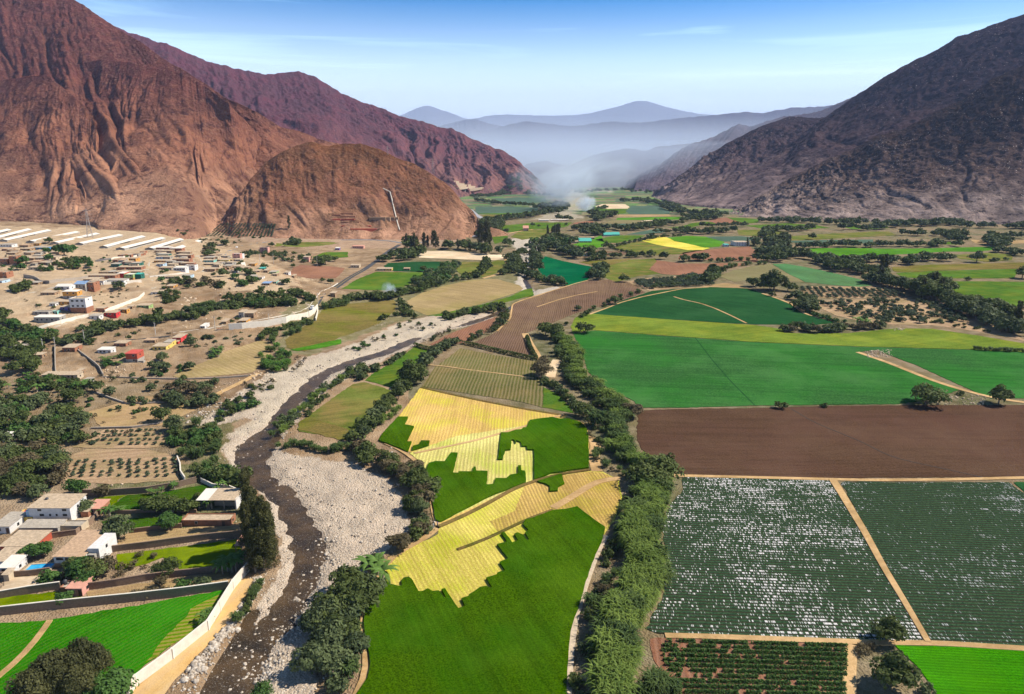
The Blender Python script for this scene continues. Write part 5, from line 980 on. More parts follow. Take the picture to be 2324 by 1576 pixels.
belt('c6', [(830,245),(950,235),(1080,230),(1200,235),(1300,235),(1420,225),(1540,230),(1650,230),(1780,220),(1900,230)], ['broad', 'bluebroad'], 9, (8, 13), 20, 'dark tree in the hedge behind the long bright strip', 'hedge behind the bright strip', 74)
belt('c6', [(870,310),(930,330),(980,360),(1050,385),(1120,400),(1180,410),(1250,420),(1150,360),(1080,340),(980,320)], ['broad', 'bluebroad'], 7.5, (8, 13), 22, 'dark tree in the diagonal wood below the bright strip', 'diagonal wood', 75)
belt('c6', [(1200,340),(1260,330),(1340,330),(1420,340),(1500,350),(1600,340),(1680,320),(1760,330),(1860,330)], ['broad', 'bluebroad'], 8, (8, 13), 20, 'dark tree in the hedge above the pale eastern field', 'hedge above the pale field', 76)
belt('c6', [(1330,470),(1360,490),(1420,500),(1500,520),(1560,530),(1300,480),(1350,440),(1290,440)], ['broad', 'bluebroad'], 6.5, (9, 14), 14, 'dark tree in the belt descending beside the terraced orchard', 'belt beside the orchard', 77)
one('c6', 1370, 440, 'euc', 150, 'tallest dark tree above the terraced orchard'); one('c6', 1340, 480, 'euc', 160, 'second tall dark tree above the terraced orchard')
belt('c6', [(1620,560),(1660,590),(1700,600),(1750,600),(1640,520),(1700,520),(1760,560)], ['broad', 'broad', 'euc'], 5.5, (12, 19), 12, 'tall dark tree in the clump at the orchard corner', 'clump at the orchard corner', 78)
belt('c6', [(1790,620),(1860,650),(1920,680),(2000,710),(2080,740),(2150,790),(2220,820),(2300,800)], ['broad', 'bluebroad'], 5, (9, 14), 14, 'dark tree in the belt along the right edge below the pastures', 'right edge belt', 79)
belt('c6', [(2000,650),(2100,690),(2180,700),(2250,730),(2324,740)], ['broad'], 6, (9, 14), 14, 'dark tree in the belt along the right edge below the pastures', 'right edge belt', 80)
one('c6', 1900, 660, 'broad', 130, 'dark double-crowned tree at the pasture corner'); one('c6', 2265, 800, 'euc', 190, 'tallest dark tree at the right edge'); one('c6', 2310, 445, 'broad', 80, 'dark tree cut by the right edge beside the green field'); one('c6', 1940, 458, 'shrub', 32, 'small bush between two green pastures'); one('c6', 1815, 458, 'shrub', 30, 'small bush left of its twin between two green pastures')
one('c6', 2000, 335, 'broad', 75, 'round dark tree alone beside the olive strip'); belt('c6', [(2090,330),(2150,325),(2220,325)], 'shrub', 8, (4, 7), 5, 'low bush row right of the round tree', 'low bush row')
belt('c6', [(2120,270),(2200,265),(2270,290),(2310,300)], 'broad', 9, (8, 12), 14, 'dark tree at the right end of the bright strip', 'right end of the bright strip', 81)
for i, (x, y, h) in enumerate([(480,500,70),(540,520,60),(590,530,80),(620,525,140),(715,530,70),(745,535,60)]): one('c6', x, y, 'broad', h, 'dark tree in the clump between the striped hill and the dark field', 'clump above the dark field')
one('c6', 605, 565, 'shrub', 40, 'round bush on the upper rim of the dark field'); one('c6', 715, 585, 'shrub', 35, 'smaller round bush right of the rim bush')
belt('c6', [(790,590),(830,620),(870,640),(820,660),(880,680)], ['broad', 'bluebroad'], 6, (6, 10), 10, 'dark tree at the left corner of the shrub plantation', 'plantation corner', 82)
belt('c6', [(860,680),(950,715),(1050,740),(1100,745)], 'greenshrub', 4, (2.5, 4), 5, 'yellow-green hedge bush along the plantation edge', 'plantation hedge', 83)
belt('c6', [(700,800),(740,805),(800,800),(850,810),(900,810),(960,810),(1030,800),(1100,795),(1180,790),(1260,785),(1300,770)], ['broad', 'drybroad', 'blueshrub', 'bluebroad'], 4.2, (4.5, 7.5), 9, 'grey or dark bush in the thicket above the yellow-green strip', 'thicket above the strip', 84)
one('c6', 1200, 770, 'banana', 75, 'pale palm rising out of the thicket above the strip')
belt('c6', [(180,400),(230,420),(200,450),(160,470),(230,480)], ['broad', 'canedark'], 7, (7, 11), 14, 'dark tree at the left end of the striped hill field', 'left end of the striped hill', 85)
belt('c6', [(200,335),(300,330),(400,325),(480,330)], ['canedark', 'shrub'], 7, (5, 7), 8, 'dark hedge cane between the two red fields', 'hedge between red fields', 86)
belt('c6', [(250,390),(330,370),(430,355),(560,350)], 'canedark', 7, (4, 6), 7, 'green cane clump along the top of the striped hill', 'cane above the striped hill', 87)
belt('c6', [(0,330),(50,330),(110,320),(150,330)], 'broad', 8, (8, 12), 12, 'dark tree between the two red fields on the left', 'trees between red fields', 88)
belt('c6', [(-60,470),(0,450),(60,430),(120,440),(-100,500),(0,490),(80,480)], ['olive', 'shrub', 'canedark'], 6, (4, 6), 12, 'grey bush at the end of the round olive grove', 'end of the olive grove', 89)
one('c6', 1660, 1300, 'flat', 150, 'large dome-shaped dark tree between green and brown fields'); one('c6', 2150, 1300, 'broad', 130, 'dark tree with a forked trunk at the end of the field road'); one('c6', 670, 1330, 'flat', 58, 'low dark tree on the line between green and brown fields'); one('c6', 965, 1322, 'shrub', 38, 'small dark bush on the line between green and brown fields'); one('c6', 1890, 1240, 'shrub', 36, 'low bush beside the stone heap at the field road')
belt('c6', [(1990,930),(2060,938),(2140,940),(2230,943),(2330,948)], 'canedark', 2.4, (2.5, 3.5), 3, 'dark tall grass clump beside the right edge of the green field', 'tall grass on the field edge', 90)
one('b3', 1390, 1210, 'broad', 170, 'dark tree standing at the corner of the white mulched field'); one('b3', 1425, 1520, 'broad', 240, 'big dark round tree between the row crop and the bright lettuce field'); one('b3', 1660, 1570, 'blueshrub', 85, 'grey bush at the edge of the bright lettuce field'); belt('b3', [(1190,1280),(1230,1270),(1280,1260),(1320,1265)], 'sparse', 2.2, (2, 3.4), 3, 'brown dry bush left of the mulched field corner tree', 'dry bushes at the corner')
belt('c6', [(890,520),(880,570)], 'olive', 3.5, (2.2, 2.8), 1, 'row', 'x') if False else None
def rows(fr, a, b, c, d, nr_, nc_, kind, size, label, group, seed=0, miss=.08, hill=False):
    r = random.Random(seed)                   # a-b first row, c-d last row
    A, B, Cc, D = [GXY(fr, [p])[0] for p in (a, b, c, d)]
    for i in range(nr_):
        t = i / max(1, nr_ - 1)
        for j in range(nc_):
            if r.random() < miss: continue
            s = j / max(1, nc_ - 1); x = (A[0] * (1 - s) + B[0] * s) * (1 - t) + (Cc[0] * (1 - s) + D[0] * s) * t; y = (A[1] * (1 - s) + B[1] * s) * (1 - t) + (Cc[1] * (1 - s) + D[1] * s) * t
            if hill:
                (u0, v0), (u1, v1), (u2, v2), (u3, v3) = FX(fr, [a, b, c, d]); q = cast((u0 * (1 - s) + u1 * s) * (1 - t) + (u2 * (1 - s) + u3 * s) * t, (v0 * (1 - s) + v1 * s) * (1 - t) + (v2 * (1 - s) + v3 * s) * t); plant(kind, q[0], q[1], r.uniform(*size), label, group, z=q[2] - .2); continue
            plant(kind, x + r.uniform(-.4, .4), y + r.uniform(-.4, .4), r.uniform(*size), label, group)
rows('c6', (810,510), (860,580), (1420,530), (1500,570), 15, 11, 'olive', (2.2, 3.4), 'small orchard tree in the straight rows of the terraced orchard', 'terraced orchard', 1)
patch('c6', [(930,610),(1300,590),(1640,600),(1850,650),(1960,740),(1700,750),(1350,750),(1080,700)], ['olive', 'blueshrub'], 170, (2.6, 4.4), 'grey-green bush in the scattered plantation', 'scattered plantation', 11, .5)
patch('c6', [(1350,660),(1700,680),(2050,780),(2200,830),(2050,810),(1800,770),(1400,740)], 'shrub', 50, (1.6, 2.8), 'low bush on the sandy strip of the plantation', 'sandy strip bushes', 12, .5)
rows('c5', (2000,470), (2050,515), (2500,430), (2520,490), 22, 7, 'olive', (3, 4.4), 'round grey tree in the olive grove behind the dark field', 'olive grove', 2)
rows('v2', (590,128), (770,-30), (1390,125), (1430,-20), 19, 12, 'olive', (2.2, 3.1), 'orchard tree in the rows on the slope under the hill', 'hill foot orchard', 3, hill=True) 
rows('d', (120,1082), (140,1050), (400,1082), (392,1045), 14, 5, 'olive', (1.0, 1.8), 'small sapling in the bare orchard plot above the white house', 'sapling plot', 4)
rows('d', (210,1010), (245,982), (385,1010), (352,978), 11, 4, 'olive', (1.0, 1.8), 'small sapling in the upper bare orchard plot', 'upper sapling plot', 5)
# ---------------------------------------------------------------- west bank: low scrub woods
LW = 'dark bushy tree in the wild wood above the white house'
patch('c4', [(-60,1250),(60,1230),(150,1280),(310,1290),(400,1350),(480,1330),(600,1400),(620,1480),(560,1576),(-60,1576)], ['bluebroad', 'broad', 'shrub', 'greenshrub', 'blueshrub'], 58, (4, 7), LW, 'wild wood above the white house', 13, .62)
patch('b1', [(-60,-50),(300,-60),(420,40),(430,180),(300,260),(60,260),(-60,300)], ['bluebroad', 'broad', 'shrub', 'drybroad'], 30, (5, 7.5), LW, 'wild wood above the white house', 14, .62)
patch('c4', [(-40,1130),(200,1110),(330,1120),(560,1150),(660,1200),(560,1230),(200,1220),(-40,1230)], ['shrub', 'greenshrub', 'broad', 'banana'], 40, (3, 5), 'green shrub in the wild garden below the walled plot', 'wild garden below the plot', 15, .5)
patch('c4', [(0,700),(60,740),(130,790),(220,820),(330,800),(390,860),(300,900),(120,880),(0,860)], ['broad', 'green', 'shrub'], 26, (5, 8), 'dark tree in the wood beneath the lower street', 'wood beneath the street', 16, .6)
patch('c4', [(0,900),(130,880),(280,900),(330,950),(240,1000),(80,1000),(0,980)], ['broad', 'shrub'], 20, (5, 8), 'dark tree between the walled plot and the left edge', 'trees left of the walled plot', 17, .6)
patch('c4', [(80,1000),(250,990),(270,1100),(100,1110)], 'broad', 6, (7, 9), 'large dark tree left of the long narrow yard', 'trees left of the yard', 18, .5)
belt('c4', [(410,880),(480,870),(560,860),(640,860),(700,850)], ['broad', 'blueshrub', 'shrub'], 4, (4.5, 7), 14, 'bush on the slope between road and lower street', 'slope bushes by the road', 91)
belt('c4', [(560,800),(630,790),(690,800),(760,800),(820,790),(720,770)], ['broad', 'blueshrub'], 4.4, (4.5, 7), 14, 'bush on the slope between road and lower street', 'slope bushes by the road', 92)
for i, (x, y, h) in enumerate([(920,780,75),(880,780,60),(1000,760,80),(1060,770,90),(1100,750,80),(1080,700,60),(960,770,60)]): one('c4', x, y, 'broad', h, 'large dark tree in the row on the slope left of the thicket', 'slope tree row')
belt('c4', [(1200,710),(1260,710),(1330,700),(1400,690),(1460,660),(1400,650),(1300,680)], ['blueshrub', 'canedark', 'shrub'], 3.6, (5, 8), 12, 'grey-green thicket bush on the dry slope over the road', 'thicket over the road', 93)
belt('c4', [(1500,660),(1560,660),(1620,650),(1700,640),(1780,640),(1840,640),(1900,640),(1960,630),(2010,630)], ['canedark', 'shrub', 'green', 'broad'], 3.2, (5.5, 8.5), 14, 'dark thicket tree along the rocky bluff above the road', 'thicket on the rocky bluff', 94)
belt('c4', [(1560,600),(1640,590),(1720,600),(1800,600),(1900,580),(1980,560),(2040,570),(2100,610)], ['canedark', 'shrub', 'broad'], 3.6, (5, 8), 14, 'dark thicket tree along the rocky bluff above the road', 'thicket on the rocky bluff', 95)
patch('c4', [(1080,560),(1200,540),(1240,600),(1180,640),(1090,610)], ['shrub', 'broad'], 10, (4, 6.5), 'dark bush left of the pale boulder outcrop', 'bushes by the boulders', 19, .5)
patch('c4', [(1130,460),(1330,440),(1500,480),(1560,530),(1400,540),(1200,510)], ['shrub', 'sparse', 'drybroad', 'broad'], 24, (4, 7), 'dark bush below the lower houses of the village', 'bushes below the houses', 20, .5)
patch('c4', [(1600,400),(1740,420),(1750,500),(1650,530),(1590,480)], ['green', 'broad', 'shrub'], 14, (5, 8), 'dark green tree in the clump over the boulder slope', 'clump over the boulders', 21, .5)
one('c4', 1520, 435, 'broad', 60, 'round dark tree among the lower village houses'); one('c4', 1765, 545, 'shrub', 55, 'round bush standing alone on the boulder slope'); one('c4', 1945, 490, 'broad', 50, 'round dark tree at the right end of the village')
for i, (x, y, h) in enumerate([(440,290,85),(400,270,60),(500,265,50),(320,275,45),(150,390,50),(160,350,60),(340,325,45)]): one('c4', x, y, 'green', h, 'dark green tree on the knoll among the upper houses', 'knoll trees in the village')
one('c4', 335, 207, 'broad', 42, 'lone round tree in front of the white sheds')
patch('c4', [(260,400),(400,340),(520,320),(660,320),(660,370),(540,385),(380,410)], ['green', 'broad', 'shrub'], 22, (5, 7.5), 'green tree in the park-like row in mid village', 'mid village trees', 22, .5)
patch('c4', [(60,540),(100,510),(180,480),(240,500),(200,540),(100,560)], 'broad', 9, (5, 7), 'dark tree in the clump by the curving street', 'clump by the curving street', 23, .5)
one('c4', 815, 520, 'bluebroad', 60, 'grey-green tree below the white terrace wall'); one('c4', 400, 530, 'shrub', 30, 'bush beside the small white building'); one('c4', 1100, 470, 'green', 40, 'green tree under the paved village square'); one('c4', 35, 700, 'shrub', 65, 'round grey bush on the bare slope at the left edge')
patch('c4', [(1380,280),(1430,230),(1490,230),(1510,280),(1450,300),(1340,295)], ['drybroad', 'broad'], 14, (6, 9), 'grey-brown tree between sheds and curving road', 'trees by the curving road', 24, .5)
one('c4', 1530, 220, 'broad', 45, 'dark round tree above the curving road'); patch('c4', [(1640,270),(1760,260),(1990,270),(2200,310),(2150,345),(1900,330),(1660,310)], ['blueshrub', 'broad', 'shrub'], 46, (4, 7), 'dark garden tree behind the village along the valley road', 'gardens by the valley road', 25, .5)
patch('c4', [(1950,200),(2050,200),(2050,235),(1950,235)], 'broad', 7, (7, 10), 'dark tree in the clump on the pale green field', 'clump on the pale field', 26, .4)
for i, (x, y, h) in enumerate([(2215,350,70),(2190,360,40),(2280,330,40),(2250,480,38),(2195,470,30),(1995,370,26),(1800,380,40),(1850,230,32)]): one('c4', x, y, 'broad', h, 'single dark tree in the small fields right of the village', 'single trees right of the village')
one('c4', 1975, 160, 'euc', 80, 'slim dark cypress-like tree on the bare hill foot')
for i, (x, y, h) in enumerate([(1300,910,70),(1340,920,30),(1110,1010,70),(1050,1060,60),(1120,1080,70),(1060,1100,50),(1290,1070,60),(1400,860,40),(1440,860,34),(1620,900,30)]): one('c4', x, y, 'blueshrub' if i % 2 else 'bluebroad', h, 'grey-green tree near the red roofed house', 'trees near the red roof')
patch('c4', [(690,1010),(830,980),(850,1020),(760,1060),(690,1050)], ['banana', 'greenshrub'], 10, (2.5, 4), 'green garden plant left of the red roofed house', 'garden left of the red roof', 27, .5)
patch('c4', [(1010,1090),(1180,1060),(1280,1040),(1250,1080),(1080,1115)], 'greenshrub', 12, (1.8, 3), 'green bush on the wet patch below the red roof', 'wet patch bushes', 28, .5)
patch('c4', [(1410,970),(1480,940),(1540,960),(1500,1000),(1420,1000)], ['banana', 'greenshrub'], 8, (2.5, 4), 'bright bush left of the tan ploughed plot', 'bushes left of the tan plot', 29, .5)
patch('c4', [(1090,1280),(1160,1200),(1280,1190),(1450,1230),(1470,1290),(1350,1340),(1230,1330)], ['blueshrub', 'drybroad', 'bluebroad'], 20, (4.5, 7), 'grey-green tree in the grove left of the gravel channel', 'grove left of the gravel', 30, .5)
for i, (x, y, h) in enumerate([(500,1290,110),(250,1330,90),(1100,1420,110),(1190,1480,110),(480,1400,100),(560,1430,90),(1330,1200,50),(1470,1165,45),(1250,1140,40),(1030,1210,50),(900,1290,50),(960,1290,45),(650,1220,90),(750,1240,60)]): one('c4', x, y, 'bluebroad' if i % 2 else 'broad', h, 'round grey-green tree dotted over the dry bush land', 'dotted trees of the bush land')
patch('c4', [(640,1080),(1000,1120),(1250,1150),(1600,1120),(1500,1200),(1100,1180),(700,1150)], ['sparse', 'blueshrub'], 26, (1.6, 3), 'low dry bush on the barren ground below the ploughed plot', 'barren ground bushes', 31, .5)
patch('c4', [(1500,1180),(1800,1100),(1900,1160),(1800,1250),(1600,1230)], ['shrub', 'sparse'], 14, (1.8, 3.2), 'low bush on the old gravel terrace', 'gravel terrace bushes', 32, .5)
patch('c4', [(1240,830),(1500,820),(1740,800),(1640,930),(1400,940)], ['sparse', 'blueshrub'], 16, (1.6, 3), 'low dry bush on the bank under the road', 'bank bushes under the road', 33, .5)
patch('c4', [(1400,250),(1800,190),(1900,150),(1400,160),(1200,160)], ['sparse', 'shrub'], 40, (3, 5), 'dry bush at the foot of the bare mountain', 'bushes at the mountain foot', 34, .5)
patch('d', [(0,760),(200,750),(400,740),(600,700),(600,740),(400,760),(200,790),(0,810)], ['sparse', 'shrub'], 40, (1.6, 3), 'dry bush on the slope under the village', 'dry slope bushes', 35, .5)
patch('d', [(360,640),(560,640),(700,660),(690,700),(560,700),(380,690)], ['sparse', 'shrub'], 30, (2, 3.6), 'dry bush among the rocks of the bluff', 'bushes among the rocks', 36, .5)
# gardens round the white house
for i, (x, y, h, kd) in enumerate([(530,220,120,'green'),(690,230,85,'drybroad'),(1080,340,130,'broad'),(1150,330,110,'broad'),(1240,340,100,'broad'),(1300,330,90,'broad'),(980,310,70,'broad'),(580,340,110,'blueshrub'),(1410,240,60,'shrub'),(1350,250,60,'shrub')]): one('b1', x, y, kd, h, 'dark garden tree between the white house and the open shed', 'garden trees by the white house')
one('b1', 810, 520, 'bluebroad', 170, 'grey tree with drooping stems above the bare plot'); one('b1', 1150, 460, 'green', 120, 'leafy tree behind the brick store'); one('b1', 1140, 760, 'flat', 110, 'rounded blue-grey tree on the mown lawn')
for i, (x, y, h) in enumerate([(560,780,150),(640,790,150),(700,760,140),(600,830,120),(520,740,110),(500,800,100)]): one('b1', x, y, ['green', 'broad', 'drybroad'][i % 3], h, 'tall garden tree right of the tan roofed house', 'trees right of the tan roof')
one('b1', 200, 640, 'green', 90, 'leafy green tree beside the pool terrace'); one('b1', 295, 640, 'green', 110, 'leafy green tree with thin trunk beside the pool terrace'); one('b1', 450, 960, 'green', 95, 'dark conical tree beside the pink roofed hut'); one('b1', 350, 800, 'greenshrub', 90, 'yellow-green bush at the pool corner')
for i, (x, y, h) in enumerate([(900,720,80),(950,640,60),(1050,650,60),(830,720,60),(820,770,60),(980,720,40)]): one('b1', x, y, 'sparse', h, 'thin shrub in the beds beside the lawn', 'shrubs beside the lawn')
patch('b1', [(920,900),(1100,860),(1140,900),(1000,920)], 'sparse', 7, (2, 3), 'grey bush in the narrow bare garden', 'bushes in the narrow garden', 37, .5)
one('b1', 1250, 860, 'greenshrub', 80, 'bright green bush in the narrow garden'); one('b1', 1380, 850, 'blueshrub', 90, 'dark bush in the narrow garden near the river wall'); one('b1', 1100, 840, 'drybroad', 80, 'brownish tree in the narrow garden')
for i, (x, y, h) in enumerate([(1560,750,120),(1620,730,120),(1590,700,90),(1500,740,80)]): one('b1', x, y, 'banana', h, 'banana plant inside the river wall beside the lawn', 'banana plants by the lawn')
for i, (x, y, h) in enumerate([(1400,1080,70),(1440,1040,60),(1380,1110,60)]): one('b1', x, y, 'banana', h, 'banana plant inside the long concrete wall', 'banana plants by the long wall')
for i, (x, y, h) in enumerate([(730,370,80),(1190,340,60),(1430,310,70),(1030,215,50),(1180,180,50),(1490,130,60),(1500,190,60),(830,340,50),(1100,210,50)]): one('b1', x, y, 'banana', h, 'banana plant in the vegetable garden', 'banana plants in the garden')
EU = [(1740,745,330),(1800,730,470),(1830,710,420),(1700,640,380),(1760,600,420),(1720,520,350),(1700,430,330),(1690,330,260),(1780,680,400),(1850,650,330),(1665,250,170),(1690,150,120)]
for i, (x, y, h) in enumerate(EU): one('b1', x, y, 'euc', h, 'tall dark eucalyptus in the row at the river bank', 'eucalyptus row by the river')
for i, (x, y, h) in enumerate([(1500,120,110),(1560,130,110),(1620,150,110),(1660,110,90),(1600,90,90)]): one('b1', x, y, 'shrub', h, 'dark bush just above the eucalyptus row', 'bushes above the eucalyptus')
one('b1', 560, 1500, 'bluebroad', 200, 'dark grey tree touching the bare-trunked tree at the bottom left'); one('b1', 610, 1505, 'upright', 310, 'tall rounded tree with a bare trunk at the bottom left'); one('b1', 690, 1490, 'upright', 260, 'rounded grey tree against the bean field at bottom left')
for i, (x, y, h) in enumerate([(280,1640,280),(360,1600,300),(430,1600,320),(500,1610,280),(560,1640,260),(330,1700,240)]): one('b1', x, y, 'upright', h * 1.12, 'big olive-brown tree in the clump at the bottom left corner', 'clump at the bottom left')
one('b1', 760, 1640, 'green', 230, 'spreading yellow-green tree beside the gate at the bottom'); one('b1', 240, 1700, 'upright', 320, 'olive-brown tree leftmost of the bottom left clump')
patch('c4', [(60,580),(480,700),(900,580),(1000,480),(600,560),(560,640),(300,600)], ['sparse', 'shrub'], 34, (1.5, 2.8), 'dry bush on the bare slope between the street curves', 'dry bushes between the curves', 41, .5)
patch('c4', [(0,420),(1000,420),(1000,300),(0,260)], ['sparse', 'green', 'shrub'], 34, (2, 4), 'small yard bush among the upper village houses', 'yard bushes', 42, .5)
patch('c4', [(1040,300),(1640,330),(1700,420),(1050,440)], ['sparse', 'green', 'broad'], 26, (2.2, 4), 'small yard tree among the houses of the right village block', 'yard trees, right block', 43, .5)
patch('c4', [(-60,1120),(640,1240),(1000,1280),(1100,1440),(600,1576),(-60,1576)], ['sparse', 'blueshrub', 'greenshrub'], 60, (1.5, 3), 'low scrub bush scattered over the dry bush land', 'low bush land scrub', 44, .5)
grow()
# ---------------------------------------------------------------- strips, walls, water
def strip(name, fr, pts, width, mat, up=.12, kind='structure', label=None, cat=None, fn=None):
    P = [Vector(p) for p in ((fn or (lambda u, v: G(u, v)))(*q) for q in FX(fr, pts))]; Q = []
    for a, b in zip(P[:-1], P[1:]):
        n = max(1, min(40, int((b - a).length / 4)))
        Q += [a.lerp(b, i / n) for i in range(n)]
    Q.append(P[-1])
    for _ in range(3): Q = [Q[0]] + [(Q[i - 1] + Q[i] * 2 + Q[i + 1]) / 4 for i in range(1, len(Q) - 1)] + [Q[-1]]
    V = []; Fc = []
    for i, p in enumerate(Q):
        d = Q[min(i + 1, len(Q) - 1)] - Q[max(i - 1, 0)]; n = Vector((-d.y, d.x, 0)).normalized()
        w = width if not isinstance(width, tuple) else width[0] + (width[1] - width[0]) * i / (len(Q) - 1)
        z = p.z if fn else Hf(p.x, p.y)
        for s in (-.5, 0, .5): V.append((p.x + n.x * w * s, p.y + n.y * w * s, z + up))
        V.append((p.x - n.x * (w * .5 + .3), p.y - n.y * (w * .5 + .3), z - 1.6)); V.append((p.x + n.x * (w * .5 + .3), p.y + n.y * (w * .5 + .3), z - 1.6))
    for i in range(len(Q) - 1):
        a, b = i * 5, i * 5 + 5; Fc += [(a, b, b + 1, a + 1), (a + 1, b + 1, b + 2, a + 2), (a + 3, b + 3, b, a), (a + 2, b + 2, b + 4, a + 4)]
    Fc = [tuple(reversed(f)) for f in Fc]
    o = link(name, mesh(name, V, Fc), mat)
    if label: tag(o, label, cat)
    else: tag(o, kind=kind)
    return o, Q
ASPH = paint('asphalt', (.055, .055, .058), .9, .15, .8); ASPHL = paint('worn_asphalt', (.20, .20, .21), .9, .1, .8); CONC = paint('street_concrete', (.42, .36, .28), .9, .1, .6)
WCON = paint('pale_concrete_wall', (.62, .56, .48), .9, .1, .5, .05); WWH = paint('whitewashed_concrete', (.66, .60, .51), .85, .08, .5); BRK = paint('dusty_brick', (.22, .15, .105), .95, .2, 2.2, .05); STW = paint('grey_block', (.33, .28, .23), .95, .2, 1.5, .05)
REDB = paint('red_barrier', (.30, .05, .04), .7, .1); YEL = paint('yellow_line', (.62, .42, .05), .7, .05)
ROAD = [(380,912),(500,905),(640,890),(760,872),(870,860),(1000,846),(1180,830),(1350,808),(1500,790),(1650,762),(1800,736),(1950,706),(2040,688),(2110,660),(2150,620),(2170,582),(2230,532),(2324,480),(2400,428),(2480,385),(2580,315),(2660,250),(2720,215)]
_, RQ = strip('road', 'c4', ROAD, 6.5, ASPH, .30)
strip('yellow_centre_line', 'c4', ROAD[8:20], .25, YEL, .312)
strip('road', 'v2', [(720,420),(770,375),(830,330),(900,290),(1000,250),(1150,212),(1400,190),(1800,180),(2320,167),(2700,170)], 7, ASPHL, .35)
strip('road', 'c5', [(60,180),(200,182),(330,190),(420,205),(560,200)], 7, ASPHL, .4, fn=lambda u, v: G(u, v))
strip('road', 'c5', [(915,165),(935,135),(945,110),(958,80),(972,55),(960,38),(940,28),(920,15),(880,-20),(830,-40)], 13, paint('light_road', (.30, .30, .32), .9), 1.2)
for nm, pts, w in [('street', [(0,575),(60,570),(160,555),(250,530),(330,510),(400,498)], 5), ('street', [(10,590),(30,540),(60,460),(85,400),(100,375)], 7), ('street', [(1005,265),(1005,300),(998,350),(990,400),(985,430),(1010,455),(1040,480),(1050,505),(1020,535),(960,570),(880,600),(800,635),(700,680),(600,705),(480,730),(400,765),(340,790),(280,800)], 6), ('street', [(1000,430),(1080,428),(1200,415),(1380,395)], 5), ('street', [(1330,290),(1345,330),(1360,370),(1380,400)], 9)]:
    strip(nm, 'c4', pts, w, CONC, .25)
TRK = MT['track']
strip('dirt_track', 'b2', [(1740,60),(1720,0),(1720,-60),(1735,-110),(1730,-160),(1690,-185),(1600,-190),(1500,-190)], 4.5, TRK, .22)
strip('dirt_track', 'b2', [(1900,110),(1800,100),(1700,150),(1600,215),(1500,280),(1440,310)], 3.2, TRK, .30)
strip('dirt_track', 'b2', [(1690,52),(1600,62),(1450,88),(1310,130),(1180,175),(1000,280),(800,385),(690,425),(660,440)], 1.6, MT['bank'], .55)
strip('dirt_track', 'b2', [(660,430),(640,400),(625,320),(610,220),(595,130),(570,60),(530,10),(490,-30),(400,-90),(300,-130)], 1.8, TRK, .35)
strip('dirt_track', 'b2', [(650,450),(620,505),(520,545),(420,592),(330,630),(290,690),(255,780),(225,840),(190,900),(160,960),(145,1050),(150,1120),(155,1200),(178,1290),(190,1400),(180,1480),(110,1576),(50,1680)], 2.0, TRK, .35)
strip('footpath', 'b2', [(1800,500),(1760,560),(1720,650),(1690,740),(1650,840),(1630,930),(1600,1010),(1575,1100),(1562,1200),(1550,1330),(1545,1450),(1535,1576),(1530,1750)], 2.2, paint('pale_path', (.46, .37, .27), .9, .2), .30)
strip('embankment', 'b2', [(1440,325),(1300,370),(1200,418),(1080,480),(980,525),(880,570),(790,595)], 1.3, MT['bank'], .40)
strip('embankment', 'd', [(1278,942),(1200,966),(1080,1001),(1000,1018),(940,1030)], 1.5, MT['track'], .35)
strip('embankment', 'd', [(955,880),(1010,893),(1100,912),(1200,931),(1283,944)], 1.8, MT['bank'], .30)
strip('field_road', 'c6', [(1190,948),(1300,985),(1400,1020),(1550,1080),(1700,1140),(1850,1190),(2060,1248),(2200,1275),(2400,1300)], 3.4, TRK, .30)
strip('field_road', 'b3', [(1020,118),(1080,210),(1150,330),(1230,460),(1300,590),(1380,740),(1450,850),(1540,1000),(1600,1110),(1670,1225)], (3.0, 1.6), TRK, .42)
strip('field_road', 'b3', [(-60,90),(500,103),(1020,116),(1300,122),(1800,118),(2300,105),(2900,100)], 2.2, TRK, .30)
strip('field_road', 'b3', [(-120,1180),(0,1180),(600,1202),(1150,1222),(1420,1232),(1700,1228),(2324,1270),(2900,1290)], 2.0, TRK, .30)
strip('field_road', 'b3', [(1150,1240),(1130,1400),(1135,1576),(1140,1750)], 3.0, TRK, .22)
strip('footpath', 'c6', [(-60,570),(0,590),(120,615),(220,650),(330,700),(435,752)], 1.6, TRK, .42)
strip('footpath', 'c6', [(540,548),(640,580),(740,620),(790,655),(840,690),(950,718),(1040,740)], 2.4, TRK, .30)
strip('footpath', 'c5', [(1690,690),(1800,650),(1900,610),(2050,570),(2324,515),(2500,505)], 2.0, TRK, .30)
strip('footpath', 'c5', [(1330,640),(1480,590),(1600,560),(1740,535)], 1.2, TRK, .34)
strip('footpath', 'c5', [(1060,805),(1150,720),(1165,620),(1240,590),(1400,540),(1600,478),(1690,455)], 1.4, TRK, .34)
strip('footpath', 'c5', [(590,1035),(800,1060),(1000,1085),(1200,1110),(1310,1125)], 1.2, TRK, .4)
strip('dirt_track', 'c5', [(1110,300),(1130,350),(1120,390),(1060,420),(960,445)], 3.5, TRK, .4)
strip('dirt_track', 'c5', [(1250,820),(1290,900),(1330,960),(1345,1000)], 5, TRK, .2)
strip('dirt_track', 'c5', [(1470,1000),(1440,1050),(1420,1120)], 6, MT['sand'], .2)
strip('dirt_track', 'b1', [(340,1080),(310,1130),(250,1210),(180,1300),(90,1390),(0,1460),(-100,1530)], 1.5, TRK, .50)
strip('dirt_track', 'c4', [(1450,1250),(1560,1190),(1650,1150),(1760,1090)], 3, TRK, .3)
strip('ditch', 'c6', [(85,850),(200,1000),(330,1150),(490,1310)], .7, MT['darkgreen'], .26)
strip('furrow', 'c6', [(740,1335),(900,1430),(1100,1510),(1260,1576),(1400,1660),(2060,1805)], .8, paint('damp_furrow', (.045, .028, .02), .9), .21)
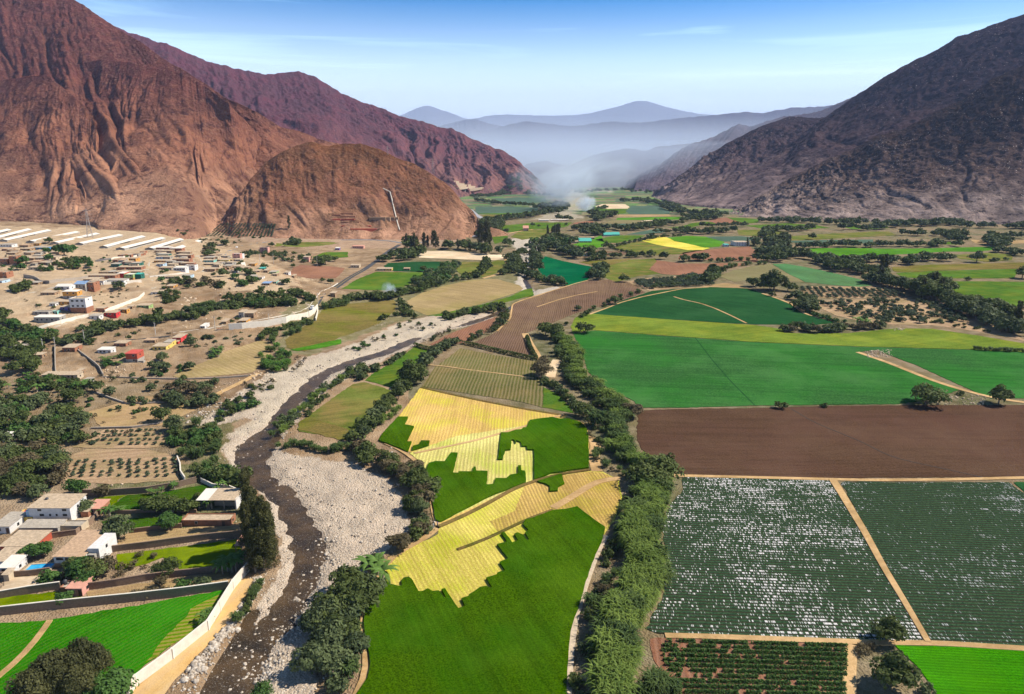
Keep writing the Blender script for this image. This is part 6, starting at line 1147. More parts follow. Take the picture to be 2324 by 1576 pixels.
strip('shore_path', 'z6', [(480,410),(560,395),(620,385),(690,375)], 4, TRK, .5)
# water
WM = NB('river_surface'); wn = WM.noise(.55, 5, .65); wn2 = WM.noise(2.4, 4, .6)
wc = WM.ramp(WM.noise(.10, 4, .6), [(.35, (.022, .014, .006)), (.65, (.085, .05, .02))]); wc = WM.mix(WM.ramp(wn2, [(.60, 0.0), (.72, .7)]), wc, (.45, .42, .38))
WMAT = WM.bsdf(wc, .3, WM.bump(WM.math('ADD', wn, wn2), .3), .3)
V, Fc = [], []
for ln, hw in ((RIV, 15), (CANAL, 3.6), (SIDE, 8)):
    n0 = len(V); zl = -.95 - .04 * (hw == 8) - .02 * (hw == 3.6)
    for i, p in enumerate(ln):
        a, b = ln[max(i - 1, 0)], ln[min(i + 1, len(ln) - 1)]; d = Vector((b[0] - a[0], b[1] - a[1], 0)).normalized(); w = hw if p[1] < 550 or hw < 10 else 9
        V += [(p[0] - d.y * w, p[1] + d.x * w, zl), (p[0] + d.y * w, p[1] - d.x * w, zl)]
    for i in range(len(ln) - 1): q = n0 + 2 * i; Fc.append((q, q + 1, q + 3, q + 2))
tag(link('river', mesh('river', V, Fc), WMAT), kind='structure')
# stones
def rock(rs, s):
    ph = (1 + 5 ** .5) / 2; v = np.array([(-1, ph, 0), (1, ph, 0), (-1, -ph, 0), (1, -ph, 0), (0, -1, ph), (0, 1, ph), (0, -1, -ph), (0, 1, -ph), (ph, 0, -1), (ph, 0, 1), (-ph, 0, -1), (-ph, 0, 1)], float) / 1.9
    v *= (1 + .35 * (rs.rand(12, 1) - .5)) * np.array([1, .6 + .5 * rs.rand(), .55 + .3 * rs.rand()]); a = rs.rand() * 6.28
    R_ = np.array([[math.cos(a), -math.sin(a), 0], [math.sin(a), math.cos(a), 0], [0, 0, 1]]); return (v @ R_.T) * s * .5
ICO = np.array([(0, 11, 5), (0, 5, 1), (0, 1, 7), (0, 7, 10), (0, 10, 11), (1, 5, 9), (5, 11, 4), (11, 10, 2), (10, 7, 6), (7, 1, 8), (3, 9, 4), (3, 4, 2), (3, 2, 6), (3, 6, 8), (3, 8, 9), (4, 9, 5), (2, 4, 11), (6, 2, 10), (8, 6, 7), (9, 8, 1)])
def stones(name, spots, mat, seed=1, sink=.25):
    rs = np.random.RandomState(seed); VV, QQ = [], []
    for i, (x, y, z, s) in enumerate(spots): VV.append(rock(rs, s) + np.array([x, y, z + s * (.25 - sink)])); QQ.append(ICO + 12 * i)
    tag(link(name, npmesh(name, np.concatenate(VV), np.concatenate(QQ)), mat), kind='stuff')
sk = NB('river_stone'); STM = sk.bsdf(sk.ramp(sk.noise(1.3, 3, .6), [(.3, (.20, .16, .12)), (.5, (.38, .32, .26)), (.7, (.58, .53, .47))]), .9)
sk = NB('boulder_stone'); BLM = sk.bsdf(sk.ramp(sk.noise(.5, 4, .6), [(.3, (.34, .25, .17)), (.7, (.66, .52, .38))]), .95)
rs = random.Random(5); sp_ = []
NEARF = [([p[:2] for p in P_], min(p[0] for p in P_), max(p[0] for p in P_), min(p[1] for p in P_), max(p[1] for p in P_)) for n_, P_, m_, h_, l_ in FLDW]
def infield(x, y): return any(a < x < b and c < y < d and inpoly(np.array([x]), np.array([y]), P)[0] for P, a, b, c, d in NEARF)
def around(line, n, spread, size, ymax=1e9, wet=False):
    for _ in range(n):
        i = rs.randrange(len(line) - 1); a, b = line[i], line[i + 1]; t = rs.random()
        if a[1] > ymax: continue
        d = Vector((b[0] - a[0], b[1] - a[1], 0)).normalized(); o = rs.gauss(0, 1) * spread
        if abs(o) < 5.5 and line[0][1] < 700 and wet and rs.random() < .70: continue
        x, y = a[0] + (b[0] - a[0]) * t - d.y * o, a[1] + (b[1] - a[1]) * t + d.x * o
        if abs(o) > 2.1 * spread or infield(x, y): continue
        z = Hf(x, y) + float(channel(np.array([x]), np.array([y]))[0]); s = size * (.4 + 1.7 * rs.random() ** 4); sp_.append((x, y, max(z, -1.25) + .1, s * (1 + y / 900)))
around(RIV[:10], 3800, 8, .29, wet=True); around(RIV[:10], 2200, 13, .33, wet=True); around(RIV[9:18], 1500, 9, .5, wet=True); around(CANAL, 500, 5, .5); around(RIV[16:24], 500, 9, .6, wet=True)
edge = GXY('b1', [(1290,1490),(1400,1300),(1560,1130),(1640,1000),(1720,860),(1760,780)]); around(edge, 700, 1.0, 1.0)
around(GXY('b1', [(2240,500),(2150,800),(2000,1050),(1850,1300),(1700,1500)]), 1100, 3.0, .6); around(GXY('b2', [(20,0),(300,160),(420,330),(300,560)]), 350, 16, .6)
around(GXY('c4', [(1300,1430),(1400,1350),(1560,1290),(1700,1230)]), 260, 4, .8)
stones('river_stones', sp_, STM)
sp_ = []
for fr, poly, n, s0 in [('c4', [(1230,560),(1360,560),(1360,630),(1230,630)], 90, 2.4), ('c4', [(1780,480),(2100,540),(2120,640),(2000,690),(1850,560)], 240, 2.0), ('c4', [(1480,450),(1800,520),(1900,580),(1500,600),(1440,540)], 170, 1.8), ('c4', [(1200,660),(1700,680),(2000,680),(1700,760),(1250,790)], 220, 1.4), ('c4', [(2000,430),(2300,470),(2200,580),(2090,560)], 160, 1.4), ('c4', [(700,1060),(850,1040),(860,1120),(700,1130)], 70, 1.0), ('c4', [(60,600),(500,720),(900,560),(1000,470),(700,500),(500,600),(300,560),(60,600)], 260, .9), ('c4', [(0,300),(900,330),(1000,420),(300,440),(0,500)], 200, .8), ('c4', [(600,1080),(1500,1130),(1700,1130),(1300,1430),(700,1250)], 260, .7), ('c4', [(1650,380),(1950,420),(2000,480),(1700,470)], 90, 1.0), ('c6', [(1780,1250),(2060,1240),(2080,1310),(1780,1310)], 150, .8), ('c6', [(1230,940),(1420,930),(1430,975),(1260,985)], 170, 1.1), ('c5', [(70,740),(330,700),(300,760),(100,800)], 90, 1.0), ('c6', [(1440,785),(1510,785),(1510,800),(1440,800)], 30, 1.0), ('b1', [(720,120),(920,100),(900,150),(740,160)], 60, .7), ('c4', [(1700,1080),(1870,1070),(1880,1150),(1720,1170)], 90, 1.2)]:
    D = FX(fr, poly); k = 0
    while k < n:
        u, v = rs.uniform(min(p[0] for p in D), max(p[0] for p in D)), rs.uniform(min(p[1] for p in D), max(p[1] for p in D))
        if not inpoly(np.array([u]), np.array([v]), D)[0]: continue
        x, y, z = G(u, v); k += 1
        if infield(x, y) and fr != 'c6': continue
        sp_.append((x, y, z + .2, s0 * (.35 + 1.4 * rs.random() ** 3)))
stones('scattered_boulders', sp_, BLM, 3)
# mound in the green field
# ---------------------------------------------------------------- walls
def wall(name, fr, pts, h, mat, label, t=.35, cap=None, base=0.0, post=0, group=None, cat='wall'):
    P = [Vector(G(*q)) for q in FX(fr, pts)]; m = MB(); c = MB(); ps = MB(); Q = []
    for a, b in zip(P[:-1], P[1:]):
        n = max(1, min(24, int((b - a).length / 6))); Q += [a.lerp(b, i / n) for i in range(n)]
    Q.append(P[-1])
    for q in Q: q.z = Hf(q.x, q.y)
    N = []
    for i in range(len(Q)): d = Q[min(i + 1, len(Q) - 1)] - Q[max(i - 1, 0)]; N.append(Vector((-d.y, d.x, 0)).normalized())
    def ring(o1, z0, z1, M):
        n0 = len(M.v)
        for q, n in zip(Q, N):
            for s, z in ((-1, z0), (1, z0), (1, z1), (-1, z1)): M.v.append((q.x + n.x * s * o1, q.y + n.y * s * o1, q.z + z))
        for i in range(len(Q) - 1):
            a = n0 + 4 * i; b = a + 4
            for j in range(4): k2 = (j + 1) % 4; M.f.append((a + j, a + k2, b + k2, b + j))
        M.f.append((n0, n0 + 3, n0 + 2, n0 + 1)); e = n0 + 4 * (len(Q) - 1); M.f.append((e, e + 1, e + 2, e + 3))
    ring(t / 2, -1.2 - base, h, m)
    if not cap: return tag(m.build(name, mat), label, cat, group)
    e = tag(empty(name, tuple(Q[0])), label, cat, group)
    def rel(M): M.v = [(x - Q[0].x, y - Q[0].y, z - Q[0].z) for x, y, z in M.v]; return M
    rel(m).build('wall_panel', mat, e); ring(t / 2 + .06, h + .003, h + .16, c); rel(c).build('coping', cap, e)
    if post:
        for q, n in zip(Q[::post], N[::post]):
            p = MB(); s = t / 2 + .12; p.box(q.x - s, q.x + s, q.y - s, q.y + s, q.z - 1, q.z + h + .2); rel(p).build('pillar', cap, e)
    return e
wall('garden_wall', 'b1', [(-250,1065),(0,1040),(400,995),(900,945),(1250,905),(1560,862)], 2.7, BRK, 'long dark brick wall along the top of the bean field', cap=WCON)
wall('garden_wall', 'b1', [(-250,950),(0,925),(200,890),(415,860)], 2.4, BRK, 'dark brick wall between the concrete yard and the small lawn', cap=WCON)
wall('garden_wall', 'b1', [(582,868),(800,838),(1000,803),(1200,778),(1480,750)], 2.2, BRK, 'dark brick wall between the big lawn and the narrow bare garden', cap=BRK)
wall('garden_wall', 'b1', [(740,612),(1000,580),(1200,552),(1450,520),(1690,498)], 2.2, BRK, 'dark brick wall above the big mown lawn', cap=BRK)
wall('garden_wall', 'b1', [(280,525),(400,505),(520,490),(640,400),(665,355)], 1.8, BRK, 'brick wall behind the tan roofed house', cap=BRK)
wall('garden_wall', 'b1', [(560,225),(750,222),(1000,205),(1220,168),(1340,135)], 2.4, BRK, 'brick wall at the top of the gardens below the orchard plot', cap=BRK)
wall('garden_wall', 'b1', [(880,482),(1050,462),(1240,442)], 1.6, BRK, 'short brick wall above the bare garden plot', cap=BRK)
wall('garden_wall', 'b1', [(-200,800),(0,785),(200,770),(345,750)], 1.8, BRK, 'brick wall just below the swimming pool', cap=BRK)
wall('garden_wall', 'b1', [(1210,-20),(1230,30),(1232,80),(1262,125)], 1.8, WCON, 'thin pale wall left of the bushes on the river bank', cap=WCON)
wall('garden_wall', 'b1', [(1370,130),(1450,170),(1560,180),(1640,215),(1660,260)], 1.6, WCON, 'pale wall curving behind the open shed', cap=WCON)
wall('garden_wall', 'b1', [(700,345),(900,345),(1100,335),(1340,340)], 1.2, BRK, 'low brick wall between the two vegetable beds', cap=BRK)
wall('river_wall', 'b1', [(880,1590),(930,1520),(1180,1335),(1420,1140),(1500,1010),(1590,862),(1690,740)], 3.0, WCON, 'long pale concrete wall between the bean field and the orange earth drive', .4, WWH, post=1)
wall('retaining_wall', 'c4', [(1560,800),(1650,795),(1800,778),(1950,750),(2060,725),(2130,700),(2165,660)], 5.2, WWH, 'tall white retaining wall holding the curving road', .6)
wall('road_barrier', 'c4', [(1480,795),(1650,766),(1800,740),(1950,711),(2050,690),(2105,668)], .85, REDB, 'long dark red barrier on the outer edge of the curving road', .3)
wall('road_wall', 'c4', [(1180,824),(1400,794),(1650,754),(1800,727),(1950,698),(2050,675),(2110,640),(2145,590),(2210,530),(2300,480)], 1.0, WWH, 'low white parapet on the hill side of the curving road', .35)
wall('ramp_wall', 'c4', [(2165,665),(2160,700),(2150,735)], 2.5, WWH, 'short white ramp wall right of the retaining wall', .6)
wall('retaining_wall', 'c4', [(718,685),(800,650),(880,620),(960,582),(985,560)], 3.0, WWH, 'white retaining wall under the upper curve of the village street', .5)
wall('retaining_wall', 'c4', [(240,812),(330,780),(420,755),(520,730),(605,712)], 3.0, WWH, 'white retaining wall under the lower straight of the village street', .5)
wall('retaining_wall', 'c4', [(650,335),(760,322),(870,305),(955,290)], 2.6, WCON, 'pale retaining wall below the sandy knoll', .5)
wall('retaining_wall', 'c4', [(165,440),(260,465),(340,485),(470,468),(600,448)], 3.4, STW, 'grey stone retaining wall of the large empty terrace', .6)
wall('retaining_wall', 'c4', [(1020,445),(1150,432),(1270,420)], 2.4, WCON, 'pale retaining wall right of the street junction', .5)
wall('terrace_wall', 'c4', [(690,495),(780,485),(870,482),(965,475)], 3.0, WWH, 'white terrace wall under the row of white houses', .5)
wall('ramp', 'c4', [(1655,340),(1665,370),(1672,398)], 1.0, WWH, 'steep white ramp strip on the sandy spur', 4.5)
wall('stone_fence', 'c4', [(515,930),(560,965),(620,1010),(680,1060),(705,1110)], 1.8, STW, 'dark stone wall running down beside the walled garden', .5)
wall('yard_wall', 'c4', [(378,915),(378,980),(380,1050),(385,1110)], 2.4, STW, 'brown wall on the left side of the long narrow yard', .4)
wall('stone_fence', 'c4', [(700,1118),(900,1125),(1100,1130),(1300,1132),(1500,1125),(1690,1110)], .8, STW, 'low stone border below the tan ploughed plot', .7)
wall('stone_fence', 'c4', [(660,1228),(760,1265),(860,1300),(1000,1300),(1130,1290)], .9, STW, 'low dry stone wall above the small bare plot', .7)
wall('stone_fence', 'c4', [(620,1470),(780,1465),(900,1462),(1060,1440),(1130,1420)], .9, STW, 'low dry stone wall below the small bare plot', .7)
for i, (fr, pts, lb) in enumerate([('c5', [(820,890),(900,905),(1100,955),(1330,1005)], 'dense dark clipped hedge along the bottom of the striped ploughed slope'), ('c5', [(1265,850),(1285,920),(1325,995)], 'short dark hedge at the right tip of the striped ploughed slope'), ('c5', [(500,905),(560,925),(640,940),(690,945)], 'dark clipped hedge below the small ploughed triangle')]):
    P = GXY(fr, pts); rs_ = np.random.RandomState(i); pts_ = []
    for (ax, ay), (bx, by) in zip(P[:-1], P[1:]):
        L = math.hypot(bx - ax, by - ay); n = int(L * 22); t = rs_.rand(n); a = rs_.rand(n) * math.pi; nx, ny = -(by - ay) / L, (bx - ax) / L; r = 1.3 + .25 * rs_.rand(n)
        pts_.append(np.stack([ax + (bx - ax) * t + nx * np.cos(a) * r, ay + (by - ay) * t + ny * np.cos(a) * r, np.sin(a) * 2.3 + .1 + .3 * rs_.rand(n)], 1))
    P3 = np.concatenate(pts_); N3 = rs_.randn(len(P3), 3) * .4; N3[:, 2] += .6
    V_, Q_ = quads_at(P3, N3, np.full(len(P3), .75), rs_); tag(link('hedge', npmesh('hedge', V_, Q_), LM['dark']), lb, 'hedge')
# row crop at the bottom
rs_ = np.random.RandomState(9); A0, A1 = GXY('b3', [(-160,1215), (1120,1250)]); B0, B1 = GXY('b3', [(-60,1640), (1110,1660)]); VV, QQ, n0 = [], [], 0
for i in range(13):
    t = i / 12; a = np.array(A0) * (1 - t) + np.array(B0) * t; b = np.array(A1) * (1 - t) + np.array(B1) * t; L = np.hypot(*(b - a)); n = int(L * 62); s = rs_.rand(n)
    keep = (fbm(s * L / 3, np.full(n, i * 3.7), 3, 5) > -.28); s = s[keep]; n = len(s)
    X = a[0] + (b[0] - a[0]) * s; Y = a[1] + (b[1] - a[1]) * s; w = rs_.randn(n) * .30; P3 = np.stack([X, Y + w, .25 + .75 * np.exp(-w * w * 5) * rs_.rand(n)], 1); N3 = rs_.randn(n, 3) * .5; N3[:, 2] += .8
    V_, Q_ = quads_at(P3, N3, np.full(n, .30), rs_); VV.append(V_); QQ.append(Q_ + n0); n0 += len(V_)
tag(link('row_crop', npmesh('row_crop', np.concatenate(VV), np.concatenate(QQ)), LM['mid']), kind='stuff')
# ---------------------------------------------------------------- houses
def wm(name, c, var=.12): return paint(name, vib(c, 1.0, .88), .85, var, 1.2)
WALLS = {'white': wm('white_plaster', (.66, .64, .63)), 'brick': wm('raw_brick', (.34, .15, .085), .25), 'brown': wm('adobe_brown', (.33, .215, .13)), 'grey': wm('block_grey', (.36, .33, .29)), 'orange': wm('ochre_board', (.58, .29, .07)), 'blue': wm('blue_paint', (.10, .27, .48)), 'lblue': wm('pale_blue_paint', (.42, .56, .68)),
         'yellow': wm('yellow_paint', (.72, .52, .13)), 'green': wm('green_paint', (.30, .42, .16)), 'turq': wm('turquoise_paint', (.22, .50, .45)), 'pink': wm('pink_paint', (.62, .32, .26)), 'red': wm('red_paint', (.60, .05, .05)), 'violet': wm('violet_paint', (.16, .12, .30)), 'cream': wm('cream_plaster', (.52, .42, .30)), 'dkgreen': wm('dark_green_cloth', (.02, .13, .10)), 'redbrick': wm('red_brick_wall', (.42, .09, .05))}
ROOFS = {'tan': wm('dusty_sheet_roof', (.47, .36, .25), .3), 'white': wm('white_sheet_roof', (.72, .67, .60), .06), 'grey': wm('grey_cement_roof', (.40, .35, .29), .28), 'blue': wm('blue_sheet_roof', (.22, .33, .52)), 'red': wm('red_sheet_roof', (.55, .09, .07)), 'turq': wm('turquoise_sheet_roof', (.08, .42, .36)), 'brown': wm('brown_sheet_roof', (.46, .31, .20), .3), 'pinkr': wm('faded_pink_roof', (.60, .30, .22))}
PANE = paint('dark_glass', (.02, .025, .03), .2, .1, 2, 0, .5); DOORM = paint('dark_timber_door', (.10, .06, .04), .7); FRM = paint('window_frame_paint', (.55, .5, .45), .6); GAP = paint('dark_doorway', (.03, .025, .02), .9)
def mpp(x, y, z): return depth_of(x, y, z) / FPX
HOUSES = []
def hs(fr, x, y, w, h, wall_, roof, label, dep=9, st=1, kind='shed', win=None, rot=0, cat='house', name=None, bw=None, door=True, extra=None):
    """x, y: front left foot of the building on the photograph; w, h: width and wall height there."""
    (du, dv), = FX(fr, [(x, y)]); s = FR[fr][2]; X, Y, Z = G(du, dv); p = mpp(X, Y, Z); Wd, Hh = w * s * p, max(2.2, h * s * p * 1.04)
    dep *= (1.0 if fr in ('b1', 'z6') else 1.15); x2, y2, z2 = Hf(X + Wd, Y), Hf(X, Y + dep), Hf(X + Wd, Y + dep); hi = max(Z, x2, y2, z2) + .15; lo = min(Z, x2, y2, z2) - .8
    hi = max(hi - (.5 * (hi - Z) if hi - Z > 1.5 else 0), Z + .2)
    e = tag(empty(name or 'house', (X, Y, Z + .0), rot), label, cat); b0 = lo - Z; t0 = Hh + (hi - Z) * .5
    t = .22; m = MB(); m.box(0, Wd, 0, t, b0, t0); m.box(0, Wd, dep - t, dep, b0, t0 + .0); m.box(0, t, t, dep - t, b0, t0); m.box(Wd - t, Wd, t, dep - t, b0, t0)
    if kind == 'gable':
        for yy_ in (0, dep - t): pass
        g = MB()
        for xx in (0, Wd - t): n = len(m.v); m.v += [(xx, 0, t0), (xx + t, 0, t0), (xx, dep, t0), (xx + t, dep, t0), (xx, dep / 2, t0 + dep * .16), (xx + t, dep / 2, t0 + dep * .16)]; m.f += [(n, n + 2, n + 4), (n + 1, n + 5, n + 3), (n, n + 4, n + 5, n + 1), (n + 4, n + 2, n + 3, n + 5)]
    m.build('wall', WALLS[wall_], e)
    if bw:                                    # a plinth storey in another material
        q = MB(); q.box(-.04, Wd + .04, -.04, dep + .04, b0 - .3, max(.4, Hh * .42)); q.build('plinth', WALLS[bw], e)
    o = .35; r = MB()
    if kind == 'shed': r.hexa([(-o, -o, t0 + .003), (Wd + o, -o, t0 + .003), (Wd + o, dep + o, t0 + .45), (-o, dep + o, t0 + .45)], [(-o, -o, t0 + .13), (Wd + o, -o, t0 + .13), (Wd + o, dep + o, t0 + .58), (-o, dep + o, t0 + .58)])
    elif kind == 'flat': r.box(t + .01, Wd - t - .01, t + .01, dep - t - .01, t0 - .55, t0 - .35)
    else:
        z1 = t0 + dep * .16 + .1
        r.hexa([(-o, -o, t0 - .05), (Wd + o, -o, t0 - .05), (Wd + o, dep / 2, z1), (-o, dep / 2, z1)], [(-o, -o, t0 + .07), (Wd + o, -o, t0 + .07), (Wd + o, dep / 2, z1 + .12), (-o, dep / 2, z1 + .12)])
        r.hexa([(-o, dep / 2 + .002, z1), (Wd + o, dep / 2 + .002, z1), (Wd + o, dep + o, t0 - .05), (-o, dep + o, t0 - .05)], [(-o, dep / 2 + .002, z1 + .12), (Wd + o, dep / 2 + .002, z1 + .12), (Wd + o, dep + o, t0 + .07), (-o, dep + o, t0 + .07)])
    r.build('roof', ROOFS[roof], e)
    fh = t0 / st
    if win is None:
        nw = max(1, min(5, int(Wd / 4))); win = [((i + .5 + (.18 if i == 0 else 0)) / (nw + (1 if door and st == 1 else 0)), k, 1.0) for k in range(st) for i in range(nw)]
    for fx, k, ww in win:
        wx = fx * Wd; z0 = k * fh + fh * .38; hw = min(.65 * ww, Wd * .12 * ww + .2); f = MB(); hh = min(1.15, fh * .4)
        f.box(wx - hw - .08, wx + hw + .08, -.05, -.002, z0 - .08, z0 + hh + .08); fo = f.build('window', FRM if wall_ != 'white' else WALLS['grey'], e)
        g = MB(); g.box(wx - hw, wx + hw, -.075, -.052, z0, z0 + hh); g.build('pane', PANE, fo)
    if door and Wd > 3:
        dx = Wd * .86; q = MB(); q.box(dx - .5, dx + .5, -.06, -.002, 0.02, min(2.1, t0 * .85)); q.build('door', DOORM, e)
    if Wd * 0 + dep > 4 and Wd > 2:           # a window in the sunny side
        q = MB(); q.box(Wd + .002, Wd + .05, dep * .4, dep * .4 + 1, t0 - min(1.9, t0 * .7), t0 - min(.9, t0 * .3)); q.build('side_window', PANE, e)
    if extra: extra(e, Wd, dep, t0)
    return e, Wd, dep, t0
def tank(e, W_, D_, t0):
    m = MB(); m.tube([(W_ * .2, D_ * .6, t0 - .3), (W_ * .2, D_ * .6, t0 + .9), (W_ * .2, D_ * .6, t0 + 1.15)], [.55, .55, .2], 10); m.build('water_tank', paint('tank_plastic', (.06, .06, .065), .5), e, True)
def rods(e, W_, D_, t0):
    for i, (a, b) in enumerate([(0.05, 0.05), (.95, .05), (.95, .95), (.05, .95), (.5, .05)]): m = MB(); m.box(W_ * a - .12, W_ * a + .12, D_ * b - .12, D_ * b + .12, t0 + .01, t0 + 1.3); m.build('column', WALLS['grey'], e)
V = 'v1'
hs(V,0,258,150,30,'white','grey','long white house with blue stripe at the upper left edge of the village'); hs(V,245,268,108,32,'brown','brown','brown wooden house left of the orange one on the hilltop')
hs(V,395,243,102,26,'orange','tan','bright orange cabin on the hilltop'); hs(V,380,298,200,32,'blue','grey','long bright blue house on the hilltop'); hs(V,255,308,120,28,'brown','tan','low brown hut touching the long blue house')
hs(V,275,432,150,36,'brown','tan','tan roofed adobe house in the upper left row'); hs(V,440,430,150,36,'cream','grey','cream house with small windows in the upper left row'); hs(V,600,420,100,34,'cream','tan','pale house hidden behind a tree in the upper left row')
hs(V,125,480,92,100,'brick','tan','narrow three-storey raw brick tower house at the left', 8, 3, 'flat', extra=rods); hs(V,-20,470,120,62,'brick','grey','two-storey brick house left of the brick tower', 8, 2, 'flat'); hs(V,-10,650,100,76,'brick','tan','two-storey brick house with open upper floor at the left edge', 8, 2, 'flat', extra=rods); hs(V,-60,720,90,40,'lblue','grey','pale blue house at the left edge beside the paved street')
hs(V,360,548,310,34,'cream','tan','long low house with a dusty roof below the knoll', 6); hs(V,200,732,130,26,'cream','tan','pale low house behind the trees at the street corner', 6); hs(V,350,732,130,26,'brown','grey','brown low house behind the trees at the street corner', 6)
hs(V,700,790,168,34,'white','white','low white building beside the street terrace', 8, 1, 'gable'); hs(V,930,770,135,48,'grey','blue','grey house with a shiny blue gable roof', 10, 1, 'gable'); hs(V,1060,790,115,84,'brick','tan','brick house shell right of the blue roof', 8, 2, 'flat', extra=rods); hs(V,1040,690,180,30,'brown','tan','wide tan roofed hall behind the blue roof', 9)
hs(V,510,866,175,40,'brown','tan','square brown adobe box on the bare slope', 6); hs(V,790,905,180,90,'orange','white','orange cabin on a tall grey block base', 6, 2, bw='grey')
hs(V,885,1085,200,175,'white','tan','tall white and brick three-storey house on the slope', 8, 3, 'flat', [(.2,2,1.4),(.5,2,1.4),(.8,2,1.4),(.2,1,1.2),(.5,1,1.2),(.8,1,1.2)], bw='brick', extra=rods)
hs(V,700,978,180,36,'orange','tan','low ochre cabin left of the tall slope house', 5); hs(V,755,1045,120,36,'violet','tan','small violet house left of the tall slope house', 5); hs(V,620,1000,70,30,'white','grey','tiny white hut above the stone house', 4)
hs(V,430,1195,320,62,'grey','white','long grey stone house with a white slab roof', 6, 1); hs(V,410,1105,200,36,'grey','grey','dark stone ruin behind the white slab roof', 5, 1, 'flat'); hs(V,650,1100,66,30,'turq','grey','tiny turquoise room on the stone house', 4, 1, 'flat')
hs(V,1202,1075,100,48,'brick','tan','square red brick hut over the retaining wall', 5); hs(V,1118,1160,118,36,'white','grey','small white house beneath the brick hut', 5); hs(V,1300,1118,150,32,'red','tan','long bright red painted house on the lower street', 5); hs(V,1480,1072,100,28,'orange','tan','little ochre hut right of the red house', 4); hs(V,1590,1032,60,26,'brown','tan','tiny tan shack between ochre hut and green house', 4); hs(V,1705,1020,150,34,'green','tan','green painted house alone on the slope', 6)
hs(V,1105,640,330,26,'brick','tan','long brick house with a dusty roof above the white row', 7); hs(V,1110,722,180,40,'white','tan','white terrace house at the left of the white row', 7); hs(V,1300,715,245,40,'white','grey','white terrace house right in the white row', 8)
hs(V,1550,672,115,72,'green','white','two-storey lime green and orange house at the street junction', 9, 2, 'flat', bw='orange'); hs(V,1470,648,80,60,'red','white','orange-red wing of a house left of the lime green front', 8, 1); hs(V,1680,665,80,66,'dkgreen','turq','shed wrapped in green netting at the street junction', 6, 1, win=[], door=False)
for a in [(1405,460,60,36,'brick','brown','small brick cube left of the main street'),(1385,505,100,30,'dkgreen','grey','dark hut beneath the small brick cube'),(1510,430,75,22,'orange','tan','small ochre hut behind the brick cube'),(1592,428,100,26,'orange','tan','long ochre hut left of the street top'),(1558,490,180,26,'dkgreen','grey','long dark green hut left of the street'),(1470,542,290,24,'brick','tan','long brick terrace house left of the street'),(1480,590,270,20,'brown','tan','long tan roofed strip just above the junction'),(1745,345,48,30,'brick','brown','brick gatehouse at the top of the street'),
          (1925,335,210,24,'brown','tan','tan roofed house at the top right of the street'),(1945,372,150,20,'dkgreen','grey','dark fronted hut right of the street'),(1942,410,110,28,'lblue','tan','pale blue house right of the street'),(1918,452,210,24,'orange','tan','ochre long house right of the street'),(1952,498,78,28,'lblue','tan','small sky blue house right of the street'),(1985,540,150,24,'brown','tan','brown low house below the sky blue one'),(1945,300,170,34,'brick','white','brick hall with a white roof beside the sheds'),(2115,320,150,44,'brick','white','brick workshop with white roof right of the brick hall'),(2260,400,120,40,'brick','tan','big brick shell right of the workshop'),(2050,655,160,26,'cream','tan','pale roofed house below the paved square'),(2240,640,130,26,'lblue','grey','grey-blue house below the paved square'),(1880,855,170,28,'white','tan','white house with murals under the street bend'),(2070,775,90,26,'orange','tan','ochre hut among trees under the square')]: hs(V, *a, dep=7.5)
V = 'v2'
hs(V,172,558,145,42,'white','white','white colonnaded house above the paved square', 7, 1, 'shed', [(.15,0,1.5),(.38,0,1.5),(.6,0,1.5),(.82,0,1.5)], door=False); hs(V,312,545,125,58,'white','tan','two-storey white house with square windows above the paved square', 7, 2, 'flat'); hs(V,160,452,205,40,'brick','tan','wide brick shell above the colonnaded house', 8, 1, 'flat', extra=rods); hs(V,330,500,95,40,'brick','brown','brick upper room behind the two-storey white house', 5)
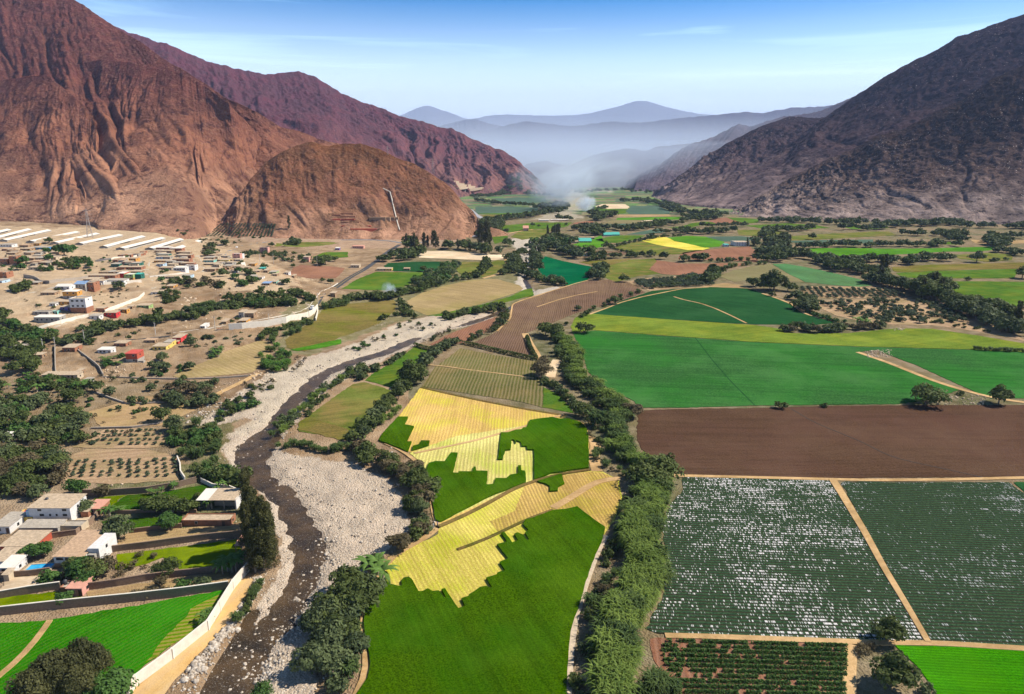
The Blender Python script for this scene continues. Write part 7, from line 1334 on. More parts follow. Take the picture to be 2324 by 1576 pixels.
for a in [(540,448,130,24,'turq','tan','turquoise house right of the second street'),(545,378,140,22,'brown','tan','uppermost brown house right of the second street'),(552,412,120,20,'brown','grey','grey roofed house between brown and turquoise ones'),(545,492,170,24,'brown','tan','brown long house under the turquoise one'),(550,562,135,30,'brown','tan','tan roofed house at the lower end of the second street'),(690,560,60,26,'orange','tan','small ochre hut at the lower end of the second street'),(752,452,108,30,'yellow','yellow' if False else 'tan','pale yellow house near the valley road'),(880,528,140,28,'brown','tan','brown terrace house in the middle right of the village'),(900,582,62,26,'white','tan','small white hut below the brown terrace house'),(930,442,70,26,'grey','tan','grey hut left of the white ramp'),(1105,500,78,30,'orange','tan','ochre hut on the sandy spur right of the ramp'),(1235,548,60,22,'dkgreen','turq','green roofed hut on the sandy spur'),(1180,582,62,26,'brown','tan','brown hut on the left of the sandy spur'),(1360,596,88,26,'green','grey','green hut in the middle of the sandy spur'),(1545,604,54,28,'white','tan','white hut at the tip of the sandy spur'),(1285,575,55,22,'brown','tan','small brown hut between green huts on the spur'),(1395,622,60,20,'brown','tan','brown hut under the green hut of the spur'),(1640,640,34,20,'brown','tan','last brown hut at the tip of the sandy spur'),(1205,662,66,22,'white','tan','white hut at the foot of the sandy spur'),(1270,738,95,28,'brown','blue','brown hut with bright blue roof under the spur'),(1392,720,56,30,'turq','tan','turquoise hut beside the blue roof'),(1462,730,66,28,'cream','tan','cream hut right of the turquoise one'),
          (985,1155,62,82,'grey','tan','grey block house standing alone above the curving road'),(1050,1150,120,66,'brown','tan','stone wing right of the lone grey block house'),(980,1210,95,32,'orange','tan','ochre wooden hut below the lone grey block house'),(768,1222,56,28,'brown','tan','small tan shack left of the ochre hut by the road'),(505,1280,54,34,'white','white','tilted white hut on the slope by the road'),(2120,880,60,44,'brown','tan','brown hut beside the road beyond the van'),
          (1785,440,70,56,'pink','tan','pink two-storey house at the end of a long wall'),(2180,302,50,30,'violet','white','dark hut with pale roof in the fields'),(2610,0,10,10,'brown','tan','')]:
    if a[6]: hs(V, *a, dep=7.5)
hs(V,1245,336,100,72,'pink','tan','stacked red and pink house in the gardens behind the village', 7, 3, 'flat', extra=rods); hs(V,905,400,95,58,'pink','white','red and white house beside the valley road', 6, 2, 'flat'); hs(V,1000,408,30,60,'white','white','narrow white house beside the valley road', 6, 2, 'flat')
V = 'c4'
hs(V,428,952,86,34,'brick','tan','brick house with a pale roof beside the narrow yard', 7); hs(V,780,914,80,26,'brick','tan','low brick house on the flat ground under the road', 6); hs(V,668,960,90,28,'white','white','small white house with pale roof under the road', 5, 1); hs(V,1042,940,92,30,'yellow','tan','bright yellow house on the flat ground', 7); hs(V,1120,918,50,36,'yellow','grey','taller yellow wing beside the bright yellow house', 6); hs(V,1178,882,56,30,'red','tan','pink-red house at the roadside', 9); hs(V,985,888,72,18,'brown','brown','low dark shelter left of the pink-red house', 4); hs(V,1200,898,16,14,'red','brown','tiny red kiosk in front of the pink-red house', 2, win=[], door=False)
hs(V,0,905,60,22,'cream','tan','ragged pale house at the left edge under the slope', 6); hs(V,70,890,70,22,'brown','tan','ragged tan roofed house left of the lower wood', 6); hs(V,170,990,120,16,'brown','tan','low adobe stable left of the narrow yard', 4); hs(V,290,1130,240,18,'cream','tan','long low farm shed at the end of the narrow yard', 5); hs(V,570,1165,45,22,'grey','grey','small grey hut at the corner of the stone wall', 4); hs(V,0,1560,36,26,'white','white','white hut at the left edge in the wild wood', 5)
hs(V,525,1100,30,20,'brown','tan','small hut at the lower gate of the yard', 4)
# crowded rows of plain houses
rf = random.Random(21)
def crowd(fr, pts, n, label, group):
    for i in range(n):
        t = (i + .5) / n * (len(pts) - 1); k_ = min(int(t), len(pts) - 2); x = pts[k_][0] + (pts[k_ + 1][0] - pts[k_][0]) * (t - k_); y = pts[k_][1] + (pts[k_ + 1][1] - pts[k_][1]) * (t - k_)
        e = hs(fr, x + rf.uniform(-8, 8), y + rf.uniform(-5, 5), rf.uniform(60, 120), rf.uniform(22, 34), rf.choice(['brown', 'brick', 'cream', 'brown', 'grey']), rf.choice(['tan', 'tan', 'grey', 'brown', 'tan']), label, rf.uniform(5, 9), 1, rf.choice(['shed', 'flat', 'shed']), rot=rf.uniform(-.25, .25), win=[(.3, 0, .8)])[0]; e['group'] = group
crowd('v1', [(0,300),(120,330),(60,360)], 4, 'plain dusty house in the crowded rows at the upper left of the village', 'plain houses, upper left'); crowd('v1', [(270,360),(420,355),(600,350),(690,355)], 5, 'plain dusty house in the crowded rows at the upper left of the village', 'plain houses, upper left')
crowd('v1', [(270,480),(400,475),(560,480),(680,490)], 5, 'plain dusty house in the crowded rows at the upper left of the village', 'plain houses, upper left'); crowd('v1', [(1420,400),(1600,380),(1720,370)], 4, 'plain dusty house packed between the village streets', 'plain houses between the streets'); crowd('v1', [(2150,360),(2280,350),(2170,390),(2260,440),(2150,480),(2270,500),(2140,560)], 8, 'plain dusty house packed between the village streets', 'plain houses between the streets')
crowd('v1', [(1180,600),(1400,590),(1500,610)], 4, 'plain dusty house packed between the village streets', 'plain houses between the streets'); crowd('v1', [(1940,320),(1930,360),(2060,440),(2080,500),(2060,570)], 6, 'plain dusty house packed between the village streets', 'plain houses between the streets'); crowd('v1', [(1400,430),(1500,470),(1640,520),(1400,560)], 6, 'plain dusty house packed between the village streets', 'plain houses between the streets'); crowd('v1', [(250,330),(420,400),(560,450),(300,520)], 5, 'plain dusty house in the crowded rows at the upper left of the village', 'plain houses, upper left'); crowd('v2', [(600,400),(720,440),(640,540),(800,590),(960,500),(1080,610),(1130,690)], 9, 'plain dusty house packed right of the second street', 'plain houses right of the second street'); crowd('v2', [(560,345),(680,370),(760,400),(860,480),(700,480),(820,560),(1000,560),(760,520),(960,610)], 11, 'plain dusty house packed right of the second street', 'plain houses right of the second street')
V = 'c4'; crowd('c4', [(0,870),(60,860),(120,930),(40,930)], 4, 'ragged small house under the trees at the left edge', 'ragged houses')
# red roofed house on legs
def stilts(e, W_, D_, t0):
    pass
e, W_, D_, t0 = hs(V,862,1020,78,60,'redbrick','red','house with a bright red roof standing on a stone basement', 7, 2, 'shed', bw='grey')
m = MB(); m.box(W_ + .05, W_ + 3.2, .5, 3, -1.5, 1.2); m.build('stair_block', WALLS['grey'], e)
# the pink house up the valley, turquoise sheds, farmhouse
hs('z6',608,388,48,22,'pink','pinkr','pink house with a red roof alone in the far meadow', 26, 2, 'gable'); hs('z6',1095,490,110,12,'cream','turq','long shed with a turquoise roof by the river wood', 26, 1, 'gable'); hs('z6',1030,495,60,14,'cream','tan','pale low building left of the long turquoise shed', 12); hs('z6',1200,460,30,14,'pink','tan','pink tower house right of the long turquoise shed', 10, 2)
hs('z6',1312,432,70,8,'turq','turq','left turquoise roofed shed in front of the far hedge', 22, 1, 'gable'); hs('z6',1385,430,65,8,'turq','turq','right turquoise roofed shed in front of the far hedge', 22, 1, 'gable'); hs('z6',1092,608,70,12,'white','white','white farmhouse among the trees above the teal field', 12); hs('z6',1165,606,50,10,'white','grey','small white annex right of the white farmhouse', 8); hs('z6',1168,38,46,10,'white','pinkr','small white house far beyond the smoke', 26)
hs('c6',358,225,95,26,'white','tan','white flat roofed farm with terraces on the eastern plain', 22, 2, 'flat', extra=rods); hs('c6',285,228,30,12,'lblue','turq','small blue roofed shed beside the white farm', 10); hs('c6',720,42,12,14,'pink','tan','tiny pink house under the boulder slope', 9)
hs('c5',240,392,62,10,'cream','tan','left cream hut on the edge of the square fields', 8); hs('c5',305,392,38,10,'yellow','tan','right yellow hut on the edge of the square fields', 8); hs('c5',75,240,76,14,'pink','pinkr','pink roofed farmhouse by the valley road', 9); hs('c5',62,372,60,16,'cream','tan','tan roofed hut right of the dark fields', 8); hs('c5',425,390,40,6,'brown','brown','tiny brown hut between two square fields', 5)
hs('z6',745,302,90,8,'white','white','left long white shed on the river flats', 10, 1); hs('z6',850,300,150,7,'pink','white','right long pale shed on the river flats', 10, 1)
# ---------------------------------------------------------------- gardens and houses at the lower left
B = 'b1'
e, W_, D_, t0 = hs(B,212,408,280,104,'white','tan','big white three-storey house with a tan roof', 9.5, 3, 'shed', [(.26,2,1.0),(.86,2,1.1),(.30,1,1.1),(.50,1,.45),(.66,1,.45),(.86,1,1.1),(.18,0,.5),(.42,0,1.5),(.66,0,2.0),(.92,0,.5)], door=False, extra=tank)
m = MB(); m.box(-1.3, -.02, .2, 3.0, -1, t0 * .8); m.build('stair_tower', WALLS['lblue'], e)
hs(B,140,484,260,14,'grey','grey','wide corrugated grey roof below the white three-storey house', 4.6, 1, win=[], door=False); hs(B,410,470,150,12,'cream','grey','low pale terrace building right of the corrugated roof', 4, 1, 'flat', win=[], door=False)
hs(B,10,612,225,40,'redbrick','tan','red brick house with a wide curved tan roof', 9, 1); hs(B,600,352,88,32,'brick','pinkr','small pink-tan cabin right of the white house', 6, 1); hs(B,555,372,50,16,'brick','tan','low annex beside the small pink-tan cabin', 4, win=[], door=False)
e, W_, D_, t0 = hs(B,378,715,200,80,'white','brown','large house with a wide ribbed tan roof above the pool garden', 15, 2, 'shed', [(.2,1,1.6),(.5,1,1.6)], bw='brown')
m = MB(); m.box(W_ + .02, W_ + 3.6, 2.5, 12, -1, t0 + 1.3); m.build('side_wing', WALLS['white'], e); m = MB(); m.box(W_ + 3.62, W_ + 3.66, 6, 7, t0 - .6, t0 + .5); m.build('side_window', PANE, e); m = MB(); m.box(W_ + .6, W_ + 2.8, 1.2, 2.45, -1, t0 - .2); m.build('stair_flight', WALLS['grey'], e)
hs(B,0,760,98,30,'white','white','small white cube house left of the pool', 6, 1); hs(B,-60,715,110,40,'white','tan','white house with tan roof at the left edge above the pool', 7, 1); hs(B,78,690,70,26,'cream','tan','small cream pavilion at the pool corner', 5, 1); hs(B,-40,482,112,50,'white','grey','long white walled building at the left edge below the yellow house', 9, 1)
hs(B,95,412,130,40,'yellow','red','yellow and red house behind the white three-storey house', 6, 1, 'flat'); hs(B,20,445,90,36,'brown','brown','unfinished brown shed at the left edge', 6, 1, 'flat'); hs(B,465,908,100,56,'pink','pinkr','small pink hut with a faded red roof by the lawns', 5, 1)
hs(B,415,895,45,46,'brick','grey','brick tank room left of the pink hut', 3.5, 1, 'flat', win=[], door=False, extra=tank); hs(B,1240,432,330,34,'brick','tan','long brick store with a flat tan roof in the gardens', 5, 1, 'flat', win=[(.3,0,.6)]); hs(B,30,808,36,18,'cream','tan','tiny square hut on the concrete yard', 2.5, 1, win=[], door=False)
# open shed on posts
X, Y, Z = G(*FX(B, [(1352,318)])[0]); p = mpp(X, Y, Z) / 3; e = tag(empty('open_shed', (X, Y, Z)), 'open sided shed with a white and tan roof beside the eucalyptus', 'shed'); L_ = 255 * p; D_ = 8; hh = 70 * p
for i, (a, b) in enumerate([(.02, .05), (.35, .05), (.68, .05), (.98, .05), (.02, .95), (.5, .95), (.98, .95)]): m = MB(); m.box(L_ * a - .15, L_ * a + .15, D_ * b - .15, D_ * b + .15, -.5, hh); m.build('post', WALLS['cream'], e)
m = MB(); m.hexa([(-.4, -.4, hh), (L_ * .3, -.4, hh), (L_ * .3, D_ + .4, hh + .4), (-.4, D_ + .4, hh + .4)], [(-.4, -.4, hh + .12), (L_ * .3, -.4, hh + .12), (L_ * .3, D_ + .4, hh + .52), (-.4, D_ + .4, hh + .52)]); m.build('white_roof', ROOFS['white'], e)
m = MB(); m.hexa([(L_ * .3 + .01, -.4, hh), (L_ + .4, -.4, hh), (L_ + .4, D_ + .4, hh + .5), (L_ * .3 + .01, D_ + .4, hh + .5)], [(L_ * .3 + .01, -.4, hh + .15), (L_ + .4, -.4, hh + .15), (L_ + .4, D_ + .4, hh + .65), (L_ * .3 + .01, D_ + .4, hh + .65)]); m.build('tan_roof', ROOFS['tan'], e)
m = MB(); m.box(L_ * .35, L_, D_ * .35, D_ * .95, 0, hh * .45); m.build('inner_wall', WALLS['cream'], e); m = MB(); m.box(L_ + .02, L_ + .3, 0, D_, -.5, hh + .3); m.build('end_wall', WALLS['white'], e)
# tiled kiosk
X, Y, Z = G(*FX(B, [(1605,612)])[0]); e = tag(empty('kiosk', (X, Y, Z)), 'narrow kiosk with two red tiled roofs beside the lawn', 'kiosk')
for i in range(2): m = MB(); m.hexa([(-.2, i * 3, 2.4), (3.4, i * 3, 2.4), (3.4, i * 3 + 2.8, 2.9), (-.2, i * 3 + 2.8, 2.9)], [(-.2, i * 3, 2.5), (3.4, i * 3, 2.5), (3.4, i * 3 + 2.8, 3.0), (-.2, i * 3 + 2.8, 3.0)]); m.build('tiled_roof', ROOFS['pinkr'], e)
for a, b in ((0, 0), (3.2, 0), (0, 5.6), (3.2, 5.6)): m = MB(); m.box(a, a + .2, b, b + .2, -.3, 2.39); m.build('post', WALLS['brown'], e)
# pool
PP = GXY(B, [(160,750),(330,738),(382,690),(215,702)]); zP = max(Hf(*p) for p in PP) + .45; cx_, cy_ = sum(p[0] for p in PP) / 4, sum(p[1] for p in PP) / 4
e = tag(empty('swimming_pool', (cx_, cy_, zP)), 'bright blue rectangular swimming pool in the garden', 'pool'); wq = NB('pool_water'); pm = wq.bsdf(wq.ramp(wq.noise(.8, 3, .5), [(.3, (.02, .28, .58)), (.7, (.06, .42, .72))]), .15, wq.bump(wq.noise(2, 3, .5), .1), .5)
m = MB(); m.poly([(x - cx_, y - cy_, -.1) for x, y in PP]); m.build('water', pm, e)
for i in range(4):
    a, b = PP[i], PP[(i + 1) % 4]; d = Vector((b[0] - a[0], b[1] - a[1], 0)).normalized(); n = Vector((d.y, -d.x, 0)); m = MB()
    q = [Vector((a[0], a[1], 0)), Vector((b[0], b[1], 0)), Vector((b[0], b[1], 0)) + n * .6, Vector((a[0], a[1], 0)) + n * .6]
    m.hexa([(v.x - cx_, v.y - cy_, -1.2) for v in q], [(v.x - cx_, v.y - cy_, .05 + i * .003) for v in q]); m.build('pool_edge', WALLS['cream'], e)
# white poultry sheds on the plateau
for i, (a, b) in enumerate([((-420,190),(95,62)),((-150,188),(350,58)),((40,196),(595,70)),((380,212),(948,92)),((680,228),(1195,112)),((990,238),(1485,130)),((1290,278),(1765,147)),((1500,300),(2015,168)),((1860,300),(2240,183)),((2170,305),(2470,200)),((-600,215),(-60,75))]):
    A_0, B_0 = Vector(G(*FX('v1', [a])[0])), Vector(G(*FX('v1', [b])[0])); d = B_0 - A_0; L_ = d.length; rz = math.atan2(d.y, d.x); w = 5.2; e = tag(empty('poultry_shed', tuple(A_0), rz), ['leftmost complete white roofed shed at the left edge', 'second long white shed from the left edge', 'long white shed behind the lone round tree', 'fourth white shed, with a small tree at its middle', 'white shed directly right of the shed with the small tree', 'white shed left of the widest white shed', 'widest brightest white shed above the sandy knoll', 'white shed ending at the brick hall', 'short white shed behind the brick hall', 'rightmost white shed beside the grey trees', 'white shed cut off by the left edge of the plateau'][i], 'shed', 'long white sheds on the plateau')
    zb = B_0.z - A_0.z; m = MB(); m.hexa([(0, -w, -2), (L_, -w, zb - 2), (L_, w, zb - 2), (0, w, -2)], [(0, -w, 2.6), (L_, -w, zb + 2.6), (L_, w, zb + 2.6), (0, w, 2.6)]); m.build('wall', WALLS['grey'], e)
    for s in (-1, 1): m = MB(); m.hexa([(-.6, s * (w + .6), 2.5), (L_ + .6, s * (w + .6), zb + 2.5), (L_ + .6, s * .002, zb + 4.1), (-.6, s * .002, 4.1)], [(-.6, s * (w + .6), 2.65), (L_ + .6, s * (w + .6), zb + 2.65), (L_ + .6, s * .002, zb + 4.25), (-.6, s * .002, 4.25)]); m.build('roof_slope', ROOFS['white'], e)
    m = MB(); m.box(L_ * .1, L_ * .9, -w - .03, -w - .002, 1.0 + min(0, zb), 2.2 + min(0, zb)) if abs(zb) < .6 else m.box(L_ * .3, L_ * .6, -w - .03, -w - .002, 1.0 + zb * .45, 2.2 + zb * .45); m.build('shade_strip', PANE, e)  # dark strip puts the shade of this long side into colour
# ---------------------------------------------------------------- poles, pylons
STEEL = paint('galvanised_steel', (.30, .26, .24), .6); POLEM = paint('concrete_pole', (.50, .46, .42), .8)
def pole(fr, x, y, h, label):
    X, Y, Z = G(*FX(fr, [(x, y)])[0]); hm = h * FR[fr][2] * mpp(X, Y, Z); e = tag(empty('utility_pole', (X, Y, Z), rng.uniform(0, 1)), label, 'pole'); MB().tube([(0, 0, -.5), (0, 0, hm)], [.24, .15], 6).build('post', POLEM, e)
    m = MB(); m.box(-.9, .9, -.07, .07, hm - .8, hm - .64); m.build('crossarm', STEEL, e)
for a in [('v1',1062,1480,205,'leaning grey utility pole standing left on the lower road'),('v1',1940,1362,172,'grey utility pole in front of the slope tree row'),('v1',690,1500,130,'dark utility pole at the corner of the walled yard'),('v1',545,1560,170,'utility pole among the trees at the far left'),('v2',690,1290,170,'utility pole above the left part of the curving road'),('v2',1362,1222,142,'dark wooden pole in front of the white retaining wall'),('v2',1858,1148,185,'slim pole just left of the white van'),('v2',1970,985,165,'tall curved lamp pole right of the white van'),('v2',1246,470,135,'left utility pole in the gardens behind the village'),('v2',1416,470,132,'right utility pole in the gardens behind the village'),('v2',1958,492,125,'utility pole beside the pink house'),('c4',2095,700,60,'short utility pole at the road bend')]: pole(*a)
def pylon(pos, h, label, rz=.4):
    e = tag(empty('power_pylon', pos, rz), label, 'pylon'); w = h * .09; t = max(.1, h * .005)
    for sx, sy in ((-1, -1), (1, -1), (1, 1), (-1, 1)): MB().tube([(sx * w, sy * w, -1), (sx * w * .35, sy * w * .35, h * .62), (sx * .25, sy * .25, h)], [t * 1.1, t, t * .8], 4).build('leg', STEEL, e)
    m = MB()
    for i in range(9):
        z0, z1 = h * i / 10, h * (i + 1) / 10; a = w * (1 - .65 * min(1, z0 / (h * .62))); b = w * (1 - .65 * min(1, z1 / (h * .62)))
        for k in range(4): c, s = [(-1, -1), (1, -1), (1, 1), (-1, 1)][k], [(-1, -1), (1, -1), (1, 1), (-1, 1)][(k + 1) % 4]; m.tube([(c[0] * a, c[1] * a, z0), (s[0] * b, s[1] * b, z1)], t * .55, 3); m.tube([(s[0] * a, s[1] * a, z0), (c[0] * b, c[1] * b, z1)], t * .55, 3)
    m.build('lattice', STEEL, e)
    for z in (.66, .79, .92): m = MB(); L_ = h * .17; m.tube([(-L_, 0, h * z + h * .015), (0, 0, h * z), (L_, 0, h * z + h * .015)], [t * .5, t * 1.2, t * .5], 4); m.tube([(-L_, 0, h * z + h * .015), (0, 0, h * (z + .04))], t * .5, 3); m.tube([(L_, 0, h * z + h * .015), (0, 0, h * (z + .04))], t * .5, 3); m.build('crossarm', STEEL, e)
p = cast(205, 541); pylon(tuple(p), 66 * mpp(*p), 'lattice power pylon at the edge of the sheds plateau')
p = cast(880, 352); pylon(tuple(p), 19 * mpp(*p), 'lattice pylon on the rounded top of the knoll'); p = cast(982.5, 395); pylon(tuple(p), 34 * mpp(*p), 'taller lattice pylon on the right shoulder of the knoll')

# white channel down the knoll and brickworks at its foot
P = [cast(*q) for q in FX('c2', [(285,1285),(332,1308),(345,1360),(358,1420),(375,1490),(388,1540),(398,1568)])]
m = MB(); m.tube([p + Vector((0, -.5, .3)) for p in P], 1.0, 5); tag(m.build('water_pipe', WWH), 'white pipe running down the face of the knoll', 'pipe')
for i, (x0, x1, y, h, mt) in enumerate([(0,80,1462,6,'brick'),(0,95,1482,6,'brick'),(0,90,1502,6,'redbrick'),(0,120,1520,5,'brick'),(0,200,1548,7,'redbrick'),(60,240,1566,5,'redbrick'),(-60,-5,1470,5,'brick'),(-60,-5,1500,5,'redbrick')]):
    a, b = cast(*FX('c2', [(x0, y)])[0]), cast(*FX('c2', [(x1, y)])[0]); hh = h / 3 * mpp(*a) + .8; m = MB(); m.hexa([(a.x, a.y, a.z - 3), (b.x, b.y, b.z - 3), (b.x, b.y + 5, b.z - 1), (a.x, a.y + 5, a.z - 1)], [(a.x, a.y, a.z + hh), (b.x, b.y, b.z + hh), (b.x, b.y + 5, b.z + hh), (a.x, a.y + 5, a.z + hh)])
    tag(m.build('brick_stack', WALLS[mt]), ['top brick terrace of the works at the knoll foot', 'second brick terrace of the works at the knoll foot', 'third, reddest upper brick terrace of the works', 'fourth brick terrace of the works at the knoll foot', 'long red brick stack in the middle of the works', 'lowest long red brick stack by the road', 'short upper brick stack at the left of the works', 'short lower red stack at the left of the works'][i], 'brick stack', 'brick stacks at the foot of the knoll')
for i, x in enumerate([215,245,275,305,335,362]):
    a = cast(*FX('c2', [(x, 1497)])[0]); m = MB(); w = 7; m.box(a.x - w, a.x + w, a.y, a.y + 8, a.z - 3, a.z + 4.2); tag(m.build('kiln_hut', WALLS['brown']), 'dark square kiln hut in the row beside the white pipe', 'kiln hut', 'kiln huts beside the pipe')
# terraces of solar-grey strips at the foot of the purple ridge
for i, (x0, y0, x1, y1) in enumerate([(715,1232,790,1240),(735,1250,830,1255),(760,1268,870,1262),(790,1285,900,1272),(830,1298,960,1282),(900,1305,1010,1292)]):
    a, b = cast(*FX('c2', [(x0, y0)])[0]), cast(*FX('c2', [(x1, y1)])[0]); d = (b - a).normalized(); n = Vector((-d.y, d.x, 0)) * 9; m = MB(); q = [a - n, b - n, b + n, a + n]
    m.hexa([(v.x, v.y, v.z - 6) for v in q], [(v.x, v.y, v.z + 3.5) for v in q]); tag(m.build('far_shed', ROOFS['tan']), 'dusty long shed in the stepped rows under the purple ridge', 'shed', 'sheds under the purple ridge')
# ---------------------------------------------------------------- vehicles
def car(pos, rz, body, label, van=True):
    e = tag(empty('van' if van else 'car', pos, rz), label, 'van' if van else 'car'); BM = paint('vehicle_paint_' + label[:5], body, .3, .03, 1, 0, .5); k = 1.35
    prof = [(-2.3, .35), (-2.3, 1.1), (-2.15, 1.9), (.9, 1.95), (1.55, 1.2), (2.25, 1.0), (2.35, .35)] if van else [(-2.1, .35), (-2.15, .85), (-1.5, .95), (-1.0, 1.42), (.5, 1.42), (1.1, .95), (2.0, .82), (2.1, .35)]
    m = MB(); n = len(prof); w = .85
    for s in (-1, 1): m.v += [(x * k, s * w * k * (1 if z < 1.15 else .88), z * k) for x, z in prof]
    m.f += [tuple(range(n)), tuple(reversed(range(n, 2 * n)))] + [(i, n + i, n + (i + 1) % n, (i + 1) % n) for i in range(n)]; m.build('body', BM, e)
    g = MB(); g.hexa([(1.02 * k, -.66 * k, 1.84 * k), (1.52 * k, -.76 * k, 1.26 * k), (1.52 * k, .76 * k, 1.26 * k), (1.02 * k, .66 * k, 1.84 * k)], [(1.08 * k, -.66 * k, 1.9 * k), (1.6 * k, -.76 * k, 1.30 * k), (1.6 * k, .76 * k, 1.30 * k), (1.08 * k, .66 * k, 1.9 * k)]) if van else g.box(-.9 * k, .4 * k, -.78 * k, .78 * k, 1.0 * k, 1.38 * k); g.build('windscreen', PANE, e)
    for s in (-1, 1): g = MB(); g.box(-1.8 * k, .8 * k, s * .80 * k - .03, s * .80 * k + .03, 1.25 * k, 1.7 * k) if van else g.box(-.9 * k, .4 * k, s * .79 * k - .03, s * .79 * k + .03, 1.0 * k, 1.3 * k); g.build('side_window', PANE, e)
    for x in (-1.45, 1.45):
        for s in (-1, 1): g = MB(); g.tube([(x * k, s * .72 * k, .34 * k), (x * k, s * .92 * k, .34 * k)], .36 * k, 10); g.build('wheel', paint('tyre_rubber', (.02, .02, .02), .9), e)
    for s in (-1, 1): g = MB(); g.box(2.28 * k, 2.42 * k, s * .6 * k - .14, s * .6 * k + .14, .62 * k, .82 * k); g.build('headlight', ROOFS['white'], e)
a, b = Vector(G(*FX('c4', [(2105,668)])[0])), Vector(G(*FX('c4', [(2150,622)])[0])); c_ = G(*FX('c4', [(2126,655)])[0]); car((c_[0], c_[1], Hf(c_[0], c_[1]) + .32), math.atan2(a.y - b.y, a.x - b.x), (.8, .8, .8), 'white van driving down the bend of the curving road')
a, b = Vector(G(*FX('v2', [(900,292)])[0])), Vector(G(*FX('v2', [(1000,252)])[0])); c_ = G(*FX('v2', [(958,268)])[0]); car((c_[0], c_[1], Hf(c_[0], c_[1]) + .4), math.atan2(b.y - a.y, b.x - a.x), (.82, .82, .82), 'tiny white car on the curving valley road', False)
# ---------------------------------------------------------------- people
SKIN = paint('skin', (.25, .14, .09), .7); HAIR = paint('dark_hair', (.02, .015, .012), .8)
def person(pos, rz, shirt, legs, label, bend=0.0, k=1.25):
    e = bpy.data.meshes.new('person'); J = [(0, 0, .93), (0, 0, 1.15), (0, .0, 1.42), (0, .01, 1.52), (0, .02, 1.64), (0, .02, 1.76), (.10, 0, .88), (.12, .05, .48), (.13, -.02, .08), (.13, .12, .03), (-.10, 0, .88), (-.12, -.05, .48), (-.13, -.1, .08), (-.13, .04, .03), (.19, 0, 1.40), (.26, .06, 1.13), (.24, .22, .95), (-.19, 0, 1.40), (-.27, .03, 1.12), (-.24, .16, .92)]
    E = [(0, 1), (1, 2), (2, 3), (3, 4), (4, 5), (0, 6), (6, 7), (7, 8), (8, 9), (0, 10), (10, 11), (11, 12), (12, 13), (2, 14), (14, 15), (15, 16), (2, 17), (17, 18), (18, 19)]
    rad = [.15, .14, .15, .06, .10, .08, .10, .065, .045, .035, .10, .065, .045, .035, .07, .045, .035, .07, .045, .035]
    if bend:
        J = [(x, y * (1 if z < .95 else 1) + max(0, z - .93) * math.sin(bend), z if z < .93 else .93 + (z - .93) * math.cos(bend)) for x, y, z in J]
    e.from_pydata([tuple(c * k for c in j) for j in J], E, []); o = bpy.data.objects.new('person', e); COL.objects.link(o); o.location = pos; o.rotation_euler = (0, 0, rz)
    md = o.modifiers.new('skin', 'SKIN')
    for i, v in enumerate(e.skin_vertices[0].data): v.radius = (rad[i] * k, rad[i] * k); v.use_root = (i == 0)
    o.modifiers.new('sub', 'SUBSURF').levels = 1
    dg = bpy.context.evaluated_depsgraph_get(); dg.update(); me = bpy.data.meshes.new_from_object(o.evaluated_get(dg)); o.modifiers.clear(); o.data = me; me.materials.clear()
    for m in (SKIN, shirt, legs): me.materials.append(m)
    for p in me.polygons: z = p.center.z / k; p.material_index = 2 if z < .95 else (1 if z < 1.5 and abs(p.center.x) / k < .27 and z > 1.0 else 0); p.use_smooth = True
    tag(o, label, 'person'); h = MB(); zt = 1.68 if not bend else .93 + .75 * math.cos(bend); yt = .02 if not bend else .75 * math.sin(bend) + .02
    h.tube([(0, yt * k, (zt - .02) * k), (0, yt * k, (zt + .09) * k), (0, yt * k, (zt + .15) * k)], [.16 * k, .13 * k, .06 * k], 8); h.build('hat', HAIR, o, True)
for fr, x, y, sh, lg, lb, bd in [('b2',627,452,(.75,.75,.75),(.5,.5,.5),'person in white standing at the lower corner of the lucerne field',0),('b2',655,440,(.05,.12,.42),(.03,.04,.10),'person in blue walking past the lower corner of the lucerne field',0),('c4',1764,968,(.05,.05,.07),(.04,.04,.05),'left dark figure bending over the tan ploughed plot',.9),('c4',1776,970,(.09,.05,.05),(.03,.03,.04),'right dark figure bending over the tan ploughed plot',.7)]:
    X, Y, Z = G(*FX(fr, [(x, y)])[0]); person((X, Y, Z + .3), rng.uniform(0, 6), paint('cloth_' + lb[:8] + str(int(sh[2] * 100)), sh, .9), paint('trousers_' + str(int(lg[0] * 100) + int(lg[2] * 100)), lg, .9), lb, bd)
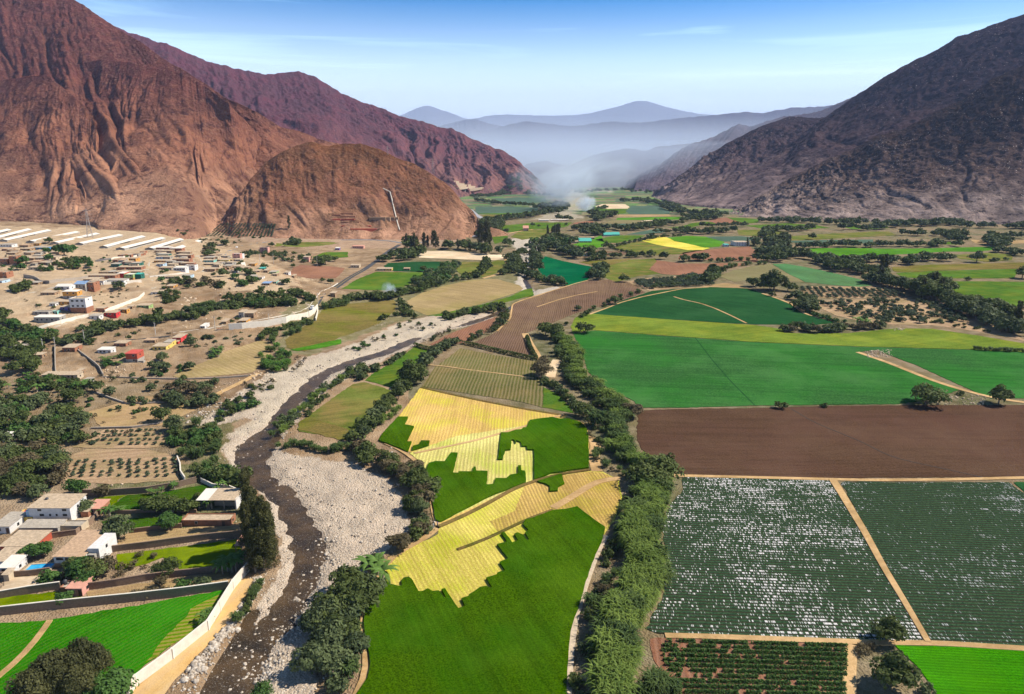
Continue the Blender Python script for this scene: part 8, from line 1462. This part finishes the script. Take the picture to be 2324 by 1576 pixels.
# ---------------------------------------------------------------- smoke
def smoke(pos, rad, dens, tilt=0.0):
    rs = np.random.RandomState(3); vs, fs = [], []; nu, nv = 18, 10
    for i in range(nv + 1):
        for j in range(nu): a, b = 2 * math.pi * j / nu, math.pi * i / nv; vs.append((math.sin(b) * math.cos(a), math.sin(b) * math.sin(a), math.cos(b)))
    for i in range(nv):
        for j in range(nu): a = i * nu + j; b = i * nu + (j + 1) % nu; fs.append((a, a + nu, b + nu, b))
    m, n_, nn, ll = newmat('drifting_smoke'); o = nn.new('ShaderNodeOutputMaterial'); p = nn.new('ShaderNodeVolumePrincipled'); p.inputs['Color'].default_value = (.74, .85, 1, 1)
    t = nn.new('ShaderNodeTexCoord'); ln = nn.new('ShaderNodeVectorMath'); ln.operation = 'LENGTH'; ll.new(t.outputs['Object'], ln.inputs[0]); nz = nn.new('ShaderNodeTexNoise'); ll.new(t.outputs['Object'], nz.inputs[0]); nz.inputs['Scale'].default_value = 2.2; nz.inputs['Detail'].default_value = 4; nz.inputs['Distortion'].default_value = .8
    mr = nn.new('ShaderNodeMapRange'); ll.new(nz.outputs[0], mr.inputs[0]); mr.inputs[1].default_value = .38; mr.inputs[2].default_value = .7; mr.inputs[3].default_value = 0; mr.inputs[4].default_value = 1
    f = nn.new('ShaderNodeMapRange'); ll.new(ln.outputs['Value'], f.inputs[0]); f.inputs[1].default_value = .15; f.inputs[2].default_value = .98; f.inputs[3].default_value = dens; f.inputs[4].default_value = 0
    mm = nn.new('ShaderNodeMath'); mm.operation = 'MULTIPLY'; ll.new(mr.outputs[0], mm.inputs[0]); ll.new(f.outputs[0], mm.inputs[1]); ll.new(mm.outputs[0], p.inputs['Density']); ll.new(p.outputs[0], o.inputs['Volume'])
    s_ = link('smoke', mesh('smoke', vs, fs), m); s_.location = pos; s_.scale = rad; s_.rotation_euler = (0, tilt, 0); tag(s_, kind='stuff')
x, y, z = G(1335, 480); smoke((x - 8, y, 22), (34, 60, 26), .10, -.3); smoke((x - 70, y + 60, 70), (115, 130, 66), .03, -.35)
x, y, z = G(1300, 445); smoke((x, y, 90), (330, 300, 130), .009, -.1)
x, y, z = G(*FX('c5', [(350,565)])[0]); smoke((x - 3, y, 7), (8, 6, 10), .4, -.4)
